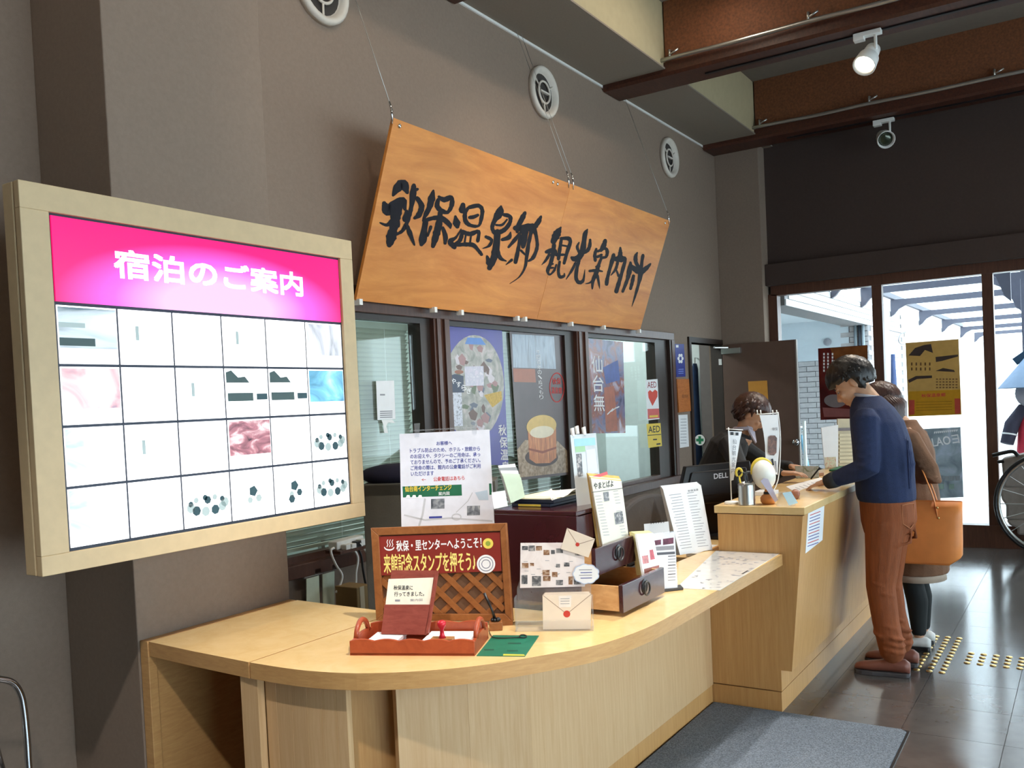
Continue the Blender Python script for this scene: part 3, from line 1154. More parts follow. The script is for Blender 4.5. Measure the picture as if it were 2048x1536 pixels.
# ================================================================== blinds behind the partition glass
M_slat = plain('pale_blind_slat', (176, 176, 160), 0.5, var=0.03)
for (x0, x1, lab) in ((2.6, 4.02, 'pale slatted blind behind the pane beside the lit board'), (4.27, 5.72, 'pale slatted blind behind the poster window')):
    t = thing('window_blind', ((x0 + x1) / 2, 3.30, 0.83), lab, 'blind')
    b = MB()
    b.box((x0, 3.285, 1.955), (x1, 3.32, 1.99), M_slat)
    b.build('head_rail', t)
    b = MB()
    b.box((x0, 3.29, 0.835), (x1, 3.315, 0.85), M_slat)
    b.build('bottom_rail', t)
    src = None
    for k in range(43):
        z = 0.86 + k * 0.0255
        if src is None:
            b = MB()
            b.prism([(x0, 3.291, z + 0.024), (x0, 3.300, z + 0.014), (x0, 3.308, z), (x0, 3.3092, z), (x0, 3.3015, z + 0.0148), (x0, 3.2925, z + 0.025)], (x1 - x0, 0, 0), M_slat)
            src = b.build('slat', t)
        else:
            copy_part(src, ((x0 + x1) / 2, 3.3001, z), t)
    for xx in (x0 + 0.2, (x0 + x1) / 2 + 0.1, x1 - 0.2):
        b = MB()
        b.tube([(xx, 3.288, 0.84), (xx, 3.288, 1.97)], 0.0012, M_white, 5)
        b.build('ladder_cord', t)

# paper slips taped on the first pane
PG = Plane((5, 3.222, 1.5), (0, -1, 0))
t = sheet(PG, [(752, 762), (788, 761), (791, 838), (755, 840)], 0.0006, M_paper, 'paper_notice', e=0)
tag(t, 'white paper slip taped on the glass of the blind window', 'notice')
b = MB()
for k in range(4):
    ink(b, PG, [(760, 822 + k * 4), (785, 821 + k * 4), (785, 823 + k * 4), (760, 824 + k * 4)], M_grey_ink, 0.0006)
ink(b, PG, [(760, 788), (770, 788), (770, 791), (760, 791)], M_grey_ink, 0.0006)
b.build('print', t)
b = MB()
b.prism([PG.px(x, y) for x, y in ((763, 840), (784, 839), (790, 846), (776, 845), (772, 852), (776, 866), (768, 866), (766, 850))], PG.n * 0.002, M_white)
tag(b.build('white_ornament'), 'small white cut-out ornament hanging below the paper slip on the blind window', 'ornament')

# ================================================================== posters behind the glass
PP = Plane((5, 3.222, 1.5), (0, -1, 0))
M_purple = plain('purple_print', (72, 66, 150), 0.35, var=0.12, scale=6, coat=0.15)
t = sheet(PP, [(882, 649), (1004, 659), (1017, 931), (896, 926)], 0.001, M_purple, 'purple_poster')
tag(t, 'purple poster with an arched photo collage behind the middle window', 'poster')
b = MB()
ink(b, PP, oval(PP, 947, 775, 61, 105, 36, 0.02), picture('collage_print', [(128, 134, 124), (164, 162, 156), (196, 188, 186)], 16, detail=3), 0.0006)
ink(b, PP, [(929, 733), (967, 732), (968, 771), (931, 772)], picture('pale_print', [(214, 206, 220), (190, 190, 205), (230, 226, 232)], 25), 0.0009)
ink(b, PP, [(898, 752), (910, 748), (927, 752), (928, 785), (897, 785)], plain('dark_blue_print', (52, 62, 86), 0.4), 0.0009)
ink(b, PP, [(896, 786), (923, 785), (926, 852), (899, 853)], picture('leaf_print', [(212, 216, 226), (205, 208, 220), (90, 92, 100)], 60), 0.0010)
ink(b, PP, oval(PP, 918, 744, 9, 4), plain('wood_bowl_print', (150, 96, 70), 0.4), 0.0011)
ink(b, PP, [(968, 790), (1003, 782), (1004, 800), (985, 815)], plain('autumn_print', (200, 170, 90), 0.5, var=0.2, scale=60), 0.0010)
ink(b, PP, [(935, 675), (962, 676), (972, 690), (930, 688)], plain('sky_blue_print', (96, 140, 206), 0.4), 0.0010)
rq = random.Random(21)
for k in range(46):
    an, rd = rq.uniform(0, 6.28), math.sqrt(rq.random()) * 0.86
    qx, qy = 947 + 58 * rd * math.cos(an), 775 + 100 * rd * math.sin(an)
    qw, qh = rq.uniform(3, 9), rq.uniform(4, 13)
    ink(b, PP, [(qx - qw, qy - qh * 0.3), (qx, qy - qh), (qx + qw, qy - qh * 0.2), (qx + qw * 0.6, qy + qh), (qx - qw * 0.5, qy + qh * 0.7)], rq.choice([plain('c_moss', (104, 116, 92), 0.4), plain('c_bark', (110, 88, 80), 0.4), plain('c_snow', (206, 200, 206), 0.4), plain('c_slate', (100, 108, 124), 0.4), plain('c_rose', (164, 128, 128), 0.4)]), 0.0007 + k * 0.000004)
for k, ch in enumerate('やすらぎ'):
    write(b, PP, ch, (902 + 10.5 * k, 768 + 6.5 * k), (912 + 10.5 * k, 768 + 6.5 * k), 11, M_paper, 0.0014, 0.001)
write_down(b, PP, '秋保温泉', (1003, 850), (1011, 948), M_paper, 0.0014, 0.002, 15)
b.build('print', t)

t = sheet(PP, [(1019, 663), (1128, 671), (1141, 949), (1038, 961)], 0.001, plain('dusky_print', (74, 54, 54), 0.35, var=0.25, scale=5, coat=0.15), 'bucket_poster')
tag(t, 'dark poster of a wooden bath bucket on a stone behind the middle window', 'poster')
b = MB()
ink(b, PP, [(1024, 668), (1108, 673), (1112, 738), (1026, 735)], picture('curtain_print', [(96, 108, 124), (150, 164, 180), (110, 116, 126)], 9, stretch=(3, 1, 0.4), rough=0.2), 0.0006)
ink(b, PP, [(1026, 737), (1070, 738), (1072, 765), (1028, 764)], plain('warm_blur_print', (168, 112, 92), 0.4), 0.0006)
ink(b, PP, [(1034, 900), (1050, 880), (1115, 882), (1138, 905), (1140, 944), (1040, 955)], picture('stone_print', [(110, 88, 66), (170, 146, 116), (200, 180, 156)], 30), 0.0008)
ink(b, PP, oval(PP, 1083, 915, 33, 18), plain('wet_shadow_print', (70, 46, 40), 0.4), 0.0009)
ink(b, PP, [(1055, 852), (1112, 850), (1113, 915), (1100, 926), (1072, 927), (1059, 918)], picture('bucket_stave_print', [(150, 82, 44), (206, 130, 76), (228, 160, 104)], 26, stretch=(3, 1, 0.3)), 0.0011)
ink(b, PP, oval(PP, 1083, 852, 30, 22, 28, -0.15), plain('bucket_rim_print', (222, 190, 112), 0.4), 0.0013)
ink(b, PP, oval(PP, 1084, 864, 24, 12, 28, -0.1), plain('steam_water_print', (238, 228, 200), 0.4), 0.0015)
ink(b, PP, [(1057, 896), (1085, 902), (1113, 893), (1113, 897), (1085, 907), (1057, 900)], plain('hoop_print', (150, 74, 40), 0.4), 0.0015)
write_down(b, PP, '千四百年の、ぬくもり', (1076, 700), (1083, 800), M_paper, 0.0016, 0, 8)
for k in range(26):
    a0, a1 = 2 * math.pi * k / 26, 2 * math.pi * (k + 1) / 26
    ink(b, PP, [(1114 + 15 * math.cos(a0), 775 + 30 * math.sin(a0)), (1114 + 15 * math.cos(a1), 775 + 30 * math.sin(a1)), (1114 + 13.4 * math.cos(a1), 775 + 28 * math.sin(a1)), (1114 + 13.4 * math.cos(a0), 775 + 28 * math.sin(a0))], M_red_ink, 0.0016)
write(b, PP, '秋保', (1105, 769), (1122, 769), 13, M_red_ink, 0.0016, 0.001)
write(b, PP, '温泉郷', (1103, 787), (1124, 788), 13, M_red_ink, 0.0016, 0.001)
b.build('print', t)

t = sheet(PP, [(1171, 676), (1246, 684), (1251, 866), (1175, 867)], 0.001, picture('sendai_print', [(46, 50, 84), (120, 116, 150), (150, 86, 66), (196, 190, 210)], 7, rough=0.25), 'festival_poster')
tag(t, 'blue and rust coloured poster with large white vertical characters by the stickers', 'poster')
b = MB()
write_down(b, PP, '仙台無', (1193, 712), (1199, 828), M_paper, 0.0008, 0.002, 21)
ink(b, PP, [(1208, 775), (1228, 772), (1236, 862), (1212, 864)], plain('rust_print', (172, 96, 70), 0.4, var=0.2), 0.0006)
ink(b, PP, [(1206, 735), (1236, 720), (1240, 760), (1212, 768)], plain('azure_print', (70, 90, 160), 0.4, var=0.2), 0.0006)
for k in range(3):
    ink(b, PP, [(1214 + 8 * k, 828 - 6 * k), (1226 + 6 * k, 816 - 2 * k), (1227 + 6 * k, 818 - 2 * k), (1215 + 8 * k, 830 - 6 * k)], M_paper, 0.0009)
b.build('print', t)
PS = Plane((7, 3.196, 1.5), (0, -1, 0))
t = sheet(PS, [(1291, 760), (1315, 758), (1319, 838), (1294, 841)], 0.0008, M_paper, 'aed_sticker')
tag(t, 'white sticker with a red heart and AED lettering on the dark sash', 'sticker')
b = MB()
write(b, PS, 'AED', (1295, 776), (1313, 775), 12, plain('crimson_ink', (150, 26, 36), 0.5), 0.0006, 0.001)
hp = [(1305, 812), (1297, 795), (1296, 784), (1300, 780), (1305, 784), (1310, 779), (1315, 783), (1315, 793)]
ink(b, PS, hp, plain('heart_red', (216, 66, 44), 0.5), 0.0006)
ink(b, PS, [(1295, 818), (1318, 817), (1319, 836), (1296, 838)], plain('soft_red', (214, 96, 92), 0.5), 0.0006)
ink(b, PS, [(1299, 831), (1316, 830), (1316, 834), (1299, 835)], M_yellow, 0.0009)
b.build('print', t)
t = sheet(PS, [(1293, 848), (1321, 846), (1324, 892), (1297, 896)], 0.0008, M_yellow, 'aed_sticker')
tag(t, 'yellow sticker with black AED lettering below the heart sticker', 'sticker')
b = MB()
write(b, PS, 'AED', (1297, 866), (1320, 864), 13, M_ink, 0.0006, 0.0015)
ink(b, PS, [(1295, 870), (1322, 868), (1322, 869.5), (1295, 871.5)], M_ink, 0.0006)
ink(b, PS, [(1306, 878), (1314, 877.5), (1314, 880), (1306, 880.5)], M_ink, 0.0006)
ink(b, PS, [(1313, 887), (1321, 886), (1321, 889), (1313, 890)], M_ink, 0.0006)
b.build('print', t)

PWL = Plane((8, YW, 1.5), (0, -1, 0))
t = sheet(PWL, [(1350, 688), (1368, 688), (1371, 753), (1353, 754)], 0.006, plain('royal_blue_print', (30, 48, 140), 0.4), 'emblem_plate', e=0.006)
tag(t, 'narrow blue plate with a white star emblem between the windows and the door', 'plate')
b = MB()
for k in range(6):
    an = k * math.pi / 3
    cx_, cy_ = 1361 + 4 * math.cos(an), 717 + 7 * math.sin(an)
    ink(b, PWL, oval(PWL, cx_, cy_, 2.2, 3.6, 8), M_paper, 0.0066)
ink(b, PWL, [(1352, 690), (1357, 690), (1357, 695), (1352, 695)], M_paper, 0.0066)
for k in range(3):
    ink(b, PWL, [(1357, 738 + 4 * k), (1367, 737.5 + 4 * k), (1367, 739 + 4 * k), (1357, 739.5 + 4 * k)], plain('pale_blue_ink', (130, 150, 220), 0.5), 0.0066)
b.build('emblem', t)
t = thing('wooden_plaque', PWL.px(1366, 824), 'small orange wooden plaque on the wall beside the open door', 'plaque')
sheet(PWL, [(1354, 758), (1378, 758), (1382, 822), (1358, 825)], 0.03, wood('orange_plaque_wood', (170, 92, 34), (200, 120, 56), (3, 3, 12), 0.4), 'plate', t, e=0.03)
b = MB()
write(b, PWL, '案内所', (1364, 796), (1377, 796), 7, plain('brown_ink', (96, 44, 16), 0.5), 0.0306, 0)
b.build('lettering', t)
t = sheet(PWL, [(1357, 830), (1375, 829), (1378, 893), (1360, 896)], 0.001, M_paper, 'paper_notice', e=0.001)
tag(t, 'white paper note taped on the wall under the wooden plaque', 'notice')
b = MB()
for k in range(9):
    ink(b, PWL, [(1361, 838 + 6 * k), (1373, 837.5 + 6 * k), (1373, 838.6 + 6 * k), (1361, 839 + 6 * k)], M_grey_ink, 0.0014)
b.build('print', t)

# ================================================================== office door swung open
M_door = plain('dark_brown_door', (96, 72, 60), 0.45, var=0.06, scale=12)
d1 = bpy.data.objects.new('door_1', None)
COL.objects.link(d1)
d1.location = (8.94, 3.18, 0)
struct(d1)
b = MB()
b.box((8.92, 2.43, 0.01), (8.955, 3.17, 2.015), M_door)
b.build('leaf', d1, bevel=0.002)
b = MB()
b.box((8.915, 2.418, 0.01), (8.96, 2.43, 2.015), plain('door_edge', (150, 140, 130), 0.5))
b.build('edge_strip', d1)
b = MB()
for (x0, x1, z0, z1) in ((DX0 - 0.04, DX0 + 0.01, 0, DZ1 + 0.05), (DX1 - 0.01, DX1 + 0.03, 0, DZ1 + 0.05), (DX0, DX1, DZ1, DZ1 + 0.05)):
    b.box((x0, YW - 0.02, z0), (x1, YW + 0.1, z1), M_frame_dark)
b.build('door_frame', d1)
DP = Plane((8.92, 2.8, 1.2), (-1, 0, 0))
kb = DP.px(1594, 884)
b = MB()
b.lathe([(0.034, 0), (0.034, 0.006), (0.012, 0.01), (0.012, 0.035), (0.03, 0.045), (0.033, 0.06), (0.02, 0.072)], kb, M_chrome, 20, up=(-1, 0, 0))
b.build('door_knob', d1, smooth=True)
b = MB()
p = DP.px(1464, 702)
b.box((8.87, p.y - 0.10, p.z - 0.028), (8.92, p.y + 0.10, p.z + 0.028), M_steel)
b.build('closer_body', d1, bevel=0.004)
b = MB()
b.tube([(8.885, p.y + 0.03, p.z + 0.035), (8.78, p.y + 0.14, p.z + 0.04), (8.70, YW - 0.03, p.z + 0.04)], 0.009, M_steel, 6)
b.build('closer_arm', d1)
sheet(DP, [(1496, 763), (1534, 761), (1537, 812), (1499, 813)], 0.004, plain('ochre_plate', (204, 142, 56), 0.5), 'door_plate', d1, e=0.004)
sheet(DP, [(1437, 718), (1443, 718), (1443.5, 730), (1437.5, 730)], 0.004, M_white, 'hinge_plate', d1, e=0.004)

# inside the doorway: grey locker, coat and first-aid mark against the office end wall
lk0, lk1 = U('x', 9.2, 1445, 850), U('x', 9.2, 1404, 850)
b = MB()
b.box((9.2, lk0.y, 0), (9.348, lk1.y, 2.1), plain('grey_locker', (112, 104, 102), 0.5))
tag(b.build('metal_locker', bevel=0.004), 'plain grey locker standing inside the open office doorway', 'locker')
M_navy = plain('navy_cloth', (30, 52, 84), 0.85, var=0.2, scale=8)
cyc = U('x', 9.26, 1394, 850).y + 0.02
ct = thing('hanging_coat', (9.27, cyc, 0.9), 'dark teal coat hanging in the office doorway beside the grey locker', 'coat')
b = MB()
b.loft([((9.27, cyc + q, z), w, 0.05, (0, 1, 0), (1, 0, 0)) for z, w, q in ((1.86, 0.012, -0.02), (1.80, 0.03, -0.02), (1.6, 0.04, -0.01), (1.3, 0.052, 0.0), (1.0, 0.058, 0.0), (0.75, 0.06, 0.0))], M_navy, 20)
b.build('coat_body', ct, smooth=True)
b = MB()
b.tube([(9.27, cyc - 0.02, 1.85), (9.28, cyc - 0.02, 1.92), (9.348, cyc - 0.02, 1.92)], 0.006, M_chrome, 6)
b.build('hook', ct)
PX = Plane((9.19, cyc, 1.2), (-1, 0, 0))
c0 = PX.px(1400, 880)
sg = MB()
sg.lathe([(0.058, 0), (0.058, 0.005), (0.001, 0.005)], c0, M_paper, 24, up=(-1, 0, 0))
so = sg.build('cross_badge')
tag(so, 'round white badge with a green cross between the coat and the locker', 'badge')
b = MB()
for k, (w, h) in enumerate(((0.042, 0.015), (0.015, 0.042))):
    b.poly([c0 + V((-0.0056 - 0.0003 * k, -sx * w, sz * h)) for sx, sz in ((-1, -1), (1, -1), (1, 1), (-1, 1))], plain('cross_green', (24, 128, 84), 0.5))
b.build('cross', so)

# objects seen through the third pane
ac = thing('wall_heater', (7.45, 5.3, 1.1), 'white wall unit with dark louvres seen through the far pane', 'heater')
PQ = Plane((7, 5.22, 1.2), (0, -1, 0))
b = MB()
b.prism([PQ.px(x, y) for x, y in ((1252, 800), (1286, 798), (1289, 848), (1255, 851))], (0, 0.24, 0), M_white)
b.build('body', ac, bevel=0.01)
for k in range(5):
    b = MB()
    z = PQ.px(1262, 818 + 4 * k, 0.002)
    z2 = PQ.px(1274, 817.5 + 4 * k, 0.002)
    b.box((z.x, 5.212, z.z - 0.012), (z2.x, 5.22, z.z + 0.008), M_black)
    b.build('louvre', ac)
PQ2 = Plane((7, 4.6, 0.9), (0, -1, 0))
bk = thing('document_tray', PQ2.px(1282, 946), 'blue-grey wire tray with papers seen through the far pane', 'tray')
for k in range(5):
    b = MB()
    a, c = PQ2.px(1262, 918 + 6 * k), PQ2.px(1303, 914 + 6 * k)
    b.obox(a, c - a, (0, 0.25, 0), (0, 0, 0.012), plain('slate_tray', (70, 90, 104), 0.5) if k % 2 else M_paper)
    b.build('tray_layer', bk)
dsk = MB()
zz = PQ2.px(1282, 946).z
dsk.box((5.0, 4.4, zz - 0.04), (9.0, 5.2, zz - 0.003), M_office)
for xx in (5.05, 8.9):
    for yy in (4.45, 5.1):
        dsk.box((xx, yy, 0), (xx + 0.04, yy + 0.04, zz - 0.04), M_steel)
tag(dsk.build('office_desk'), 'white office desk behind the partition windows', 'desk')
b = MB()
PQ3 = Plane((7, 5.46, 1.9), (0, -1, 0))
ww = bpy.data.objects.new('window_3', None)
COL.objects.link(ww)
ww.location = (7.9, 5.46, 1.7)
struct(ww)
b.prism([PQ3.px(x, y) for x, y in ((1242, 700), (1282, 704), (1283, 722), (1243, 720))], (0, 0.01, 0), picture('garden_view', [(40, 60, 46), (90, 116, 96), (130, 150, 130)], 20))
b.build('pane', ww)

# ================================================================== counters
M_ctop = wood('birch_counter_top', (226, 190, 128), (236, 203, 146), (2.2, 2.2, 2.2), 0.24, 5.0, 0.01, coat=0.15)
M_cedge = wood('birch_counter_edge', (196, 148, 92), (212, 166, 108), (3, 3, 20), 0.4, 5.0, 0.02)
M_panel = wood('pale_oak_veneer', (208, 166, 118), (222, 186, 140), (14, 14, 0.7), 0.45, 5.0, 0.02)
M_panel2 = wood('warm_oak_veneer', (196, 144, 84), (212, 164, 104), (14, 14, 0.7), 0.4, 5.0, 0.02)
ZL = 0.75
ctr = thing('low_counter', (2.6, 1.9, 0), 'low birch counter with a rounded end wrapping out from the column', 'counter')
front = smooth_path([(1.84, 2.19, 0), (1.846, 1.998, 0), (1.88, 1.835, 0), (1.943, 1.704, 0), (2.03, 1.587, 0), (2.128, 1.491, 0), (2.26, 1.40, 0), (2.43, 1.30, 0), (2.66, 1.248, 0), (2.93, 1.236, 0), (3.28, 1.232, 0), (3.70, 1.228, 0), (4.155, 1.226, 0)], 4)
back = [(4.155, 1.60, 0), (3.45, 1.62, 0), (3.24, 1.72, 0), (3.2, 1.95, 0), (3.0, 2.12, 0), (2.75, 2.16, 0), (2.53, 2.19, 0)]


def slab(pts, z0, z1, top, edge, name, parent):
    b = MB()
    n = len(pts)
    vs = [V((p[0], p[1], z1)) for p in pts] + [V((p[0], p[1], z0)) for p in pts]
    area = sum(pts[i][0] * pts[(i + 1) % n][1] - pts[(i + 1) % n][0] * pts[i][1] for i in range(n))
    f = tuple(range(n)) if area > 0 else tuple(reversed(range(n)))
    b.add(vs[:n], [f], top)
    b.add(vs[n:], [tuple(reversed(f))], edge)
    q = [(i, (i + 1) % n, (i + 1) % n + n, i + n) for i in range(n)]
    if area > 0:
        q = [tuple(reversed(x)) for x in q]
    b.add(vs, q, edge)
    return b.build(name, parent, bevel=0.0025)


slab([(p.x, p.y) for p in front] + [(p[0], p[1]) for p in back], 0.70, ZL, M_ctop, M_cedge, 'counter_top', ctr)
slab([(1.87, 2.735), (1.852, 2.468), (1.84, 2.1955), (2.53, 2.1955), (2.54, 2.3), (2.556, 2.735)], 0.70, ZL, M_ctop, M_cedge, 'counter_top', ctr)
b = MB()
b.box((1.866, 2.735, 0.0), (1.90, 2.778, 0.75), M_cedge)
b.build('end_post', ctr, bevel=0.002)
b = MB()
b.box((1.90, 2.742, 0.0), (2.556, 2.778, 0.75), M_cedge)
b.build('back_batten', ctr, bevel=0.002)


def upright(p, q, t, z0, z1, mat, name, parent):
    p, q = V((p[0], p[1], z0)), V((q[0], q[1], z0))
    d = (q - p).normalized()
    nn = V((-d.y, d.x, 0))
    b = MB()
    b.obox(p, q - p, nn * t, (0, 0, z1 - z0), mat)
    return b.build(name, parent, bevel=0.0015)


S = [(1.885, 2.26), (1.892, 2.19), (1.935, 1.885), (2.06, 1.80), (2.5, 1.60), (4.158, 1.59)]
upright(S[0], S[1], -0.03, 0.0, 0.70, M_panel, 'apron_edge', ctr)
arc = smooth_path([(1.895, 2.19, 0), (1.905, 2.02, 0), (1.935, 1.885, 0)], 3)
for i in range(len(arc) - 1):
    upright(arc[i], arc[i + 1], 0.03, 0.0, 0.70, M_panel, 'apron_panel', ctr)
upright((2.0, 1.95), (2.12, 1.86), 0.03, 0.0, 0.70, M_panel2, 'apron_recess', ctr)
for p, q in ((S[3], (2.27, 1.685)), ((2.27, 1.685), S[4])):
    upright(p, q, 0.03, 0.0, 0.70, M_panel, 'apron_panel', ctr)
upright(S[4], S[5], 0.03, 0.09, 0.70, M_panel, 'apron_panel', ctr)
upright((2.5, 1.604), (4.158, 1.594), 0.026, 0.0, 0.088, M_panel2, 'kick_board', ctr)
upright((2.5, 2.70), (2.52, 2.1), -0.03, 0.0, 0.70, M_panel2, 'inner_panel', ctr)
upright((1.93, 2.26), (2.50, 2.26), 0.02, 0.0, 0.70, M_panel2, 'inner_panel', ctr)

hc = thing('high_counter', (5.6, 1.35, 0), 'tall birch reception counter with a slanted front where the man stands', 'counter')
XH0, XH1 = 4.16, 7.0
b = MB()
b.prism([(XH0, 1.255, 0.10), (XH0, 1.255, 0.20), (XH0, 1.205, 0.20), (XH0, 1.128, 0.93), (XH0, 1.535, 0.93), (XH0, 1.535, 0.752), (XH0, 1.598, 0.75), (XH0, 1.60, 0.10)], (XH1 - XH0, 0, 0), M_panel2)
b.build('body', hc)
b = MB()
b.box((XH0 + 0.002, 1.258, 0.0), (XH1, 1.60, 0.094), M_panel2)
b.build('kick_board', hc)
b = MB()
b.box((XH0 - 0.003, 1.118, 0.934), (XH1, 1.55, 0.97), M_ctop)
b.build('counter_top', hc, bevel=0.003)
HP = Plane((6, 1.205, 0.20), V((0, -0.73, -0.077)), (0, -0.077, 0.73))
t = sheet(HP, [(1617, 1018), (1649, 1006), (1645, 1080), (1611, 1107)], 0.001, M_paper, 'paper_notice', e=0.0015)
tag(t, 'white printed notice taped on the slanted counter front', 'notice')
b = MB()
for k in range(11):
    yy = 1030 + 6.2 * k
    ink(b, HP, [(1620 - k * 0.5, yy), (1641 - k * 0.4, yy - 8), (1641 - k * 0.4, yy - 6.4), (1620 - k * 0.5, yy + 1.6)], M_blue_ink if k % 3 else M_red_ink, 0.002)
b.build('print', t)

# staff desk behind the counters
sd = thing('staff_desk', (5.2, 1.85, 0), 'staff desk top hidden behind the tall counter', 'desk')
b = MB()
b.box((4.2, 1.61, 0.67), (7.0, 2.03, 0.70), M_ctop)
b.build('desk_top', sd)
for (x, y) in ((4.25, 1.62), (6.9, 1.62), (4.25, 1.98), (6.9, 1.98)):
    b = MB()
    b.box((x, y, 0), (x + 0.04, y + 0.04, 0.67), M_steel)
    b.build('leg', sd)

# grey floor mat
mt = thing('floor_mat', (3.0, 1.1, 0), 'grey speckled floor mat lying along the counter', 'mat')
M_mat = plain('grey_mat_pile', (116, 126, 138), 0.95, var=0.45, scale=160, bump=0.8, bscale=260)
b = MB()
b.prism([(4.145, 1.585, 0), (4.145, 1.262, 0), (4.145, 0.735, 0), (4.12, 0.71, 0), (2.2, 0.69, 0), (2.2, 1.30, 0), (2.6, 1.585, 0)], (0, 0, 0.009), M_mat)
b.build('pile', mt)
b = MB()
b.prism([(4.15, 0.74, 0), (4.15, 0.70, 0), (2.2, 0.675, 0), (2.2, 0.69, 0), (4.12, 0.71, 0)], (0, 0, 0.005), M_black)
b.build('rubber_edge', mt)

# ================================================================== grey office machine and cushion behind
pm = thing('office_partition', (3.2, 2.6, 0), 'grey office partition screen behind the white notice', 'partition')
a, c = U('z', 1.18, 724, 970), U('z', 1.18, 990, 962)
b = MB()
b.prism([(a.x, a.y, 0), (c.x, c.y, 0), (c.x, c.y, 1.18), (a.x, a.y, 1.18)], (0.035, 0.02, 0), plain('grey_partition_cloth', (98, 98, 92), 0.8, bump=0.1))
b.build('screen', pm, bevel=0.004)
cu = MB()
m0 = (a + c) / 2
cc = a.lerp(c, 0.26)
ux = (c - a).normalized()
cu.ball(cc + V((0.09, 0.055, 0.035)), (0.19, 0.07, 0.05), plain('navy_cushion', (38, 40, 66), 0.8), 18, 10, (ux, V((-ux.y, ux.x, 0)), V((0, 0, 1))))
sh = MB()
sh.obox(a + V((0.0, 0.0, -0.05)), (c - a), V((0.2, 0.12, 0)), (0, 0, 0.05), plain('grey_partition_cloth', (98, 98, 92), 0.8))
sh.build('top_ledge', pm)
tag(cu.build('seat_cushion', smooth=True), 'dark navy cushion lying on the grey partition by the blind', 'cushion')

# office chair
oc = thing('office_chair', (4.35, 2.15, 0), 'grey upholstered office chair behind the low counter', 'chair')
M_chair = plain('grey_chair_cloth', (88, 86, 86), 0.85, bump=0.1)
ca, cb_ = U('y', 2.05, 1247, 1003), U('y', 2.05, 1343, 1000)
b = MB()
wd = (cb_.x - ca.x)
outl = []
for k in range(17):
    an = math.pi * k / 16
    outl.append((ca.x + wd / 2 - wd / 2 * math.cos(an), 2.05, 0.80 + (ca.z - 0.80) * (math.sin(an) ** 0.45)))
outl += [(cb_.x - 0.03, 2.05, 0.62), (ca.x + 0.03, 2.05, 0.62)]
b.prism(outl, (0, 0.06, 0), M_chair)
b.build('backrest', oc, bevel=0.015)
b = MB()
b.box((ca.x + 0.02, 2.09, 0.42), (cb_.x - 0.02, 2.52, 0.5), M_chair)
b.build('seat', oc, bevel=0.02)
b = MB()
b.tube([(ca.x + wd / 2, 2.3, 0.08), (ca.x + wd / 2, 2.3, 0.42)], 0.03, M_black, 10)
b.tube([(ca.x + wd / 2, 2.45, 0.43), (ca.x + wd / 2, 2.13, 0.47), (ca.x + wd / 2, 2.115, 0.66)], 0.02, M_black, 8)
b.build('post', oc)
for k in range(5):
    an = 2 * math.pi * k / 5
    b = MB()
    e = V((ca.x + wd / 2 + 0.26 * math.cos(an), 2.3 + 0.2 * math.sin(an), 0.06))
    b.tube([(ca.x + wd / 2, 2.3, 0.1), e], 0.018, M_black, 6)
    b.ball(e + V((0, 0, -0.03)), 0.03, M_black, 8, 6)
    b.build('leg', oc)

# monitor on the staff desk
mon = thing('computer_monitor', (4.75, 1.8, 0.70), 'black computer monitor seen from behind beside the tall counter', 'monitor')
mp_ = Plane(U('y', 1.93, 1357, 965), V((-0.5, -0.87, 0.0)), (0, 0, 1))
b = MB()
b.prism([mp_.px(x, y) for x, y in ((1373, 933), (1500, 921), (1512, 1000), (1356, 1012))], -mp_.n * 0.035, M_black)
b.prism([mp_.px(x, y, 0.0) for x, y in ((1382, 945), (1490, 934), (1500, 985), (1370, 995))], mp_.n * 0.012, M_black)
b.build('casing', mon, bevel=0.006)
b = MB()
write(b, mp_, 'DELL', (1428, 958), (1456, 955), 10, plain('silver_logo', (214, 216, 220), 0.3), 0.0132, 0.0015)
b.build('logo', mon)
b = MB()
s0, s1 = mp_.px(1405, 1000, -0.02), mp_.px(1440, 997, -0.02)
b.prism([(s0.x, s0.y, 0.72), (s1.x, s1.y, 0.72), (s1.x, s1.y, s1.z), (s0.x, s0.y, s0.z)], -mp_.n * 0.03, M_black)
b.box((s0.x - 0.03, s0.y - 0.12, 0.70), (s1.x + 0.08, s0.y + 0.1, 0.72), M_black)
b.build('stand', mon, bevel=0.004)
b = MB()
q = U('z', 0.70, 1432, 1085)
b.box((4.22, 1.62, 0.701), (4.50, 1.73, 0.72), M_white)
tag(b.build('keyboard', bevel=0.003), 'white keyboard on the staff desk below the monitor', 'keyboard')

# ================================================================== things on the low counter
M_lwood = wood('brown_frame_wood', (128, 76, 36), (156, 98, 52), (5, 5, 5), 0.45, 6)
M_tray = wood('red_brown_lacquer', (158, 66, 36), (180, 84, 48), (4, 4, 4), 0.35, 4, 0.02)
M_rose = wood('rosewood_box', (132, 60, 50), (154, 78, 64), (3, 3, 12), 0.4, 6)
M_backing = plain('brown_backing', (104, 72, 48), 0.7)
M_maroon = plain('maroon_print', (134, 40, 30), 0.5, var=0.05)
M_cream_ink = plain('cream_lettering', (244, 226, 130), 0.5, var=0.04)

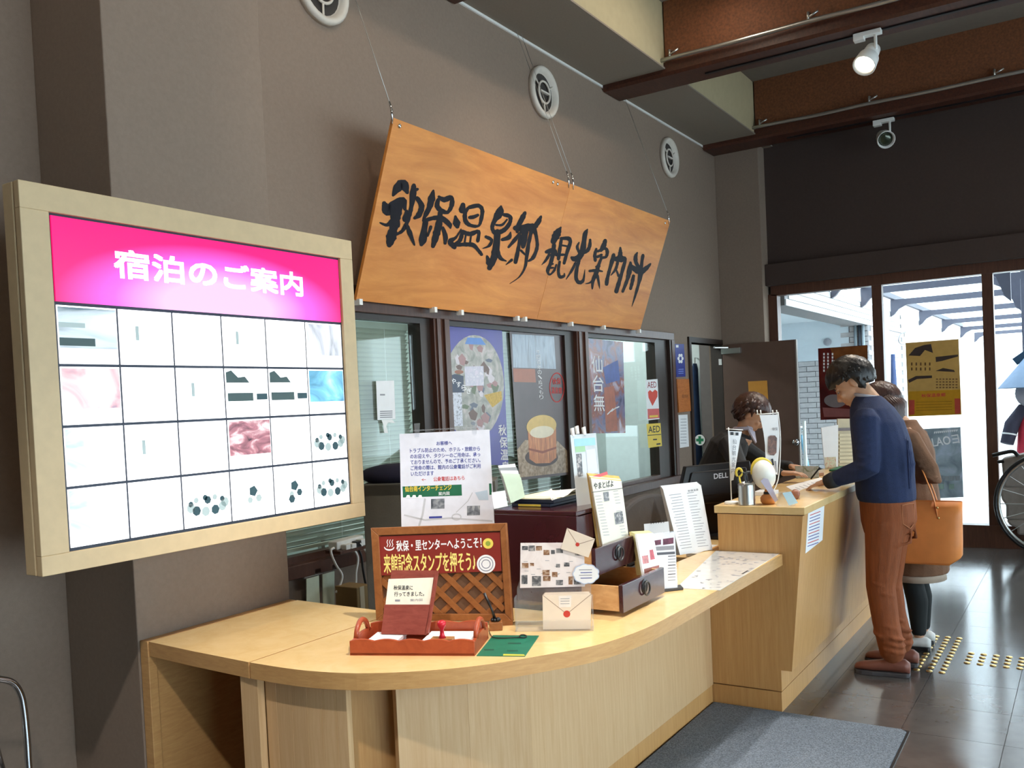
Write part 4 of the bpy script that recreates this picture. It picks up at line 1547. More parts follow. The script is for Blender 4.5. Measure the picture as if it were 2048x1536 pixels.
# stamp invitation board with lattice
SP = lean_plane((752, 1240), (1024, 1244), ZL + 0.012, 0.10)
sb = thing('stamp_board', SP.px(888, 1242), 'brown framed lattice board inviting visitors to stamp, with maroon banner', 'sign board')
oc4 = [(741, 1056), (1012, 1046), (1025, 1243), (752, 1241)]
ic4 = [(757, 1071), (1000, 1062), (1010, 1228), (766, 1228)]
for i in range(4):
    j = (i + 1) % 4
    b = MB()
    b.prism([SP.px(*oc4[i]), SP.px(*oc4[j]), SP.px(*ic4[j]), SP.px(*ic4[i])], -SP.n * 0.02, M_lwood)
    b.build('frame_bar', sb, bevel=0.002)
sheet(SP, ic4, 0.004, M_backing, 'backing', sb, e=-0.015)
sgn = sheet(SP, [(757, 1073), (1000, 1064), (1003, 1142), (763, 1151)], 0.003, M_maroon, 'banner', sb, e=-0.004)
b = MB()
write(b, SP, '秋保・里センターへようこそ！', (793, 1103), (963, 1096), 21, M_paper, -0.0034, 0.0012)
write(b, SP, '来館記念スタンプを押そう♪', (768, 1147), (951, 1142), 38, M_cream_ink, -0.0034, 0.0014)
# hot spring mark
for k in range(3):
    x = 773 + 5 * k
    b.add([SP.px(x + dx, y, -0.0034) for y, dx in ((1094, 0), (1089, 2), (1084, 0), (1079, 2))] + [SP.px(x + dx + 1.6, y, -0.0034) for y, dx in ((1094, 0), (1089, 2), (1084, 0), (1079, 2))],
          [(i, i + 4, i + 5, i + 1) for i in range(3)], M_paper)
b.add([SP.px(778.5 + rx * math.cos(a), 1094 + ry * math.sin(a), -0.0034) for a in [k * math.pi / 10 + 0 for k in range(11)] for rx, ry in ((10.5, 7.5), (8.5, 4.5))],
      [(2 * k, 2 * k + 1, 2 * k + 3, 2 * k + 2) for k in range(10)], M_paper)
ink(b, SP, oval(SP, 976, 1087, 10.5, 10.5), plain('pale_yellow', (236, 214, 96), 0.5), -0.0034)
ink(b, SP, oval(SP, 976, 1087, 5, 5), plain('olive_green', (150, 170, 70), 0.5), -0.0031)
ink(b, SP, oval(SP, 972, 1128, 18.5, 18.5, 28), M_paper, -0.0034)
for r_ in (14.5, 9.0):
    b.add([SP.px(972 + rr * math.cos(a), 1128 + rr * math.sin(a), -0.0031) for a in [k * math.pi / 14 for k in range(29)] for rr in (r_, r_ - 1.1)],
          [(2 * k, 2 * k + 1, 2 * k + 3, 2 * k + 2) for k in range(28)], plain('navy_ink', (50, 56, 96), 0.5))
b.build('lettering', sgn)
# lattice strips
def lat_clip(p, q, box):
    x0, y0, x1, y1 = box
    dx, dy = q[0] - p[0], q[1] - p[1]
    t0, t1 = 0.0, 1.0
    for (a, c) in ((-dx, p[0] - x0), (dx, x1 - p[0]), (-dy, p[1] - y0), (dy, y1 - p[1])):
        if a == 0:
            if c < 0:
                return None
            continue
        r_ = c / a
        if a < 0:
            t0 = max(t0, r_)
        else:
            t1 = min(t1, r_)
    if t0 >= t1:
        return None
    return (p[0] + dx * t0, p[1] + dy * t0), (p[0] + dx * t1, p[1] + dy * t1)


for s_ in (1, -1):
    for k in range(-6, 9):
        cx_ = 880 + k * 46
        r_ = lat_clip((cx_ - 140 * s_, 1050), (cx_ + 140 * s_, 1320), (762, 1140, 1008, 1230))
        if not r_:
            continue
        (px0, py0), (px1, py1) = r_
        dx, dy = px1 - px0, py1 - py0
        l = math.hypot(dx, dy)
        if l < 14:
            continue
        nx, ny = -dy / l * 5.5, dx / l * 5.5
        b = MB()
        e = -0.006 if s_ > 0 else -0.0105
        b.prism([SP.px(px0 + nx, py0 + ny, e), SP.px(px1 + nx, py1 + ny, e), SP.px(px1 - nx, py1 - ny, e), SP.px(px0 - nx, py0 - ny, e)], -SP.n * 0.0042, M_lwood)
        b.build('lattice_strip', sb)
for (fx, fy) in ((770, 1243), (1012, 1246)):
    p = U('z', ZL, fx, fy)
    b = MB()
    b.obox(p - V((0.02, 0.0, 0)) - C_F.to_2d().to_3d() * 0.02, C_R.to_2d().to_3d() * 0.035, C_F.to_2d().to_3d() * 0.09, (0, 0, 0.016), M_lwood)
    b.build('foot', sb)

# tray with scalloped rim
TX = V((2.178 - 2.026, 1.582 - 1.948, 0)).normalized()
TY = V((-TX.y, TX.x, 0))
if TY.dot(C_F) < 0:
    TY = -TY
TO = V((2.026, 1.948, ZL))
TL, TD = 0.396, 0.205
tr = thing('stamp_tray', TO + TX * TL / 2 + TY * TD / 2, 'red-brown lacquered tray with wavy rim holding the stamp things', 'tray')
b = MB()
b.obox(TO, TX * TL, TY * TD, (0, 0, 0.008), M_tray)
b.build('base', tr)


def wavy(o, d, L, t, name, n=5, h=0.045, amp=0.006):
    b = MB()
    pts = [o, o + d * L]
    for k in range(25, -1, -1):
        u = k / 25
        pts.append(o + d * (L * u) + V((0, 0, h + amp * abs(math.sin(u * math.pi * n)))))
    b.prism(pts, t, M_tray)
    b.build(name, tr, bevel=0.0015)


wavy(TO, TX, TL, TY * 0.010, 'tray_side')
wavy(TO + TY * (TD - 0.01), TX, TL, TY * 0.010, 'tray_side', 4, 0.052, 0.008)
for u in (0.0, TL - 0.010):
    o = TO + TX * u
    b = MB()
    pts = [o + TY * 0.010, o + TY * (TD - 0.010)]
    for k in range(20, -1, -1):
        w = k / 20
        pts.append(o + TY * (0.010 + (TD - 0.02) * w) + V((0, 0, 0.040 + 0.010 * math.sin(w * math.pi))))
    b.prism(pts, TX * 0.010, M_tray)
    b.build('tray_side', tr)
    b = MB()
    path = [o + TX * 0.005 + TY * (0.045 + 0.115 * k / 10) + V((0, 0, 0.042 + 0.045 * math.sin(math.pi * k / 10) ** 0.6)) for k in range(11)]
    b.tube(path, 0.0085, M_tray, 8)
    b.build('handle', tr, smooth=True)


def tpt(u, v, z=0.0):
    return TO + TX * u + TY * v + V((0, 0, z))


# white paper pads in the tray
for (u, v, w, d_, lab) in ((0.03, 0.03, 0.10, 0.14, 'white paper pad in the tray beside the rosewood holder'), (0.21, 0.03, 0.165, 0.15, 'white stamping sheet in the tray under the red stamp')):
    t = thing('paper_pad', tpt(u + w / 2, v + d_ / 2, 0.008), lab, 'paper')
    for k in range(2):
        b = MB()
        b.obox(tpt(u + 0.003 * k, v, 0.0085 + 0.011 * k), TX * w, TY * d_, (0, 0, 0.010), M_paper)
        b.build('sheet_stack', t)
# rosewood holder with card
HPN = lean_plane((764, 1267), (852, 1269), ZL + 0.03, 0.33)
hw = thing('card_holder', HPN.px(808, 1268), 'rosewood card holder leaning in the tray with a white card', 'card holder')
sheet(HPN, [(783, 1140), (874, 1141), (852, 1269), (764, 1267)], 0.012, M_rose, 'back_board', hw, e=0, bevel=0.001)
sheet(HPN, [(769, 1209), (863, 1209), (851, 1270), (762, 1268)], 0.010, M_rose, 'front_pocket', hw, e=0.013, bevel=0.001)
b = MB()
b.prism([HPN.px(874, 1141), HPN.px(878, 1143), HPN.px(859, 1266), HPN.px(852, 1269)], HPN.n * 0.013, M_rose)
b.build('side_strip', hw)
cd = sheet(HPN, [(777, 1158), (867, 1155), (860, 1209), (771, 1209)], 0.0008, plain('ivory_card', (246, 240, 220), 0.6), 'card', hw, e=0.002)
b = MB()
write(b, HPN, '秋保温泉に', (787, 1180), (825, 1180), 9, M_ink, 0.0026, 0.0004)
write(b, HPN, '行ってきました。', (788, 1193), (848, 1192), 9, M_ink, 0.0026, 0.0004)
write(b, HPN, '案内図', (820, 1203), (845, 1202), 5, M_grey_ink, 0.0026)
ink(b, HPN, [(790, 1199), (800, 1199), (800, 1203), (790, 1203)], M_grey_ink, 0.0026)
b.build('card_print', cd)
# red stamp on its wooden block
p = tpt(0.285, 0.045, 0.0295)
st = thing('rubber_stamp', p, 'red knobbed rubber stamp standing on its wooden block in the tray', 'stamp')
b = MB()
b.obox(p - TX * 0.035 - TY * 0.015, TX * 0.07, TY * 0.035, (0, 0, 0.014), wood('stamp_block', (150, 100, 56), (178, 130, 80), (5, 5, 5), 0.5))
b.build('block', st, bevel=0.0015)
b = MB()
b.lathe([(0.012, 0.014), (0.007, 0.024), (0.006, 0.04), (0.013, 0.052), (0.014, 0.062), (0.008, 0.068)], p, plain('stamp_red', (196, 30, 48), 0.3), 16)
b.build('knob', st, smooth=True)

# wooden block with black beaded pen
p = U('z', ZL, 992, 1262)
pb = thing('pen_stand', p, 'small wooden block holding a black beaded pen beside the stamp board', 'pen stand')
cx2, cf2 = C_R.to_2d().to_3d().normalized(), C_F.to_2d().to_3d().normalized()
b = MB()
b.obox(p - cx2 * 0.022, cx2 * 0.044, cf2 * 0.04, (0, 0, 0.028), M_lwood)
b.build('block', pb, bevel=0.002)
b = MB()
b.tube([p + cf2 * 0.02 + V((0, 0, 0.028)), p + cf2 * 0.02 - cx2 * 0.012 + V((0, 0, 0.07)), p + cf2 * 0.02 - cx2 * 0.034 + V((0, 0, 0.125))], [0.006, 0.004, 0.005], M_black, 8)
b.build('pen', pb, smooth=True)
for k in range(7):
    an = k * 0.9
    b = MB()
    b.ball(p + cf2 * (0.02 + 0.012 * math.sin(an)) + cx2 * 0.012 * math.cos(an) + V((0, 0, 0.034)), 0.0058, M_black, 8, 6)
    b.build('bead', pb, smooth=True)

# green folder with cord
GZ = ZL
t = thing('green_folder', U('z', GZ, 1015, 1290), 'flat green folder with a yellow tab lying beside the tray', 'folder')
GP = Plane((2.3, 1.55, ZL + 0.0022), (0, 0, 1), C_F)
sheet(GP, [(953, 1311), (1050, 1312), (1078, 1271), (986, 1270)], 0.0022, plain('green_board', (22, 112, 86), 0.45, var=0.1), 'cover', t)
b = MB()
ink(b, GP, [(1007, 1308), (1048, 1309), (1050, 1311.5), (1006, 1311)], M_yellow, 0.0004)
for (x, y, w) in ((968, 1301, 20), (1014, 1303, 22), (1016, 1288, 26)):
    ink(b, GP, [(x, y), (x + w, y), (x + w, y - 3), (x, y - 3)], plain('deep_green', (16, 80, 62), 0.5), 0.0004)
b.build('print', t)
b = MB()
pp = [GP.px(x, y, 0.003) for x, y in ((978, 1262), (985, 1274), (1005, 1276), (1030, 1275), (1042, 1275))]
b.tube(smooth_path(pp, 5), 0.0016, M_black, 6)
b.tube([GP.px(1046 + 7 * math.cos(a), 1272.5 + 3 * math.sin(a), 0.003) for a in [k * math.pi / 8 for k in range(16)]], 0.0018, M_black, 6, closed=True)
tag(b.build('black_cord', smooth=True), 'thin black cord with a loop lying on the green folder', 'cord')

# acrylic holder with envelopes
AP = lean_plane((1031, 1264), (1186, 1262), ZL, 0.0)
ah = thing('acrylic_holder', AP.px(1108, 1263), 'clear acrylic leaflet holder with envelopes before the dark chest', 'leaflet holder')
ab = -AP.n
b = MB()
b.prism([AP.px(x, y) for x, y in ((1031, 1264), (1187, 1262), (1186, 1240), (1031, 1242))], ab * 0.003, M_clear)
b.build('front_lip', ah)
b = MB()
b.prism([AP.px(x, y, -0.055) for x, y in ((1036, 1245), (1183, 1243), (1182, 1168), (1168, 1158), (1040, 1160), (1034, 1176))], ab * 0.003, M_clear)
b.build('back_wall', ah)
for (x0, x1) in ((1031, 1032.5), (1185.5, 1187)):
    b = MB()
    p0 = AP.px(x0, 1263)
    p1 = AP.px(x1, 1263)
    b.obox(p0, p1 - p0, ab * 0.055, (0, 0, 0.11), M_clear)
    b.build('side_wall', ah)
b = MB()
p0, p1 = AP.px(1031, 1264), AP.px(1187, 1262)
b.obox(p0, p1 - p0, ab * 0.055, (0, 0, 0.003), M_clear)
b.build('floor_plate', ah)


def envelope(plane, corners, e, seal, name, parent, n=1, thick=0.0016):
    o = sheet(plane, corners, thick, plain('kraft_pale_paper', (232, 216, 196), 0.7, var=0.03), name, parent, e=e)
    b = MB()
    tl, trr, br, bl = corners
    mid = ((tl[0] + trr[0] + br[0] + bl[0]) / 4, (tl[1] + trr[1] + br[1] + bl[1]) / 4)
    tgt = (mid[0] + (br[0] - trr[0]) * 0.06, mid[1] + (br[1] - trr[1]) * 0.06)
    for s_ in (tl, trr):
        dx, dy = tgt[0] - s_[0], tgt[1] - s_[1]
        l = math.hypot(dx, dy)
        nx, ny = -dy / l * 0.55, dx / l * 0.55
        ink(b, plane, [(s_[0] + nx, s_[1] + ny), (tgt[0] + nx, tgt[1] + ny), (tgt[0] - nx, tgt[1] - ny), (s_[0] - nx, s_[1] - ny)], plain('fold_line', (160, 136, 118), 0.7), e + 0.0003)
    ink(b, plane, oval(plane, tgt[0], tgt[1], seal, seal, 14), plain('wax_red', (200, 62, 52), 0.5), e + 0.0006)
    b.build('fold_and_seal', o)
    return o


for k in range(5):
    e = -0.008 - 0.008 * (4 - k)
    c4 = [(1085 + (4 - k), 1190 - (4 - k) * 1.2), (1183 - (4 - k), 1188 - (4 - k) * 1.2), (1181, 1258 - (4 - k) * 2.6), (1086, 1259 - (4 - k) * 2.6)]
    o = envelope(AP, c4, e, 7 if k == 4 else 1, 'envelope', None)
    tag(o, 'cream envelope with a red seal in the clear holder, foremost of its bundle' if k == 4 else 'cream envelope bundled behind the front one in the clear holder', 'envelope', 'envelopes in the clear holder')
    if k == 4:
        b = MB()
        ink(b, AP, [(1117, 1192), (1143, 1191), (1142, 1214), (1118, 1215)], plain('label_paper', (236, 228, 220), 0.6), e + 0.0004)
        for q in range(3):
            ink(b, AP, [(1121, 1197 + 5 * q), (1139, 1196.6 + 5 * q), (1139, 1197.6 + 5 * q), (1121, 1198 + 5 * q)], M_grey_ink, e + 0.0007)
        b.build('label', o)
lf = sheet(AP, [(1041, 1086), (1168, 1085), (1170, 1173), (1040, 1176)], 0.0012, picture('map_sheet_print', [(226, 212, 208), (240, 230, 226), (214, 200, 198)], 10, rough=0.6), 'map_card', e=-0.050)
tag(lf, 'pale printed map card with small photos standing in the clear holder', 'card')
b = MB()
rr = random.Random(3)
for (x, y, w, h) in ((1044, 1092, 12, 8), (1057, 1091, 13, 11), (1072, 1092, 12, 9), (1087, 1100, 12, 10), (1102, 1100, 8, 8), (1112, 1097, 14, 9), (1044, 1126, 13, 10), (1060, 1126, 8, 6), (1112, 1128, 8, 7), (1128, 1125, 11, 8), (1085, 1140, 14, 11), (1104, 1144, 11, 10),
                     (1086, 1152, 15, 10), (1064, 1152, 18, 20), (1043, 1150, 12, 18), (1112, 1160, 14, 10), (1137, 1153, 8, 16), (1148, 1157, 14, 12), (1150, 1102, 13, 9)):
    ink(b, AP, [(x, y), (x + w, y), (x + w, y + h), (x, y + h)], rr.choice([picture('tiny_photo_a', [(40, 44, 52), (110, 110, 112), (190, 184, 180)], 70), picture('tiny_photo_b', [(70, 50, 40), (150, 110, 80), (210, 190, 170)], 70)]), -0.0496)
for k in range(16):
    x, y = rr.uniform(1044, 1158), rr.uniform(1112, 1150)
    ink(b, AP, [(x, y), (x + 8, y), (x + 8, y + 0.9), (x, y + 0.9)], M_grey_ink, -0.0497)
b.build('print', lf)
env2 = envelope(AP, [(1134, 1056), (1190, 1078), (1177, 1115), (1122, 1098)], -0.046, 4, 'envelope', None)
tag(env2, 'tilted cream envelope with a red seal fixed above the map card', 'envelope')
b = MB()
cl = []
for k in range(40):
    a = 2 * math.pi * k / 40
    r_ = 1 + 0.10 * abs(math.sin(a * 4.5))
    cl.append((1172 + 25 * r_ * math.cos(a), 1148 + 19 * r_ * math.sin(a)))
b.prism([AP.px(x, y, -0.044) for x, y in cl], ab * 0.001, plain('pale_blue_card', (188, 204, 228), 0.6))
o = b.build('cloud_tag')
tag(o, 'cloud shaped white tag with a blue rim on the map card', 'tag')
b = MB()
ink(b, AP, [(1172 + (x - 1172) * 0.93, 1148 + (y - 1148) * 0.92) for x, y in cl], M_paper, -0.0436)
for k in range(4):
    ink(b, AP, [(1158 + 3 * (k % 2), 1139 + 5.5 * k), (1184, 1138.6 + 5.5 * k), (1184, 1140 + 5.5 * k), (1158 + 3 * (k % 2), 1140.4 + 5.5 * k)], M_blue_ink if k % 2 else M_grey_ink, -0.0432)
b.build('face', o)

# dark lacquered chest with pulled drawers
M_chest = plain('dark_red_lacquer', (58, 22, 28), 0.22, var=0.12, scale=8, coat=0.4)
M_draw = wood('pale_drawer_wood', (196, 148, 96), (216, 172, 120), (4, 4, 14), 0.5, 5)
ch = thing('small_chest', (2.95, 1.71, ZL), 'dark red lacquered little chest with two drawers pulled out on the counter', 'chest')
cx0, cx1, cy0, cy1, cz0, cz1 = 2.76, 3.15, 1.535, 1.885, ZL, 1.115
b = MB()
b.box((cx0, cy0, cz1 - 0.016), (cx1, cy1, cz1), M_chest)
b.build('top_board', ch, bevel=0.003)
for (x0, x1) in ((cx0, cx0 + 0.016), (cx1 - 0.016, cx1)):
    b = MB()
    b.box((x0, cy0, cz0), (x1, cy1, cz1 - 0.016), M_chest)
    b.build('side_board', ch, bevel=0.002)
b = MB()
b.box((cx0 + 0.016, cy1 - 0.012, cz0), (cx1 - 0.016, cy1, cz1 - 0.016), M_chest)
b.build('back_board', ch)
for z in (cz0, 0.873, 0.993):
    b = MB()
    b.box((cx0 + 0.016, cy0 + 0.002, z), (cx1 - 0.016, cy1 - 0.012, z + 0.010), M_chest)
    b.build('shelf', ch)


def drawer(y0, z0, z1):
    w0, w1 = cx0 + 0.020, cx1 - 0.020
    dr = MB()
    dr.box((w0 - 0.004, y0, z0), (w1 + 0.004, y0 + 0.016, z1), M_chest)
    dr_o = dr.build('drawer_front', ch, bevel=0.002)
    yb = cy0 + 0.15
    for (x0, x1) in ((w0, w0 + 0.010), (w1 - 0.010, w1)):
        b = MB()
        b.box((x0, y0 + 0.016, z0 + 0.004), (x1, yb, z1 - 0.006), M_draw)
        b.build('drawer_side', ch)
    b = MB()
    b.box((w0 + 0.01, y0 + 0.016, z0 + 0.004), (w1 - 0.01, yb, z0 + 0.010), M_draw)
    b.build('drawer_bottom', ch)
    xm, zm = (w0 + w1) / 2, (z0 + z1) / 2
    b = MB()
    b.lathe([(0.026, 0), (0.026, 0.002), (0.02, 0.004), (0.006, 0.005)], (xm, y0, zm + 0.012), M_black, 16, up=(0, -1, 0))
    b.tube([(xm + 0.024 * math.cos(a), y0 - 0.010, zm + 0.004 + 0.024 * math.sin(a)) for a in [k * math.pi / 10 for k in range(20)]], 0.0035, M_black, 6, closed=True)
    b.build('ring_pull', dr_o)


drawer(1.375, 0.765, 0.862)
drawer(1.475, 0.886, 0.983)
drawer(1.537, 1.006, 1.096)

# newspapers in the upper drawer
NP = Plane((2.86, 1.498, 0.90), V((0.0, -1, 0.06)), (0, 0, 1))
M_news = plain('newsprint', (226, 222, 206), 0.8, var=0.03)
M_oldnews = plain('yellowed_newsprint', (216, 184, 108), 0.8, var=0.1)
nw = None
for k in range(6):
    e = -0.0045 * (5 - k)
    o = sheet(NP, [(1182 - (5 - k) * 1.4, 956 - (5 - k) * 2), (1243 - (5 - k), 962 - (5 - k) * 2), (1258, 1078), (1206 - (5 - k) * 2, 1093)], 0.0042, M_news if k in (5, 3) else M_oldnews, 'newspaper', e=e)
    tag(o, 'printed local newspaper with photos, foremost of the bundle in the upper drawer' if k == 5 else 'yellowed newspaper bundled behind the front one in the upper drawer', 'newspaper', 'newspapers in the chest drawer')
    nw = o
b = MB()
write(b, NP, 'やまとばよ', (1188, 979), (1227, 973), 13, M_ink, 0.0006, 0.0008)
ink(b, NP, [(1184, 984), (1245, 976), (1245, 977), (1184, 985)], M_ink, 0.0006)
ink(b, NP, [(1206, 985), (1217, 983), (1219, 1001), (1208, 1003)], picture('tiny_photo_a', [(40, 44, 52), (110, 110, 112), (190, 184, 180)], 70), 0.0006)
ink(b, NP, [(1228, 1026), (1245, 1022), (1248, 1046), (1231, 1049)], picture('tiny_photo_a', [(40, 44, 52), (110, 110, 112), (190, 184, 180)], 70), 0.0006)
for k in range(14):
    y = 992 + 6 * k
    x = 1190 + k * 1.3
    ink(b, NP, [(x, y), (x + 12, y - 1), (x + 12, y), (x, y + 1)], M_grey_ink, 0.0006)
    ink(b, NP, [(x + 36, y - 10 if k < 5 else y), (x + 46, y - 11 if k < 5 else y - 1), (x + 46, y - 10 if k < 5 else y), (x + 36, y - 9 if k < 5 else y + 1)], M_grey_ink, 0.0006)
b.build('print', nw)
o = sheet(NP, [(1178, 955), (1214, 943), (1216, 949), (1186, 958)], 0.001, plain('coral_paper', (226, 92, 96), 0.6), 'index_slip', e=-0.012)
tag(o, 'coral red paper slip standing among the newspapers', 'paper slip')

# leaflets in the lower drawer
FP = Plane((2.98, 1.405, 0.80), V((0.03, -1, 0.22)), (0, 0, 1))
for k in range(6):
    e = -0.010 * (5 - k)
    o = sheet(FP, [(1273 - (5 - k) * 2.2, 1068 - (5 - k)), (1306 - (5 - k) * 1.6, 1066 - (5 - k)), (1320, 1141), (1287 - (5 - k) * 2, 1150)], 0.008, M_paper if k == 5 else plain('pale_yellow_paper', (222, 216, 160), 0.7), 'leaflet', e=e)
    tag(o, 'white leaflet with a red picture, foremost in the lower drawer' if k == 5 else 'pale yellow leaflet packed behind the white one in the lower drawer', 'leaflet', 'leaflets in the lower drawer')
b = MB()
ink(b, FP, [(1284, 1112), (1296, 1110), (1298, 1126), (1286, 1128)], plain('dusty_pink_print', (196, 130, 130), 0.6, var=0.3, scale=60), 0.0006)
ink(b, FP, [(1299, 1100), (1306, 1099), (1310, 1118), (1301, 1120)], plain('rose_print', (186, 90, 100), 0.6, var=0.3, scale=60), 0.0006)
ink(b, FP, [(1288, 1138), (1318, 1130), (1319, 1138), (1289, 1147)], plain('brownish_print', (150, 90, 80), 0.6), 0.0006)
b.build('print', o)

# guide sheet on a dark stand beside the chest
GS = lean_plane((1310, 1180), (1356, 1176), ZL + 0.008, 0.12)
gs = thing('guide_stand', GS.px(1333, 1179), 'clear stand with a printed guide sheet on a dark base by the drawers', 'leaflet stand')
sheet(GS, [(1300, 1068), (1350, 1062), (1356, 1177), (1306, 1181)], 0.004, M_clear, 'acrylic_back', gs, e=-0.004)
o = sheet(GS, [(1301, 1070), (1349, 1064), (1355, 1176), (1307, 1180)], 0.001, plain('guide_paper', (226, 226, 230), 0.6), 'guide_sheet', gs, e=0)
b = MB()
for (x0, y0, x1, y1, m) in ((1303, 1082, 1322, 1092, M_red_ink), (1326, 1078, 1347, 1090, M_red_ink), (1303, 1094, 1348, 1102, M_grey_ink), (1303, 1106, 1350, 1111, plain('slate_ink', (90, 92, 100), 0.6))):
    ink(b, GS, [(x0, y0), (x1, y0 - 3), (x1, y1 - 3), (x0, y1)], plain('plum_photo', (110, 60, 80), 0.6, var=0.4, scale=50) if m is M_red_ink else m, 0.0005)
for k in range(9):
    ink(b, GS, [(1336, 1112 + 6 * k), (1351, 1111 + 6 * k), (1351, 1112.4 + 6 * k), (1336, 1113.4 + 6 * k)], M_ink if k % 3 == 0 else M_grey_ink, 0.0005)
b.build('guide_print', o)
b = MB()
p0, p1 = U('z', ZL, 1312, 1186), U('z', ZL, 1367, 1180)
b.obox(p0, p1 - p0, cf2 * 0.06, (0, 0, 0.010), plain('dark_base', (50, 44, 40), 0.4))
b.build('base', gs, bevel=0.002)

# spiral calendar and price list
CP = lean_plane((1292, 1120), (1345, 1116), ZL, 0.15)
cal = thing('desk_calendar', CP.px(1318, 1118), 'small white spiral desk calendar behind the guide sheet', 'calendar')
sheet(CP, [(1288, 1048), (1337, 1043), (1345, 1116), (1292, 1120)], 0.003, M_paper, 'pages', cal)
for k in range(6):
    b = MB()
    c = CP.px(1302 + 5 * k, 1045 - 0.5 * k, 0.0)
    b.tube([c + V((0, 0, 0.007 * math.sin(a))) + CP.n * 0.007 * math.cos(a) for a in [q * math.pi / 5 for q in range(10)]], 0.0012, M_black, 5, closed=True)
    b.build('spiral_ring', cal)
LPN = lean_plane((1365, 1112), (1424, 1100), ZL, 0.16)
for k in range(5):
    e = -0.010 * (4 - k)
    d_ = (4 - k)
    o = sheet(LPN, [(1326 - d_ * 1.2, 978 - d_ * 1.6), (1402 - d_ * 2, 970 - d_ * 1.6), (1425, 1099), (1360 - d_ * 2, 1110)], 0.006, M_paper, 'price_list', e=e)
    tag(o, 'white printed list leaning by the tall counter, foremost of its sheaf' if k == 4 else 'white list sheet stacked behind the front list by the tall counter', 'list', 'printed lists by the tall counter')
b = MB()
for k in range(20):
    y = 990 + 5.6 * k
    x = 1338 + k * 1.15
    ink(b, LPN, [(x + (k * 7) % 5, y), (x + 24, y - 3), (x + 24, y - 2), (x + (k * 7) % 5, y + 1)], M_grey_ink, 0.0005)
    ink(b, LPN, [(x + 36, y - 4), (x + 50 + (k * 5) % 8, y - 6), (x + 50 + (k * 5) % 8, y - 5), (x + 36, y - 3)], M_grey_ink, 0.0005)
write(b, LPN, '秋保温泉', (1376, 984), (1397, 981), 4, M_ink, 0.0005)
b.build('print', o)

# large sheets laid under clear film on the counter
TPN = Plane((3.7, 1.4, ZL + 0.0016), (0, 0, 1), (0, 1, 0))
o = sheet(TPN, [(1352, 1176), (1440, 1180), (1560, 1106), (1432, 1101)], 0.0016, plain('laid_sheet', (226, 226, 222), 0.25, coat=0.4), 'laid_map')
tag(o, 'large white map sheet laid flat at the end of the low counter', 'map')
b = MB()
rr = random.Random(5)
for k in range(70):
    u, v = rr.random(), rr.random()
    x = 1352 + (1432 - 1352) * v + (88 + 40 * v) * u
    y = 1178 - 76 * v
    w = rr.uniform(3, 9)
    ink(b, TPN, [(x, y), (x + w, y), (x + w + 1, y - 1.4), (x + 1, y - 1.4)], M_grey_ink, 0.0003)
ink(b, TPN, [(1482, 1148), (1494, 1141), (1498, 1141), (1486, 1148)], M_ink, 0.0004)
b.build('print', o)

# ---------------------------------------------------------------- notice on a clear stand behind the stamp board
NT = Plane(U('z', ZL, 895, 1205), V((-0.80, -0.60, 0)), (0, 0, 1))
nt_ = thing('notice_stand', NT.px(892, 1204), 'white customer notice clipped on a clear stand above the stamp board', 'notice')
nt_.location.z = ZL
o = sheet(NT, [(799, 868), (979, 859), (989, 1052), (803, 1058)], 0.002, plain('notice_paper', (228, 228, 236), 0.6), 'paper', nt_)
b = MB()
rows = ['トラブル防止のため、ホテル・旅館から', 'のお迎えや、タクシーのご用命は、承っ', 'ておりませんので、予めご了承ください。', 'ご用命の際は、館内の公衆電話がご利用', 'いただけます']
write(b, NT, 'お客様へ', (873, 891), (904, 889.5), 8, M_blue_ink, 0.0005, 0.0004)
for k, rw in enumerate(rows):
    x1 = 960 if k < 4 else 866
    write(b, NT, rw, (820 + 0.5 * k, 906 + 11.6 * k), (x1 + k * 0.4, 901.5 + 11.6 * k if k < 4 else 904.5 + 11.6 * k), 9, M_blue_ink, 0.0005, 0.0004)
write(b, NT, '公衆電話はあちら', (867, 963), (929, 960), 9, M_red_ink, 0.0005, 0.0004)
write(b, NT, '←', (843, 962), (852, 962), 5, M_red_ink, 0.0005)
ink(b, NT, [(805, 973), (923, 969), (924, 991), (806, 995)], M_green, 0.0004)
ink(b, NT, [(978, 967), (983, 967), (984, 989), (979, 990)], M_green, 0.0004)
write(b, NT, '仙台南インターチェンジ', (810, 984), (903, 980), 11, M_yellow, 0.0008, 0.0008)
write(b, NT, '案内図', (877, 991), (899, 990), 7, M_paper, 0.0008, 0.0003)
for k in range(3):
    ink(b, NT, [(811 + 12 * k, 996), (814 + 12 * k, 990), (819 + 12 * k, 990), (821 + 12 * k, 996)], M_paper, 0.0008)
for (x, y, w, h) in ((862, 998, 27, 20), (934, 1012, 26, 19)):
    ink(b, NT, [(x, y), (x + w, y - 1), (x + w, y + h - 1), (x, y + h)], picture('road_photo', [(60, 64, 72), (130, 134, 140), (190, 190, 190)], 40), 0.0006)
M_road = plain('map_road', (196, 196, 200), 0.6)


def road(pts, w):
    for i in range(len(pts) - 1):
        (x0, y0), (x1, y1) = pts[i], pts[i + 1]
        l = math.hypot(x1 - x0, y1 - y0)
        nx, ny = -(y1 - y0) / l * w, (x1 - x0) / l * w
        ink(b, NT, [(x0 + nx, y0 + ny), (x1 + nx, y1 + ny), (x1 - nx, y1 - ny), (x0 - nx, y0 - ny)], M_road, 0.0004)


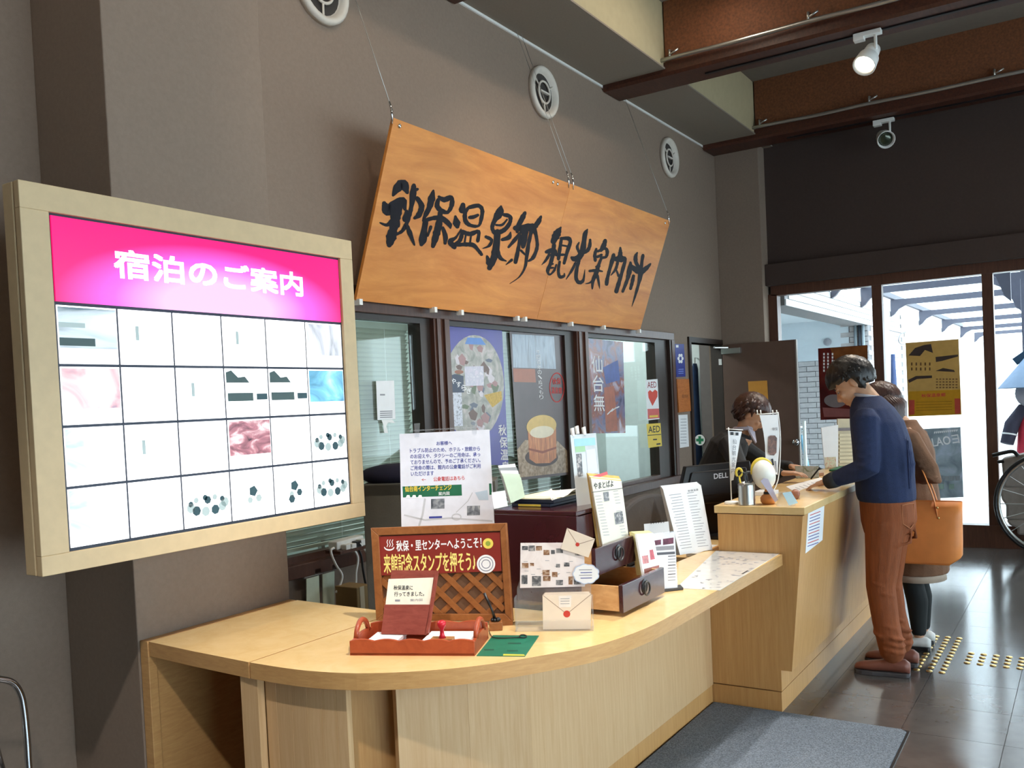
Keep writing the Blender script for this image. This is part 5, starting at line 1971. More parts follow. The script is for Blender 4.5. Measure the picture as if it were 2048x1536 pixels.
road([(850, 997), (845, 1030), (838, 1052)], 2)
road([(808, 1030), (850, 1040), (900, 1036), (985, 1042)], 1.5)
road([(912, 1025), (936, 1002), (945, 985)], 0.8)
for k in range(14):
    a0, a1 = 2 * math.pi * k / 14, 2 * math.pi * (k + 1) / 14
    road([(913 + 9 * math.cos(a0), 1034 + 6 * math.sin(a0)), (913 + 9 * math.cos(a1), 1034 + 6 * math.sin(a1))], 1.2)
ink(b, NT, [(858, 1033), (884, 1032), (884, 1036), (858, 1037)], M_blue_ink, 0.0006)
ink(b, NT, [(950, 985), (975, 980), (977, 1000), (958, 1000)], plain('sea_print', (190, 206, 220), 0.6), 0.0004)
b.build('notice_print', o)
for (x, y) in ((834, 868), (949, 862)):
    b = MB()
    b.prism([NT.px(x - 6, y - 21, 0.004), NT.px(x + 6, y - 22, 0.004), NT.px(x + 4, y + 6, 0.004), NT.px(x - 4, y + 6, 0.004)], -NT.n * 0.012, M_clear)
    b.build('clear_clip', nt_)
b = MB()
b.tube([NT.px(815, 862, -0.004), NT.px(965, 854, -0.004)], 0.003, M_clear, 6)
b.build('rod', nt_)
b = MB()
w0, w1 = NT.px(803, 1058, -0.004), NT.px(989, 1052, -0.004)
b.prism([w0, w1, V((w1.x, w1.y, ZL)), V((w0.x, w0.y, ZL))], -NT.n * 0.004, M_clear)
b.build('acrylic_leg', nt_)

# clear pamphlet stand behind the chest drawer
QP = Plane((2.98, 1.60, 1.115), V((-0.25, -1, 0.12)), (0, 0, 1))
qs = thing('pamphlet_stand', QP.px(1165, 1018), 'clear pamphlet stand with white clips standing on the dark chest', 'leaflet stand')
qs.location.z = 1.115
o = sheet(QP, [(1141, 870), (1192, 866), (1204, 1008), (1155, 1014)], 0.002, clear('film_pamphlet', (0.9, 0.95, 0.96), 0.05, haze=0.45), 'film_sheet', qs)
b = MB()
ink(b, QP, [(1148, 878), (1190, 875), (1191, 890), (1149, 893)], plain('aqua_print', (150, 196, 206), 0.5), 0.0005)
ink(b, QP, [(1150, 893), (1170, 892), (1171, 903), (1151, 905)], plain('leaf_green_print', (150, 190, 150), 0.5), 0.0005)
ink(b, QP, [(1152, 908), (1163, 907), (1166, 952), (1156, 954)], picture('tiny_photo_a', [(40, 44, 52), (110, 110, 112), (190, 184, 180)], 70), 0.0005)
ink(b, QP, [(1172, 900), (1190, 897), (1196, 945), (1176, 950)], plain('pale_violet_print', (204, 206, 220), 0.5), 0.0005)
b.build('pamphlet_print', o)
for (x, y) in ((1146, 866), (1155, 862), (1169, 864)):
    b = MB()
    b.prism([QP.px(x - 3, y - 9, 0.004), QP.px(x + 2, y - 11, 0.004), QP.px(x + 4, y + 5, 0.004), QP.px(x, y + 6, 0.004)], -QP.n * 0.008, M_white)
    b.build('white_clip', qs)
b = MB()
w0, w1 = QP.px(1155, 1014), QP.px(1204, 1008)
b.prism([w0, w1, V((w1.x, w1.y, 1.115)), V((w0.x, w0.y, 1.115))], -QP.n * 0.003, M_clear)
b.build('acrylic_foot', qs)

# folders and papers lying on the chest
M_navyb = plain('navy_binder', (30, 40, 62), 0.5, var=0.1)
zf = cz1
o = MB()
o.box((2.86, 1.70, zf), (3.12, 1.87, zf + 0.012), M_navyb)
t = o.build('binder', bevel=0.003)
tag(t, 'dark navy binder with a yellow label at the bottom of the pile on the chest', 'binder')
b = MB()
b.box((2.8595, 1.74, zf + 0.002), (2.8600, 1.84, zf + 0.010), M_yellow)
b.build('spine_label', t)
o = MB()
o.box((2.87, 1.69, zf + 0.012), (3.13, 1.865, zf + 0.030), M_navyb)
tag(o.build('binder', bevel=0.003), 'dark navy binder lying upper of the two on the chest', 'binder')
o = MB()
o.box((2.85, 1.68, zf + 0.030), (3.13, 1.86, zf + 0.034), plain('cream_paper', (232, 226, 190), 0.7))
tag(o.build('paper_sheaf'), 'cream paper sheaf lying on the navy binders', 'paper')
b = MB()
vs = []
for i in range(7):
    u = i / 6
    z = zf + 0.0345 + 0.022 * max(0, math.sin(u * math.pi)) ** 2
    vs += [(2.90 + 0.20 * u, 1.665 - 0.01 * u, z), (2.92 + 0.19 * u, 1.80, z * 0.4 + (zf + 0.0345) * 0.6)]
b.add(vs, [(2 * i, 2 * i + 2, 2 * i + 3, 2 * i + 1) for i in range(6)], M_paper)
tag(b.build('curled_paper'), 'curled cream sheet on top of the pile on the chest', 'paper')
TG = Plane((2.90, 1.64, zf), V((-0.5, -0.8, 0.3)), (0, 0, 1))
o = sheet(TG, [(1093, 983), (1103, 977), (1114, 997), (1104, 1001)], 0.001, plain('price_tag', (238, 226, 218), 0.7), 'price_tag', e=0)
tag(o, 'small white tag leaning on the binders', 'tag')
# leaflet bundle standing on the chest
BPN = Plane((2.82, 1.84, zf), V((-0.75, -0.66, 0.18)), (0, 0, 1))
lb2 = thing('leaflet_bundle', BPN.px(1035, 1010), 'pale green leaflet bundle standing at the back corner of the chest', 'leaflet')
lb2.location.z = zf
for k in range(5):
    d_ = 4 - k
    sheet(BPN, [(996 + k * 2.4, 931 + k * 5), (1030 + k * 3, 927 + k * 7), (1046 + k, 994), (1018 + k, 1006)], 0.005, [M_paper, plain('grey_card', (150, 154, 156), 0.7), M_paper, plain('mint_paper', (206, 224, 200), 0.7), plain('mint_paper', (206, 224, 200), 0.7)][k], 'leaflet_sheet', lb2, e=-0.008 * d_)
o = sheet(BPN, [(983, 985), (1010, 981), (1016, 1012), (988, 1018)], 0.001, M_paper, 'photo_card', e=0.03)
o.location += V((0, 0, 0))
tag(o, 'small white picture card leaning behind the notice on the chest', 'card')

# ================================================================== power strip and cables on the sill
ps = thing('power_strip', (3.16, 3.10, 0.86), 'white power strip with plugs on the sill under the lit board', 'power strip')
a = U('y', 3.10, 668, 1092)
c = U('y', 3.10, 722, 1078)
b = MB()
b.obox(a + V((0, -0.02, -0.02)), c - a, (0, 0.06, 0), (0, 0, 0.04), M_white)
b.build('bar', ps, bevel=0.006)
for (x0, y0, m) in ((688, 1095, M_white), (700, 1093, M_white), (710, 1088, M_black), (718, 1084, M_white)):
    b = MB()
    q = U('y', 3.075, x0, y0)
    b.box((q.x - 0.016, 3.045, q.z - 0.016), (q.x + 0.016, 3.08, q.z + 0.016), m)
    b.build('plug', ps, bevel=0.003)
sup = MB()
sup.box((a.x - 0.02, 3.04, a.z - 0.035), (c.x + 0.02, 3.14, a.z - 0.02), M_frame)
sup.build('shelf_rest', ps)
for (pts, m, lab) in (([(668, 1096), (662, 1100), (664, 1112), (672, 1130), (684, 1150), (680, 1170), (672, 1185)], M_white, 'white cable curling down from the end of the power strip'),
                      ([(702, 1096), (712, 1105), (716, 1120), (712, 1145), (711, 1170), (700, 1205)], M_white, 'white cable hanging straight from the middle of the power strip'),
                      ([(712, 1092), (722, 1110), (726, 1140), (732, 1170), (742, 1195)], M_black, 'black cable hanging from the power strip'),
                      ([(719, 1086), (730, 1100), (742, 1118), (752, 1135)], M_white, 'white cable running behind the stamp board')):
    b = MB()
    b.tube(smooth_path([U('y', 3.05, x, y) for x, y in pts], 5), 0.006, m, 6)
    tag(b.build('cable', smooth=True), lab, 'cable')
# file strips hanging on the wall below the sill, box behind the counter
fb = thing('hanging_files', U('y', 3.15, 642, 1150), 'two pale green file strips hanging from a rod below the sill', 'file')
b = MB()
b.tube([U('y', 3.15, 607, 1156), U('y', 3.15, 678, 1135)], 0.006, M_steel, 6)
b.build('rod', fb)
PF = Plane((3, 3.15, 0.6), (0, -1, 0))
for c4 in ([(613, 1158), (638, 1151), (641, 1240), (614, 1240)], [(645, 1149), (669, 1142), (669, 1240), (647, 1240)]):
    sheet(PF, c4, 0.004, plain('pale_green_board', (206, 218, 196), 0.7), 'strip', fb, e=0.012)
for (x, y) in ((627, 1145), (662, 1136)):
    b = MB()
    p = U('y', 3.17, x, y)
    b.box((p.x - 0.02, 3.14, p.z - 0.012), (p.x + 0.02, YW, p.z + 0.02), M_clear)
    b.build('hook', fb)
bx = thing('cardboard_box', (3.25, 2.98, 0), 'brown cardboard box behind the stamp board', 'box')
a = U('y', 2.92, 713, 1176)
c = U('y', 2.92, 742, 1172)
b = MB()
b.box((a.x, 2.92, 0), (c.x, 3.06, a.z), plain('cardboard', (150, 126, 84), 0.8))
b.build('carton', bx, bevel=0.004)
b = MB()
b.box((a.x + 0.02, 2.918, a.z - 0.12), (a.x + 0.05, 2.92, a.z), plain('parcel_tape', (206, 196, 170), 0.3))
b.build('tape', bx)

# ================================================================== things on the tall counter
ZH = 0.97
cN = -C_F.to_2d().to_3d().normalized()


def facing(p, tilt=0.0, turn=0.0):
    n = Matrix.Rotation(turn, 3, 'Z') @ cN
    return Plane(p, n + V((0, 0, tilt)), (0, 0, 1))


p = V((4.231, 1.487, ZH))
fl = thing('small_banner_flag', p, 'narrow white table flag on a thin pole beside the steel can', 'flag')
b = MB()
b.lathe([(0.034, 0), (0.034, 0.010), (0.030, 0.014), (0.004, 0.016)], p, M_white, 20)
b.build('base', fl, smooth=True)
FPn = facing(p)
b = MB()
b.tube([p + V((0, 0, 0.014)), FPn.px(1457, 855)], 0.0028, M_white, 6)
b.tube([FPn.px(1453, 858), FPn.px(1486, 860)], 0.0022, M_white, 6)
b.build('pole', fl, smooth=True)
b = MB()
prof = [((1456, 862), (1484, 863)), ((1457, 880), (1480, 880)), ((1459, 905), (1476, 905)), ((1460, 930), (1472, 930)), ((1461, 962), (1467, 960))]
vs = []
for k, (l, r_) in enumerate(prof):
    vs += [FPn.px(*l, 0.004), FPn.px(*r_, -0.02 + 0.004 * (k % 2))]
b.add(vs, [(2 * i, 2 * i + 1, 2 * i + 3, 2 * i + 2) for i in range(4)], M_paper)
cl_ = b.build('cloth', fl, smooth=True)
b = MB()
for (x, y, w) in ((1461, 864, 6), (1471, 865, 6)):
    ink(b, FPn, [(x, y), (x + w, y), (x + w, y + 6), (x, y + 6)], M_black, 0.0055)
write_down(b, FPn, '仙台観光案内', (1470, 878), (1466, 948), M_grey_ink, 0.0055, 0.0004, 7)
b.build('flag_print', cl_)

p = V((4.40, 1.36, ZH))
f2 = thing('small_banner_flag', p, 'taller white table flag with a brown picture curving beside the staff', 'flag')
b = MB()
b.lathe([(0.03, 0), (0.03, 0.010), (0.004, 0.014)], p, M_black, 20)
b.build('base', f2, smooth=True)
F2 = facing(p)
b = MB()
b.tube(smooth_path([p + V((0, 0, 0.012)), F2.px(1556, 960), F2.px(1561, 880), F2.px(1556, 824)], 4), 0.0028, M_white, 6)
b.tube([F2.px(1513, 829), F2.px(1556, 826)], 0.0024, M_white, 6)
for x in (1515, 1522, 1546, 1554):
    b.tube([F2.px(x, 829), F2.px(x - 1, 820)], 0.003, M_white, 6)
b.build('pole', f2, smooth=True)
prof = [((1519, 830), (1556, 829)), ((1523, 846), (1557, 846)), ((1527, 866), (1559, 866)), ((1530, 890), (1559, 890)), ((1531, 915), (1557, 917)), ((1534, 940), (1555, 950))]
b = MB()
vs = []
for k, (l, r_) in enumerate(prof):
    vs += [F2.px(*l, 0.003 + 0.004 * math.sin(k)), F2.px(*r_, 0.003)]
b.add(vs, [(2 * i, 2 * i + 1, 2 * i + 3, 2 * i + 2) for i in range(5)], M_paper)
cl_ = b.build('cloth', f2, smooth=True)
b = MB()
ink(b, F2, [(1537, 874), (1541, 871), (1550, 871), (1554, 876), (1553, 905), (1548, 911), (1540, 910), (1536, 904)], picture('brown_charm_print', [(60, 34, 24), (110, 66, 46), (150, 100, 76)], 60), 0.0095)
write(b, F2, '秋保', (1545, 861), (1555, 861), 6, M_grey_ink, 0.0095, 0.0003)
ink(b, F2, [(1542, 918), (1546, 917), (1548, 930), (1545, 931)], M_ink, 0.0095)
ink(b, F2, [(1549, 922), (1552, 922), (1554, 944), (1552, 945)], M_grey_ink, 0.0095)
b.build('flag_print', cl_)

p = V((4.215, 1.405, ZH))
cn = thing('steel_can', p, 'ribbed steel can filled with dark handled tools at the counter corner', 'can')
b = MB()
b.lathe([(0.040, 0), (0.040, 0.004)] + [(0.0395 + 0.0012 * (k % 2), 0.012 + 0.010 * k) for k in range(9)] + [(0.041, 0.108), (0.038, 0.108), (0.037, 0.02), (0.001, 0.018)], p, M_steel, 28)
b.build('can_body', cn, smooth=True)
CN = facing(p)
for (x, y, r_, m, lab) in ((1484, 958, 13, M_black, 'black looped scissor handle standing in the steel can'), (1497, 955, 11, plain('dark_grey_plastic', (70, 72, 74), 0.3), 'dark grey handle standing in the steel can'), (1478, 945, 8, M_yellow, 'yellow handle sticking out of the steel can')):
    b = MB()
    pts = [CN.px(x + r_ * 0.7 * math.cos(a), y + r_ * math.sin(a), 0.002) for a in [k * math.pi / 9 for k in range(18)]]
    b.tube(pts, 0.006, m, 8, closed=True)
    b.tube([CN.px(x, y + r_, 0.002), p + V((0.0, 0, 0.022)) + (CN.px(x, y, 0) - CN.px(1490, y, 0)) * 0.5], 0.005, m, 6)
    tag(b.build('scissors', smooth=True), lab, 'scissors')

# white rounded ornament on an orange pot
p = V((4.40, 1.235, ZH))
p = U('z', ZH, 1537, 1008)
EP = facing(p)
og = thing('round_ornament', p, 'white egg shaped ornament with a yellow band on an orange pot', 'ornament')
b = MB()
b.lathe([(0.026, 0), (0.036, 0.012), (0.038, 0.03), (0.03, 0.042), (0.018, 0.05), (0.015, 0.075)], p, plain('orange_pot', (206, 132, 66), 0.4, var=0.1), 20)
b.build('pot', og, smooth=True)
b = MB()
b.lathe([(0.019, 0.046), (0.022, 0.05), (0.02, 0.06)], p, M_black, 16)
b.build('ribbon', og, smooth=True)
ec = EP.px(1527, 949)
ax = Matrix.Rotation(0.25, 3, EP.n)
eax = (ax @ EP.ux, EP.n, ax @ EP.uy)
b = MB()
b.ball(ec, (0.056, 0.05, 0.074), plain('ivory_gloss', (240, 238, 226), 0.3), 24, 16, eax)
b.build('shell', og, smooth=True)
b = MB()
b.tube([ec + eax[0] * (0.058 * math.cos(a)) + eax[2] * (0.076 * math.sin(a)) + eax[1] * 0.004 for a in [0.5 + k * (2.4 / 12) for k in range(13)]], [0.003 + 0.006 * math.sin(math.pi * k / 12) for k in range(13)], M_yellow, 8)
b.build('yellow_band', og, smooth=True)
b = MB()
b.prism([EP.px(x, y, 0.056) for x, y in ((1521, 962), (1528, 956), (1536, 958), (1556, 1000), (1550, 1004))], EP.n * 0.002, plain('pale_violet_board', (196, 188, 206), 0.5))
tag(b.build('paper_knife'), 'pale strip shaped paper tool leaning before the white ornament', 'paper knife')

# clear wedge with blue card, wooden roller
p = U('z', ZH, 1577, 1012)
WP = facing(p)
wg = thing('card_wedge', p, 'clear acrylic wedge with a pale blue card at the counter edge', 'card holder')
b = MB()
b.prism([WP.px(x, y, 0.012) for x, y in ((1557, 1016), (1562, 986), (1578, 984), (1592, 1011))], -WP.n * 0.04, M_clear)
b.build('wedge', wg)
b = MB()
b.prism([WP.px(x, y, 0.014) for x, y in ((1565, 986), (1582, 983), (1596, 1006), (1578, 1011))], -WP.n * 0.002, plain('pale_cyan_card', (186, 216, 226), 0.4))
b.build('card', wg)
a = U('z', ZH + 0.022, 1590, 990)
b = MB()
dd = V((0.85, 0.2, 0)).normalized()
b.lathe([(0.018, 0), (0.022, 0.004), (0.022, 0.075), (0.018, 0.08)], a, wood('roller_wood', (128, 80, 60), (160, 108, 84), (5, 5, 5), 0.4), 16, up=dd)
tag(b.build('wooden_roller', smooth=True), 'short brown wooden roller lying on the tall counter', 'roller')
# papers, case, cards further along
CPL = Plane((5, 1.3, ZH + 0.002), (0, 0, 1), (0, 1, 0))
o = sheet(CPL, [(1572, 973), (1640, 955), (1654, 961), (1590, 984)], 0.002, M_paper, 'form_sheet')
tag(o, 'white form sheet on the tall counter under the staff hand', 'paper')
b = MB()
for k in range(5):
    ink(b, CPL, [(1590 + 8 * k, 975 - 2.4 * k), (1600 + 8 * k, 979 - 2.6 * k), (1601 + 8 * k, 978.4 - 2.6 * k), (1591 + 8 * k, 974.4 - 2.4 * k)], M_grey_ink, 0.0004)
b.build('print', o)
a = U('z', ZH, 1565, 985)
b = MB()
b.box((4.60, 1.40, ZH), (4.72, 1.50, ZH + 0.02), M_paper)
tag(b.build('memo_pad', bevel=0.002), 'small memo pad on the inner side of the tall counter', 'memo pad')
q0 = U('y', 1.50, 1590, 950)
b = MB()
QQ = facing(U('z', ZH, 1612, 957))
o = sheet(QQ, [(1590, 932), (1637, 932), (1638, 956), (1592, 957)], 0.003, picture('landscape_card', [(110, 130, 96), (196, 206, 206), (222, 228, 232)], 30), 'picture_card')
tag(o, 'small landscape card standing behind the white form', 'card')
b = MB()
b.obox(U('z', ZH, 1612, 956), V((0.16, -0.07, 0)), V((0.02, 0.05, 0)), (0, 0, 0.02), wood('case_wood', (150, 104, 66), (176, 130, 90), (5, 5, 5), 0.4))
tag(b.build('pen_case', bevel=0.003), 'flat brown pen case beside the landscape card', 'pen case')
b = MB()
a = U('y', 1.46, 1635, 942)
b.box((6.05, 1.38, ZH), (6.35, 1.46, ZH + 0.012), M_green)
tag(b.build('green_mat', bevel=0.002), 'dark green pad lying further along the tall counter', 'pad')
RP = Plane((6.45, 1.45, ZH), V((-0.75, -0.66, 0)), (0, 0, 1))
o = sheet(RP, [(1643, 872), (1677, 866), (1677, 950), (1650, 948)], 0.006, M_paper, 'display_card')
o.location.z = ZH
tag(o, 'white panel card standing on the tall counter beside the slatted rack', 'card')
RP2 = Plane((6.55, 1.45, ZH), V((-0.75, -0.66, 0)), (0, 0, 1))
ck = thing('slatted_rack', RP2.px(1690, 948), 'beige slatted display rack at the far end of the tall counter', 'rack')
ck.location.z = ZH
sheet(RP2, [(1676, 858), (1712, 858), (1712, 950), (1678, 950)], 0.012, plain('beige_rack', (206, 190, 156), 0.6), 'rack_back', ck).location.z = 0.0
for k in range(9):
    b = MB()
    e = 0.002
    b.prism([RP2.px(1678, 868 + 7.6 * k, e), RP2.px(1711, 867.4 + 7.6 * k, e), RP2.px(1711, 871.8 + 7.6 * k, e), RP2.px(1678, 872.4 + 7.6 * k, e)], RP2.n * 0.007, plain('beige_slat', (222, 208, 172), 0.6))
    b.build('slat', ck)
b = MB()
b.prism([RP2.px(1675, 856, 0.01), RP2.px(1713, 855, 0.01), RP2.px(1713, 861, 0.01), RP2.px(1675, 862, 0.01)], -RP2.n * 0.03, M_frame)
b.build('top_bar', ck)
o = sheet(Plane((6.3, 1.40, ZH), V((-0.75, -0.66, 0)), (0, 0, 1)), [(1650, 925), (1672, 924), (1673, 948), (1651, 949)], 0.004, picture('souvenir_card', [(170, 60, 50), (206, 190, 150), (150, 160, 120)], 60), 'souvenir_card')
o.location.z = ZH
tag(o, 'small souvenir card with red figures standing before the white panel', 'card')

# ================================================================== posters on the end glazing
EG = Plane((XG + 0.004, 1.5, 1.5), (-1, 0, 0))
t = sheet(EG, [(1636, 697), (1735, 690), (1737, 836), (1641, 840)], 0.001, picture('dark_red_poster', [(52, 16, 22), (112, 44, 40), (150, 84, 50)], 2.2, detail=2), 'bath_poster')
tag(t, 'dark red poster with a pale bowl on the end window behind the man', 'poster')
b = MB()
ink(b, EG, [(1660, 696), (1734, 691), (1734, 735), (1700, 715), (1672, 725)], plain('amber_print', (176, 104, 50), 0.5, var=0.2), 0.0006)
ink(b, EG, oval(EG, 1670, 802, 22, 13, 24, 0.1), plain('grey_bowl_print', (176, 166, 166), 0.5), 0.0009)
ink(b, EG, [(1645, 815), (1700, 818), (1706, 834), (1648, 834)], plain('flesh_print', (190, 120, 116), 0.5), 0.0008)
for k, x in enumerate((1648, 1656, 1665)):
    for q in range(6 - k):
        ink(b, EG, [(x - 1.6, 706 + 6.6 * q), (x + 1.6, 706 + 6.6 * q), (x + 1.6, 710.5 + 6.6 * q), (x - 1.6, 710.5 + 6.6 * q)], M_paper, 0.0009)
b.build('print', t)
t = sheet(EG, [(1811, 686), (1917, 678), (1923, 829), (1817, 833)], 0.001, plain('tan_poster', (176, 150, 100), 0.7), 'tan_poster')
tag(t, 'tan and yellow schedule poster with ink drawings on the end window', 'poster')
b = MB()
M_umber = plain('umber_ink', (52, 38, 34), 0.6)
ink(b, EG, [(1817, 783), (1921, 779), (1923, 829), (1817, 833)], plain('mustard', (222, 176, 44), 0.6), 0.0005)
for (pts) in ([(1817, 711), (1830, 696), (1848, 690), (1862, 688), (1866, 706), (1850, 700), (1840, 712)], [(1871, 714), (1916, 709), (1916, 713), (1884, 722), (1872, 724)], [(1871, 742), (1886, 736), (1908, 740), (1910, 744)],
              [(1816, 760), (1832, 752), (1864, 751), (1864, 756), (1834, 758), (1818, 766)]):
    ink(b, EG, pts, M_umber, 0.0008)
for k in range(7):
    for q in range(4):
        ink(b, EG, [(1872 + 6.5 * k, 757 + 5.6 * q), (1876 + 6.5 * k, 757 + 5.6 * q), (1876 + 6.5 * k, 759.6 + 5.6 * q), (1872 + 6.5 * k, 759.6 + 5.6 * q)], plain('tan_ink', (120, 96, 70), 0.6), 0.0008)
for k in range(10):
    ink(b, EG, [(1822 + 9 * (k % 5), 725 + 10 * (k // 5)), (1825 + 9 * (k % 5), 725 + 10 * (k // 5)), (1825 + 9 * (k % 5), 731 + 10 * (k // 5)), (1822 + 9 * (k % 5), 731 + 10 * (k // 5))], plain('tan_ink', (120, 96, 70), 0.6), 0.0008)
write(b, EG, '秋保温泉郷', (1843, 795), (1891, 793), 7, M_red_ink, 0.0009, 0.001)
ink(b, EG, [(1818, 800), (1829, 800), (1829, 829), (1818, 830)], plain('coral_ink', (220, 100, 80), 0.6), 0.0008)
ink(b, EG, [(1909, 797), (1920, 797), (1921, 827), (1910, 828)], plain('coral_ink', (220, 100, 80), 0.6), 0.0008)
for k in range(4):
    ink(b, EG, [(1832, 804 + 5.5 * k), (1904, 802 + 5.5 * k), (1904, 803 + 5.5 * k), (1832, 805 + 5.5 * k)], plain('ochre_line', (176, 130, 30), 0.6), 0.0009)
b.build('print', t)
t = sheet(EG, [(1846, 858), (1921, 854), (1927, 994), (1852, 998)], 0.001, picture('grey_poster_print', [(130, 140, 146), (160, 168, 172), (186, 190, 200)], 8), 'grey_poster')
tag(t, 'pale grey poster with chalk style letters on the end window behind the woman', 'poster')
b = MB()
write(b, EG, 'LAOヨ', (1866, 894), (1919, 886), 17, M_paper, 0.0006, 0.003)
for k in range(12):
    ink(b, EG, [(1868 + 4 * k, 868 - 0.4 * k), (1871 + 4 * k, 866 - 0.4 * k), (1871 + 4 * k, 862 - 0.4 * k), (1868 + 4 * k, 864 - 0.4 * k)], M_paper, 0.0006)
for k in range(4):
    ink(b, EG, [(1878 + 11 * k, 952), (1887 + 11 * k, 951.5), (1887 + 11 * k, 961), (1878 + 11 * k, 961.5)], plain('pale_tile_print', (196, 202, 206), 0.6), 0.0006)
    if k < 2:
        ink(b, EG, [(1878 + 20 * k, 968), (1888 + 20 * k, 967.5), (1888 + 20 * k, 978), (1878 + 20 * k, 978.5)], plain('pale_green_print', (190, 214, 200), 0.6), 0.0006)
b.build('print', t)

for nm_ in ('dark_red_poster', 'tan_poster', 'grey_poster_print', 'mustard', 'amber_print', 'grey_bowl_print', 'flesh_print', 'tan_ink', 'coral_ink', 'pale_tile_print', 'pale_green_print', 'ochre_line'):
    translucent(MATS[nm_], 0.55)

# ================================================================== outside: porch, canopy, bicycle, figure
M_conc = plain('pale_paving', (196, 196, 192), 0.8, var=0.05)
b = MB()
b.box((XG + 0.16, -14, -0.12), (34, 7, -0.02), M_conc)
struct(b.build('floor_porch'))
M_brick = plain('grey_brick', (188, 184, 184), 0.8, var=0.10, scale=14)
M_mortar = plain('brick_mortar', (132, 130, 132), 0.9)
M_plaster = plain('pale_blue_plaster', (214, 222, 228), 0.85, var=0.02)
XB, YB = 13.4, 2.64
wp = bpy.data.objects.new('wall_porch', None)
COL.objects.link(wp)
wp.location = (XB, 3.2, 0)
struct(wp)
b = MB()
b.box((XB, YB, -0.02), (XB + 0.2, 5.2, 1.94), M_mortar)
b.box((XB - 0.01, YB + 0.25, 1.94), (XB + 0.2, 5.2, 2.52), M_plaster)
b.box((XB, YB, 1.94), (XB + 0.2, YB + 0.25, 2.52), M_mortar)
b.build('wall_core', wp)
src = None
for r in range(33):
    z = -0.02 + r * 0.0755
    y = YB - (0.0 if r % 2 else 0.12)
    while y < (3.7 if z < 1.9 else YB + 0.2):
        y0, y1 = max(y, YB), min(y + 0.235, 3.95)
        full = y >= YB
        if full and src is None:
            b = MB()
            b.box((XB - 0.012, y0, z), (XB + 0.004, y1, z + 0.067), M_brick)
            src = b.build('brick', wp)
        elif full:
            copy_part(src, (XB - 0.004, (y0 + y1) / 2, z), wp)
        else:
            b = MB()
            b.box((XB - 0.012, y0, z), (XB + 0.004, y1, z + 0.067), M_brick)
            b.build('brick', wp)
        y += 0.245
# white tiled wall running away and fascia
M_wtile = plain('white_wall_tile', (216, 214, 214), 0.5, var=0.04)
b = MB()
b.box((XB, YB - 0.005, -0.02), (32, YB + 0.2, 2.40), M_mortar)
b.build('long_wall_core', wp)
src = None
for r in range(16):
    z = 1.30 + r * 0.0755 * 0.9
    for k in range(7):
        x0 = XB + 0.01 + k * 0.36 + (0.18 if r % 2 else 0)
        if src is None:
            b = MB()
            b.box((x0, YB - 0.018, z), (x0 + 0.35, YB - 0.004, z + 0.061), M_wtile)
            src = b.build('wall_tile', wp)
        else:
            copy_part(src, (x0 + 0.175, YB - 0.011, z), wp)
b = MB()
b.box((XB + 2.7, YB - 0.018, -0.02), (32, YB - 0.004, 2.39), M_wtile)
b.box((XB, YB - 0.018, -0.02), (XB + 2.7, YB - 0.004, 1.29), M_wtile)
b.build('plain_field', wp)
fs = bpy.data.objects.new('trim_fascia', None)
COL.objects.link(fs)
fs.location = (10.5, YB, 2.4)
struct(fs)
b = MB()
b.box((XG + 0.16, YB, 2.40), (32, YB + 0.3, 2.70), M_mortar)
b.box((XG + 0.16, YB + 0.3, 2.51), (XB + 0.2, 5.2, 2.70), M_plaster)
b.box((XG + 0.26, 5.1, 0), (XB, 5.2, 2.51), M_plaster)
b.build('fascia_core', fs)
src = None
for r in range(4):
    for k in range(28):
        x0 = XG + 0.17 + k * 0.235 + (0.117 if r % 2 else 0)
        z = 2.40 + r * 0.0735
        if src is None:
            b = MB()
            b.box((x0, YB - 0.012, z), (x0 + 0.229, YB, z + 0.066), M_wtile)
            src = b.build('fascia_tile', fs)
        else:
            copy_part(src, (x0 + 0.1145, YB - 0.006, z), fs)
b = MB()
b.box((15.95, YB - 0.012, 2.40), (32, YB, 2.7), M_wtile)
b.build('far_tiles', fs)
b = MB()
pp_ = U('y', YB - 0.06, 1770, 700)
b.tube([(pp_.x, YB - 0.07, 0), (pp_.x, YB - 0.07, 2.68)], 0.055, plain('white_pipe', (206, 212, 214), 0.5), 14)
dp = b.build('downpipe', smooth=True)
tag(dp, 'white downpipe on the porch wall beside the brown mullion', 'pipe')
b = MB()
q = U('y', YB - 0.12, 1785, 770)
b.loft([((q.x, YB - 0.14, 1.0), 0.10, 0.04, (1, 0, 0), (0, 1, 0)), ((q.x, YB - 0.14, 1.6), 0.09, 0.04, (1, 0, 0), (0, 1, 0)), ((q.x, YB - 0.14, 2.0), 0.02, 0.03, (1, 0, 0), (0, 1, 0))], plain('furled_blue_cloth', (52, 70, 110), 0.8), 12)
tag(b.build('furled_banner', smooth=True), 'furled dark blue banner beside the porch downpipe', 'banner')
vent = MB()
vp = U('x', XB - 0.012, 1655, 684)
vent.lathe([(0.055, 0), (0.055, 0.02), (0.04, 0.03), (0.005, 0.032)], vp, plain('grey_vent', (150, 152, 160), 0.5), 20, up=(-1, 0, 0))
tag(vent.build('porch_vent', smooth=True), 'small round grey vent on the pale porch wall', 'vent')
for k, x in enumerate((1712, 1720, 1727)):
    b = MB()
    q = U('x', XB - 0.04, x, 700)
    b.tube([(XB - 0.04, q.y, 0.0), (XB - 0.04, q.y, 2.51)], 0.022, plain('conduit_grey', (150, 164, 172), 0.5) if k != 1 else plain('conduit_dark', (60, 72, 84), 0.5), 8)
    tag(b.build('conduit', smooth=True), ['pale conduit in the porch corner, beside the plaster', 'dark conduit in the porch corner between two pale ones', 'pale conduit in the porch corner, beside the bricks'][k], 'pipe')
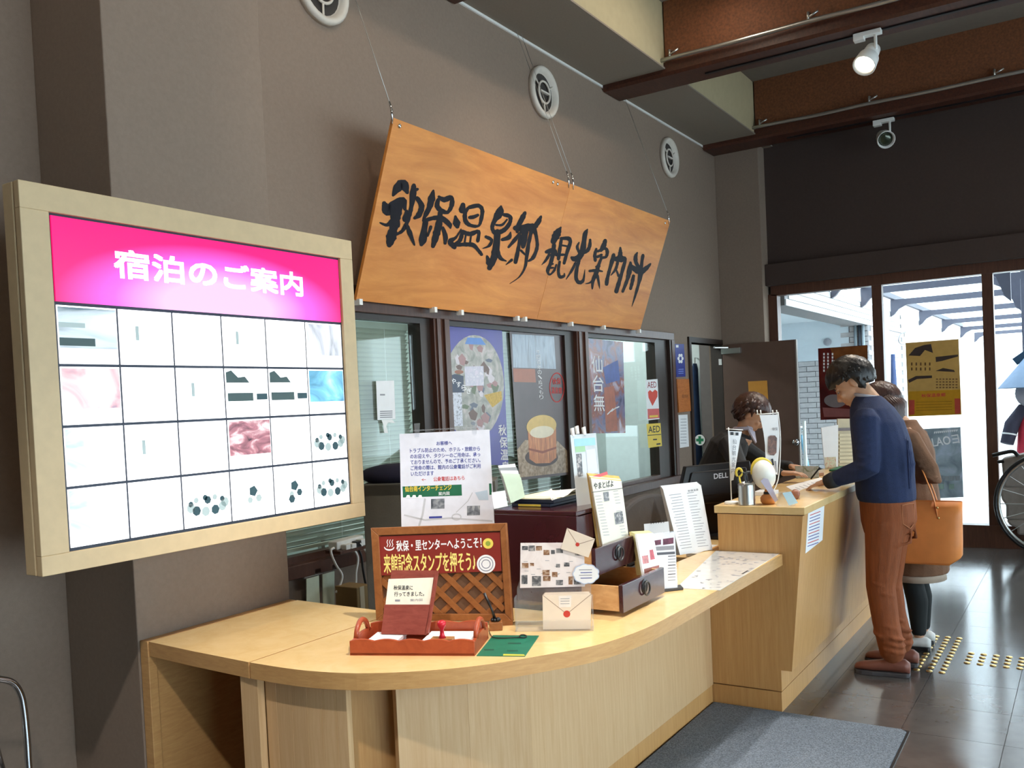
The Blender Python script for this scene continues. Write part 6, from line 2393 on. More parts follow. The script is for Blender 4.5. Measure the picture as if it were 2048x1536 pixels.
bx = thing('porch_wall_box', U('y', YB - 0.15, 1835, 675), 'white equipment box with a cable fixed on the porch wall', 'lamp')  # equipment box on the wall, gives no light
a, c = U('y', YB - 0.02, 1808, 664), U('y', YB - 0.02, 1862, 690)
b = MB()
b.box((a.x, YB - 0.17, c.z + 0.03), (a.x + 0.9, YB - 0.02, a.z), M_white)
b.build('housing', bx, bevel=0.02)
b = MB()
b.tube(smooth_path([U('y', YB - 0.06, *q) for q in ((1812, 664), (1802, 668), (1797, 680), (1802, 688), (1815, 688))], 4), 0.008, plain('grey_cable', (110, 112, 116), 0.5), 6)
b.build('cable', bx)
# canopy
M_raft = plain('grey_steel_rafter', (74, 76, 90), 0.5)
cp = thing('entrance_canopy', (13.5, 1.2, -0.02), 'dark steel entrance canopy with open rafters outside the glazing', 'canopy')
ZR = 2.78
for k, yy in enumerate((548, 577, 605, 631, 651, 667, 679)):
    x = U('z', ZR, 1850, yy).x
    b = MB()
    b.box((x, 0.62, ZR), (x + 0.06, 2.62, ZR + 0.09), M_raft)
    b.build('rafter', cp)
    b = MB()
    b.prism([(x, 2.62, ZR), (x, 2.62, ZR - 0.17), (x, 2.57, ZR - 0.14), (x, 2.50, ZR - 0.06), (x, 2.38, ZR)], (0.06, 0, 0), M_raft)
    b.build('bracket', cp)
    b = MB()
    b.prism([(x, 0.72, ZR), (x, 0.72, ZR - 0.40), (x, 0.78, ZR - 0.34), (x, 0.86, ZR - 0.12), (x, 1.08, ZR)], (0.06, 0, 0), M_raft)
    b.build('bracket', cp)
for y in (2.55, 0.62):
    b = MB()
    b.box((9.5, y, ZR + 0.09), (24, y + 0.06, ZR + 0.17), M_raft)
    b.build('side_beam', cp)
for x in (12.6, 16.5, 20.5):
    b = MB()
    b.box((x, 0.60, -0.02), (x + 0.1, 0.70, ZR + 0.09), M_raft)
    b.build('post', cp)
b = MB()
b.box((9.6, 0.62, ZR + 0.18), (24, 2.6, ZR + 0.19), clear('canopy_sheet', (0.98, 0.99, 1.0), 0.01))
b.build('roof_sheet', cp)

# bicycle outside
M_bike = plain('sky_blue_enamel', (126, 186, 216), 0.35)
bk = thing('bicycle', (10.4, 2.35, -0.02), 'sky blue bicycle parked on the porch behind the open door', 'bicycle')


def bpx(x, y):
    return U('x', 10.35, x, y)


w1c = bpx(1628, 985)
for (cy_, nm) in ((w1c.y, 'wheel'), (w1c.y + 1.02, 'wheel')):
    b = MB()
    cz_ = 0.31
    b.tube([(10.35, cy_ + 0.32 * math.cos(a), cz_ + 0.32 * math.sin(a)) for a in [k * math.pi / 16 for k in range(32)]], 0.016, M_black, 8, closed=True)
    for k in range(9):
        an = k * math.pi / 9
        b.tube([(10.35, cy_ - 0.31 * math.cos(an), cz_ - 0.31 * math.sin(an)), (10.35, cy_ + 0.31 * math.cos(an), cz_ + 0.31 * math.sin(an))], 0.002, M_chrome, 4)
    b.build(nm, bk)
hd_ = V((10.35, w1c.y + 0.12, 1.0))
st_ = V((10.35, w1c.y + 0.75, 0.85))
b = MB()
b.tube([(10.35, w1c.y, 0.31), hd_], 0.02, M_bike, 8)
b.tube([hd_ - V((0, -0.02, 0.15)), (10.35, w1c.y + 0.6, 0.3), st_], 0.02, M_bike, 8)
b.tube([(10.35, w1c.y + 0.6, 0.3), (10.35, w1c.y + 1.02, 0.31), (10.35, w1c.y + 0.70, 0.72)], 0.012, M_bike, 8)
b.build('frame', bk, smooth=True)
b = MB()
b.tube(smooth_path([hd_ + V((-0.25, 0.12, 0.05)), hd_ + V((-0.2, 0, 0.1)), hd_ + V((0, -0.03, 0.1)), hd_ + V((0.2, 0, 0.1)), hd_ + V((0.25, 0.12, 0.05))], 4), 0.012, M_chrome, 8)
b.tube([hd_, hd_ + V((0, -0.02, 0.1))], 0.014, M_chrome, 8)
b.build('handlebar', bk, smooth=True)
b = MB()
b.ball(st_ + V((0, 0, 0.04)), (0.07, 0.13, 0.035), M_black, 12, 8)
b.build('saddle', bk, smooth=True)
sgp = MB()
a, c = U('x', 10.2, 1608, 842), U('x', 10.2, 1612, 950)
sgp.tube([(10.2, a.y, -0.02), (10.2, a.y, a.z)], 0.02, M_white, 8)
tag(sgp.build('white_pole', smooth=True), 'white pole standing beside the sky blue bicycle', 'pole')

# straw-hat figure outside
fx = 10.9
fg = thing('hatted_figure', (fx, 0.5, -0.02), 'life-size doll figure with a blue cone hat and red vest outside', 'figure')


def fpx(x, y):
    return U('x', fx, x, y)


hat_l = fpx(1994, 778)
cyf = 0.50
b = MB()
b.lathe([(hat_l.y - cyf, 0), (hat_l.y - cyf - 0.01, 0.012), (0.02, 0.40), (0.001, 0.41)], (fx, cyf, hat_l.z), plain('blue_straw_hat', (120, 142, 170), 0.7), 28)
b.build('cone_hat', fg, smooth=True)
b = MB()
b.prism([fpx(x, y) for x, y in ((2024, 718), (2050, 700), (2056, 716), (2034, 730))], (0.05, 0, 0), plain('teal_bow', (36, 70, 96), 0.7))
b.build('hat_tie', fg)
b = MB()
b.ball((fx, cyf, hat_l.z - 0.06), (0.17, 0.19, 0.17), plain('grey_cloth_head', (150, 146, 156), 0.8), 18, 12)
b.build('head', fg, smooth=True)
b = MB()
b.loft([((fx, cyf, -0.02), 0.2, 0.22, (1, 0, 0), (0, 1, 0)), ((fx, cyf, 0.6), 0.17, 0.2, (1, 0, 0), (0, 1, 0)), ((fx, cyf, 1.0), 0.15, 0.17, (1, 0, 0), (0, 1, 0)), ((fx, cyf, 1.22), 0.10, 0.12, (1, 0, 0), (0, 1, 0)), ((fx, cyf, 1.30), 0.05, 0.06, (1, 0, 0), (0, 1, 0))], plain('crimson_vest', (206, 40, 72), 0.8, var=0.1), 18)
b.build('vest', fg, smooth=True)
for s_ in (1, -1):
    b = MB()
    sh_ = V((fx, cyf + 0.10 * s_, 1.22))
    path = [sh_, V((fx - 0.05, cyf + 0.22 * s_, 1.05)), V((fx - 0.1, cyf + 0.27 * s_, 0.85))]
    b.tube(path, [0.07, 0.075, 0.065], plain('navy_sleeve', (58, 58, 78), 0.8), 12)
    ar = b.build('arm', fg, smooth=True)
    b = MB()
    b.tube([path[1] * 0.5 + path[2] * 0.5 + V((0, 0, 0.005)), path[1] * 0.45 + path[2] * 0.55], 0.076, M_paper, 12)
    b.build('cuff_band', ar)

# hand cart with a large wheel inside by the glazing
ht = thing('hand_cart', (8.8, 0.3, 0), 'old hand cart with a large spoked wheel and beige padded seat by the glazing', 'cart')
wc = V((8.75, 0.285, 0.455))
for xx in (8.75, 8.28):
    b = MB()
    b.tube([(xx, wc.y + 0.44 * math.cos(a), wc.z + 0.44 * math.sin(a)) for a in [k * math.pi / 24 for k in range(48)]], 0.015, M_black, 8, closed=True)
    b.tube([(xx, wc.y + 0.415 * math.cos(a), wc.z + 0.415 * math.sin(a)) for a in [k * math.pi / 24 for k in range(48)]], 0.014, M_steel, 8, closed=True)
    w_ = b.build('wheel', ht, smooth=True)
    if xx < 8.5:
        bpy.data.objects.remove(w_)
        continue
    b = MB()
    for k in range(10):
        an = k * math.pi / 10
        b.tube([(xx, wc.y - 0.41 * math.cos(an), wc.z - 0.41 * math.sin(an)), (xx, wc.y + 0.41 * math.cos(an), wc.z + 0.41 * math.sin(an))], 0.004, M_steel, 5)
    b.build('spokes', w_)
    b = MB()
    b.tube([(xx - 0.05, wc.y, wc.z), (xx + 0.35, wc.y, wc.z)], 0.03, M_steel, 12)
    b.build('axle', w_)
M_pad = plain('beige_canvas', (142, 132, 124), 0.85, var=0.1, bump=0.1)
CPn = Plane((8.9, 0.4, 0.8), (-1, 0, 0))
for pts, nm in (([(2002, 918), (2046, 908), (2100, 905), (2100, 975), (2008, 975)], 'backrest'), ([(2000, 975), (2100, 972), (2100, 1040), (2012, 1040), (2012, 1010), (2003, 1000)], 'seat_pad'), ([(2012, 1040), (2100, 1038), (2100, 1075), (2034, 1070), (2034, 1056), (2020, 1052)], 'leg_pad')):
    b = MB()
    b.prism([CPn.px(x, y) for x, y in pts], (0.22, 0, 0), M_pad)
    b.build(nm, ht, bevel=0.02)
b = MB()
b.tube(smooth_path([CPn.px(1985, 911), CPn.px(2005, 906), CPn.px(2026, 903), CPn.px(2036, 912)], 4), 0.017, M_black, 8)
b.build('push_handle', ht, smooth=True)
b = MB()
b.tube([CPn.px(1995, 924), CPn.px(2008, 922)], 0.015, M_black, 8)
b.build('brake_lever', ht)
b = MB()
b.tube([(8.93, wc.y - 0.1, wc.z), (8.93, wc.y - 0.1, 0.12), (8.93, -0.6, 0.02)], 0.02, M_black, 8)
b.build('prop_leg', ht)

# chrome rack at the wall beside the column
rk = thing('chrome_rack', (1.35, 2.95, 0), 'chrome tube stand beside the column at the wall', 'stand')
PR = Plane((1.3, 2.95, 0.5), (0, -1, 0))
pth = [PR.px(x, y) for x, y in ((-60, 1352), (0, 1358), (26, 1366), (41, 1388), (48, 1420), (54, 1480), (60, 1560))]
pth.append(V((pth[-1].x + 0.02, 2.95, 0.012)))
b = MB()
b.tube(smooth_path(pth, 5), 0.011, M_chrome, 10)
b.build('front_frame', rk, smooth=True)
b = MB()
e0 = pth[0]
b.tube([e0, e0 + V((-0.18, 0, -0.05)), V((e0.x - 0.22, 2.95, 0.012))], 0.011, M_chrome, 10)
b.build('rear_frame', rk, smooth=True)
b = MB()
b.tube([PR.px(-20, 1440, -0.03), PR.px(6, 1540, -0.03)], 0.008, M_chrome, 8)
b.build('strut', rk, smooth=True)

# ================================================================== people
M_skin = plain('skin', (206, 160, 128), 0.55, var=0.06, scale=25)
M_hair_b = plain('black_hair', (30, 27, 26), 0.42, var=0.35, scale=40, stretch=(1, 1, 0.25), bump=0.3, bscale=90)
M_hair_br = plain('brown_hair', (66, 40, 32), 0.42, var=0.35, scale=40, stretch=(1, 1, 0.25), bump=0.3, bscale=90)


def remeshed(mb, voxel, name, mat, parent, it=6, decim=None):
    me = bpy.data.meshes.new('tmp')
    me.from_pydata(mb.v, [], mb.f)
    o = bpy.data.objects.new('tmp', me)
    COL.objects.link(o)
    md = o.modifiers.new('r', 'REMESH')
    md.mode = 'VOXEL'
    md.voxel_size = voxel
    sm = o.modifiers.new('s', 'SMOOTH')
    sm.factor = 0.5
    sm.iterations = it
    dg = bpy.context.evaluated_depsgraph_get()
    ev = o.evaluated_get(dg)
    nm = bpy.data.meshes.new_from_object(ev)
    bpy.data.objects.remove(o)
    lo = V([min(v.co[i] for v in nm.vertices) for i in range(3)])
    hi = V([max(v.co[i] for v in nm.vertices) for i in range(3)])
    c = V(((lo.x + hi.x) / 2, (lo.y + hi.y) / 2, lo.z))
    for v in nm.vertices:
        v.co -= c
    nm.materials.clear()
    nm.materials.append(mat)
    nm.polygons.foreach_set('use_smooth', [True] * len(nm.polygons))
    nm.update()
    return link(name, nm, c, parent)


def limb(mb, pts, flat=1.0, n=12):
    """pts: (position, radius) -> closed tapered tube with rounded ends"""
    path = [V(p) for p, r in pts]
    rad = [r for p, r in pts]
    t0 = (path[0] - path[1]).normalized()
    t1 = (path[-1] - path[-2]).normalized()
    path = [path[0] + t0 * rad[0] * 0.7] + path + [path[-1] + t1 * rad[-1] * 0.7]
    rad = [rad[0] * 0.55] + rad + [rad[-1] * 0.55]
    q, rr = [], []
    for i in range(len(path) - 1):
        for k in range(3):
            t = k / 3
            q.append(path[i].lerp(path[i + 1], t))
            rr.append(rad[i] * (1 - t) + rad[i + 1] * t)
    q.append(path[-1])
    rr.append(rad[-1])
    mb.tube(q, rr, M_skin, n)


def hand(mb, wrist, d, down, side, spread=0.011, curl=0.5, s=1.0):
    """palm and five separate fingers; d forward, down palm direction, side towards the thumb"""
    wrist, d, down, side = V(wrist), V(d).normalized(), V(down).normalized(), V(side).normalized()
    palm_c = wrist + d * 0.045 * s
    rings = []
    for k, (t, w, h) in enumerate(((0.0, 0.026, 0.019), (0.03, 0.036, 0.017), (0.06, 0.041, 0.015), (0.085, 0.040, 0.013))):
        rings.append((wrist + d * t * s, w * s, h * s, side, down))
    mb.loft(rings, M_skin, 12)
    lens = (0.066, 0.075, 0.071, 0.056)
    for k in range(4):
        off = (1.5 - k) * 0.0205 * s
        base = wrist + d * 0.082 * s + side * off
        dirn = (d + side * (1.5 - k) * spread * 6).normalized()
        L = lens[k] * s
        c1 = (dirn * math.cos(curl * 0.4) + down * math.sin(curl * 0.4))
        c2 = (dirn * math.cos(curl) + down * math.sin(curl))
        c3 = (dirn * math.cos(curl * 1.5) + down * math.sin(curl * 1.5))
        p1 = base + c1 * L * 0.45
        p2 = p1 + c2 * L * 0.32
        p3 = p2 + c3 * L * 0.25
        limb(mb, [(base - d * 0.012, 0.0092 * s), (p1, 0.0088 * s), (p2, 0.008 * s), (p3, 0.007 * s)], n=8)
    tb = wrist + d * 0.028 * s + side * 0.030 * s
    t1 = tb + (d * 0.7 + side * 0.65 + down * 0.25).normalized() * 0.034 * s
    t2 = t1 + (d * 0.92 + side * 0.2 + down * 0.3).normalized() * 0.032 * s
    limb(mb, [(tb - side * 0.01, 0.012 * s), (t1, 0.0105 * s), (t2, 0.0085 * s)], n=8)


def head(mb, c, f, up, s=1.0):
    """skull, jaw, nose, brow, lips and ears; f face direction, up head axis"""
    c, f, up = V(c), V(f).normalized(), V(up).normalized()
    l = f.cross(up).normalized()
    mb.ball(c + up * 0.022 * s - f * 0.012 * s, (0.074 * s, 0.094 * s, 0.092 * s), M_skin, 20, 14, (l, f, up))
    mb.ball(c - up * 0.045 * s + f * 0.030 * s, (0.056 * s, 0.058 * s, 0.072 * s), M_skin, 18, 12, (l, f, up))
    mb.ball(c - up * 0.098 * s + f * 0.062 * s, (0.024 * s, 0.022 * s, 0.018 * s), M_skin, 12, 8, (l, f, up))
    mb.ball(c + up * 0.012 * s + f * 0.074 * s, (0.046 * s, 0.014 * s, 0.012 * s), M_skin, 12, 8, (l, f, up))
    mb.tube([c + up * 0.006 * s + f * 0.082 * s, c - up * 0.020 * s + f * 0.096 * s, c - up * 0.036 * s + f * 0.104 * s, c - up * 0.044 * s + f * 0.088 * s], [0.007 * s, 0.009 * s, 0.0135 * s, 0.011 * s], M_skin, 8)
    for q in (-1, 1):
        mb.ball(c + l * q * 0.036 * s - up * 0.026 * s + f * 0.068 * s, (0.018 * s, 0.016 * s, 0.018 * s), M_skin, 10, 8, (l, f, up))
        mb.ball(c + l * q * 0.076 * s - up * 0.012 * s - f * 0.014 * s, (0.009 * s, 0.018 * s, 0.031 * s), M_skin, 10, 8, (l, f, up))
    mb.ball(c - up * 0.064 * s + f * 0.084 * s, (0.022 * s, 0.009 * s, 0.0065 * s), M_skin, 10, 6, (l, f, up))
    mb.ball(c - up * 0.075 * s + f * 0.082 * s, (0.019 * s, 0.009 * s, 0.0065 * s), M_skin, 10, 6, (l, f, up))
    return l


def face_marks(c, f, up, parent, s=1.0):
    c, f, up = V(c), V(f).normalized(), V(up).normalized()
    l = f.cross(up).normalized()
    for q in (-1, 1):
        e = c + l * q * 0.033 * s - up * 0.004 * s + f * 0.0765 * s
        b = MB()
        b.ball(e, (0.0115 * s, 0.004 * s, 0.0042 * s), plain('eye_white', (176, 158, 146), 0.5), 10, 8, (l, f, up))
        ey = b.build('eye', parent, smooth=True)
        b = MB()
        b.ball(e + f * 0.0036 * s - up * 0.001 * s, (0.0052 * s, 0.004 * s, 0.0055 * s), M_black, 8, 6, (l, f, up))
        b.build('iris', ey, smooth=True)
        b = MB()
        b.ball(c + l * q * 0.034 * s + up * 0.017 * s + f * 0.083 * s, (0.019 * s, 0.005 * s, 0.0035 * s), M_hair_b, 8, 6, (l, f, up))
        b.build('eyebrow', parent, smooth=True)
    b = MB()
    b.ball(c - up * 0.0695 * s + f * 0.0905 * s, (0.019 * s, 0.004 * s, 0.0035 * s), plain('lip', (166, 96, 84), 0.5), 10, 6, (l, f, up))
    b.build('mouth', parent, smooth=True)


def hair_cap(c, f, up, mat, parent, s=1.0, low=-0.30, fringe=0.25, extra=None, vol=1.0):
    """hair shell that leaves the face free, with tufted surface"""
    c, f, up = V(c), V(f).normalized(), V(up).normalized()
    l = f.cross(up).normalized()
    rnd = random.Random(11)
    cc = c + up * 0.022 * s - f * 0.012 * s
    vs, fs = [], []
    n, m = 40, 26
    for i in range(m + 1):
        th = math.pi * i / m
        for k in range(n):
            an = 2 * math.pi * k / n
            d = (l * math.sin(th) * math.cos(an) + f * math.sin(th) * math.sin(an) - up * math.cos(th))
            df, du = d.dot(f), d.dot(up)
            wob = 0.05 * math.sin(an * 9 + i * 0.9) + 0.03 * math.sin(an * 17 - i * 1.7)
            k1 = (1.17 * vol + 0.035 * math.sin(an * 13 + i) + 0.03 * rnd.random())
            face = (df > 0.30 and du < fringe + 1.0 * wob) or (du < low + wob) or (df > -0.02 and du < -0.05 + wob)
            if face:
                k1 = 0.90
            rx, ry, rz = 0.074 * s, 0.094 * s, 0.092 * s
            vs.append(cc + l * d.dot(l) * rx * k1 + f * df * ry * k1 + up * du * rz * k1)
    for i in range(m):
        for k in range(n):
            k2 = (k + 1) % n
            fs.append((i * n + k, i * n + k2, (i + 1) * n + k2, (i + 1) * n + k))
    b = MB()
    b.add(vs, fs, mat)
    if extra:
        extra(b, c, f, up, l)
    return b.build('hair', parent, smooth=True)


def shoe(foot, d, mat, sole, parent, L=0.27, W=0.047, h=0.075):
    """foot = heel point on the floor, d = toe direction"""
    foot, d = V(foot), V(d).normalized()
    sd_ = V((d.y, -d.x, 0))
    b = MB()
    rings = []
    for (t, w, hh) in ((0.0, 0.6, 0.75), (0.08, 0.80, 0.95), (0.25, 0.82, 1.0), (0.45, 0.9, 0.85), (0.65, 1.05, 0.68), (0.85, 1.0, 0.55), (0.96, 0.75, 0.42), (1.0, 0.4, 0.28)):
        rings.append((foot + d * t * L + V((0, 0, 0.018 + hh * h / 2)), W * w, hh * h / 2, sd_, V((0, 0, 1))))
    b.loft(rings, mat, 14)
    o = b.build('shoe', parent, smooth=True)
    b = MB()
    pts = []
    for (t, w) in ((0.0, 0.55), (0.05, 0.8), (0.25, 0.85), (0.45, 0.9), (0.65, 1.08), (0.85, 1.02), (0.96, 0.8), (1.01, 0.4)):
        pts.append((t, w))
    outl = [foot + d * t * L + sd_ * W * w for t, w in pts] + [foot + d * t * L - sd_ * W * w for t, w in reversed(pts)]
    b.prism(outl, (0, 0, 0.022), sole)
    b.build('sole', o, bevel=0.004)
    return o


# ---------------------------------------------------------------- man in the navy sweater
mx = 5.05
man = thing('person', (mx, 0.94, 0), 'man in navy sweater and rust corduroys bending over the tall counter', 'person')
hc_ = V((mx + 0.0, 1.085, 1.535))
hf, hu = V((-0.10, 0.80, -0.59)), V((-0.07, 0.59, 0.80))
b = MB()
head(b, hc_, hf, hu, 1.04)
limb(b, [((mx, 0.985, 1.42), 0.058), ((mx, 1.02, 1.47), 0.055), ((mx, 1.06, 1.515), 0.054)])
torso = [(0.86, 0.93, 0.150, 0.105), (1.0, 0.935, 0.155, 0.11), (1.15, 0.945, 0.165, 0.112), (1.30, 0.965, 0.175, 0.105), (1.39, 0.985, 0.15, 0.085), (1.44, 1.0, 0.07, 0.06)]
b.loft([((mx, y, z), a, d_, (1, 0, 0), (0, 1, 0)) for z, y, a, d_ in torso], M_skin, 18)
sh_n, el_n, wr_n = V((mx - 0.185, 0.985, 1.355)), V((mx - 0.235, 0.965, 1.10)), V((mx - 0.175, 1.165, 1.025))
sh_f, el_f, wr_f = V((mx + 0.185, 0.985, 1.355)), V((mx + 0.225, 0.985, 1.10)), V((mx + 0.15, 1.17, 1.03))
for s_, e_, w_ in ((sh_n, el_n, wr_n), (sh_f, el_f, wr_f)):
    limb(b, [(s_, 0.05), (e_, 0.04), (w_, 0.027)])
    hand(b, w_ + (w_ - e_).normalized() * 0.01, (w_ - e_) + V((0, 0.02, 0.02)), (0, 0.1, -1), V((1 if s_.x < mx else -1, 0.1, 0)), curl=0.55)
for q, yy in ((-0.1, 0.0), (0.1, -0.005)):
    limb(b, [((mx + q * 0.8, 0.93, 0.82), 0.072), ((mx + q * 0.95, 0.955, 0.47), 0.050), ((mx + q, 0.90 + yy, 0.10), 0.042)])
    limb(b, [((mx + q, 0.88 + yy, 0.05), 0.026), ((mx + q - 0.01, 1.01 + yy, 0.042), 0.02)])
remeshed(b, 0.006, 'body', M_skin, man, 4)
face_marks(hc_, hf, hu, man, 1.04)


def tufts(b, c, f, up, l):
    rnd = random.Random(4)
    for k in range(150):
        an = rnd.uniform(-3.1, 3.1)
        th = rnd.uniform(0.1, 1.3 + (0.75 if abs(an) < 1.2 else 0.1))
        d = (up * math.cos(th) - f * math.sin(th) * math.cos(an) + l * math.sin(th) * math.sin(an))
        base = c + up * 0.022 - f * 0.012 + d * 0.094
        tip = base + d * 0.014 - up * 0.022 + f * 0.02 * rnd.uniform(-0.4, 1.0) + l * rnd.uniform(-0.012, 0.012)
        b.tube([base - d * 0.012, base + d * 0.010, tip], [0.013, 0.010, 0.002], M_hair_b, 6)


hair_cap(hc_, hf, hu, M_hair_b, man, 1.06, low=-0.70, fringe=0.12, extra=tufts, vol=1.08)

M_sweater = plain('navy_knit', (34, 46, 80), 0.9, var=0.10, scale=45, bump=0.35, bscale=260)
b = MB()
sw = [(0.905, 0.925, 0.178, 0.142), (0.94, 0.93, 0.186, 0.148), (1.05, 0.935, 0.192, 0.148), (1.2, 0.942, 0.200, 0.146), (1.32, 0.962, 0.203, 0.132), (1.395, 0.985, 0.172, 0.108), (1.44, 1.0, 0.105, 0.082), (1.462, 1.008, 0.075, 0.068)]
b.loft([((mx, y, z), a, d_, (1, 0, 0), (0, 1, 0)) for z, y, a, d_ in sw], M_skin, 20)
for s_, e_, w_ in ((sh_n, el_n, wr_n), (sh_f, el_f, wr_f)):
    sh2 = s_ + V((0, 0, -0.01))
    limb(b, [(sh2, 0.072), (s_.lerp(e_, 0.5), 0.064), (e_, 0.058), (e_.lerp(w_, 0.5), 0.050), (w_ - (w_ - e_).normalized() * 0.02, 0.042)])
# knit folds across the arm and back
for k in range(5):
    p = sh_n.lerp(el_n, 0.25 + 0.16 * k)
    b.tube([p + V((-0.058, -0.03, 0.0)), p + V((-0.062, 0.01, -0.02)), p + V((-0.05, 0.045, -0.012))], [0.004, 0.010, 0.004], M_skin, 6)
for k in range(4):
    b.tube([(mx - 0.12 + 0.05 * k, 0.80, 1.25 - 0.02 * k), (mx - 0.13 + 0.05 * k, 0.792, 1.1), (mx - 0.12 + 0.05 * k, 0.795, 0.97)], [0.004, 0.010, 0.004], M_skin, 6)
remeshed(b, 0.007, 'sweater', M_sweater, man, 5)
b = MB()
b.tube([(mx + 0.070 * math.cos(a), 1.010 + 0.062 * math.sin(a), 1.463 + 0.012 * math.sin(a)) for a in [k * math.pi / 12 for k in range(24)]], 0.010, plain('shirt_collar', (176, 176, 186), 0.8), 8, closed=True)
b.build('collar', man, smooth=True)
M_cuff = plain('dark_grey_cuff', (44, 48, 54), 0.85)
for e_, w_ in ((el_n, wr_n), (el_f, wr_f)):
    b = MB()
    dd = (w_ - e_).normalized()
    b.tube([w_ - dd * 0.035, w_ - dd * 0.01, w_ + dd * 0.03], [0.044, 0.044, 0.037], M_cuff, 14)
    b.build('cuff', man, smooth=True)

M_cord = plain('rust_corduroy', (140, 74, 36), 0.85, var=0.16, scale=30, bump=0.3, bscale=200, stretch=(3, 3, 0.4))
b = MB()
b.loft([((mx, 0.93, 0.99), 0.165, 0.128, (1, 0, 0), (0, 1, 0)), ((mx, 0.925, 0.90), 0.178, 0.138, (1, 0, 0), (0, 1, 0)), ((mx, 0.92, 0.80), 0.178, 0.138, (1, 0, 0), (0, 1, 0)), ((mx, 0.928, 0.73), 0.150, 0.115, (1, 0, 0), (0, 1, 0))], M_skin, 20)
for q, yy in ((-0.1, 0.0), (0.1, -0.005)):
    limb(b, [((mx + q * 0.86, 0.925, 0.80), 0.102), ((mx + q * 0.9, 0.94, 0.62), 0.088), ((mx + q * 0.95, 0.955, 0.46), 0.074), ((mx + q, 0.935, 0.28), 0.068), ((mx + q, 0.905 + yy, 0.115), 0.066)])
    for k in range(6):
        z = 0.50 - 0.055 * k + 0.01 * math.sin(k * 3)
        if 2 <= k <= 3:
            continue
        cy_ = 0.955 - (0.50 - z) * 0.10
        R_ = 0.071
        a0 = 2.4 + 0.7 * math.sin(k * 2.1)
        b.tube([(mx + q * 0.96 + R_ * math.cos(a0 + t), cy_ + R_ * math.sin(a0 + t), z - 0.022 * t) for t in (0, 0.5, 1.0, 1.5)], [0.003, 0.009, 0.009, 0.003], M_skin, 6)
    for k in range(3):
        z = 0.135 + 0.035 * k
        b.tube([(mx + q + 0.066 * math.cos(2 + t), 0.905 + yy + 0.066 * math.sin(2 + t), z + 0.01 * math.sin(2 * t)) for t in (0, 0.7, 1.4, 2.1, 2.8)], [0.003, 0.009, 0.01, 0.009, 0.003], M_skin, 6)
    b.tube([(mx + q * 0.4, 0.80, 0.78), (mx + q * 0.9, 0.805, 0.70), (mx + q * 1.5, 0.86, 0.68)], [0.004, 0.012, 0.004], M_skin, 6)
remeshed(b, 0.007, 'trousers', M_cord, man, 4)
b = MB()
pk = []
for (dx, z) in ((-0.130, 0.895), (-0.09, 0.90), (-0.04, 0.895), (-0.042, 0.83), (-0.045, 0.79), (-0.085, 0.77), (-0.130, 0.80), (-0.132, 0.85)):
    pk.append((mx + dx, 0.9225 - 0.138 * math.sqrt(1 - (dx / 0.178) ** 2) + 0.002, z))
b.tube(pk, 0.003, plain('pocket_seam', (176, 110, 70), 0.8), 6, closed=True)
b.build('pocket_seam', man)
M_shoe = plain('tan_leather', (128, 74, 58), 0.5, var=0.1)
M_sole = plain('grey_sole', (74, 70, 72), 0.7)
shoe((mx - 0.1, 0.825, 0), (-0.03, 1, 0), M_shoe, M_sole, man)
shoe((mx + 0.1, 0.815, 0), (0.05, 1, 0), M_shoe, M_sole, man)
b = MB()
b.tube([wr_n + V((0.03, 0.115, 0.005)), wr_n + V((0.05, 0.07, 0.065))], 0.0045, M_black, 8)
tag(b.build('pen', smooth=True), 'black pen held in the hand of the man in the navy sweater', 'pen')

# ---------------------------------------------------------------- staff woman behind the counter
sx, sy = 5.63, 2.16
st_w = thing('person', (sx, sy, 0), 'staff woman in dark jacket leaning over the desk behind the tall counter', 'person')
fdir = V((0.26, -0.966, 0))
ldir = V((-0.966, -0.26, 0))      # towards the camera side
pel = V((sx, sy, 0.86))
chest = pel + fdir * 0.16 + V((0.02, 0, 0.30))
neck = pel + fdir * 0.25 + V((0.03, 0, 0.42))
hs = neck + fdir * 0.055 + V((0.01, 0, 0.09))
sf, su = (fdir * 0.80 + V((0, 0, -0.60))), (fdir * 0.60 + V((0, 0, 0.80)))
b = MB()
head(b, hs, sf, su, 0.96)
limb(b, [(neck + V((0, 0, -0.03)), 0.05), (neck + fdir * 0.02 + V((0, 0, 0.03)), 0.046), (hs, 0.046)])
axis = (chest - pel).normalized()
perp = ldir.cross(axis).normalized()
b.loft([(pel, 0.155, 0.10, ldir, perp), (pel.lerp(chest, 0.5), 0.135, 0.09, ldir, perp), (chest, 0.16, 0.10, ldir, perp), (neck + V((0, 0, -0.05)), 0.10, 0.07, ldir, perp)], M_skin, 16)
s1, e1, w1_ = chest + ldir * 0.17 + axis * 0.03, V((5.30, 1.79, 1.025)), V((5.30, 1.555, 1.025))
s2, e2, w2_ = chest - ldir * 0.17 + axis * 0.03, V((5.98, 1.82, 1.01)), V((5.72, 1.62, 1.03))
for s_, e_, w_, td in ((s1, e1, w1_, 1), (s2, e2, w2_, -1)):
    limb(b, [(s_, 0.046), (e_, 0.037), (w_, 0.024)])
    hand(b, w_ + (w_ - e_).normalized() * 0.005, V((0.08, -1, 0.0)) if td > 0 else V((-0.5, -0.8, 0)), (0, 0, -1), V((1, 0, 0)) * (1 if td > 0 else -1), curl=0.45, s=0.95)
for q in (-0.085, 0.085):
    limb(b, [(pel + ldir * q + V((0, 0, -0.05)), 0.085), (pel + ldir * q + V((0, 0, -0.42)), 0.052), (pel + ldir * q + V((0, 0.02, -0.78)), 0.036)])
    limb(b, [(pel + ldir * q + V((0, 0.03, -0.82)), 0.03), (pel + ldir * q + fdir * 0.12 + V((0, 0, -0.835)), 0.025)])
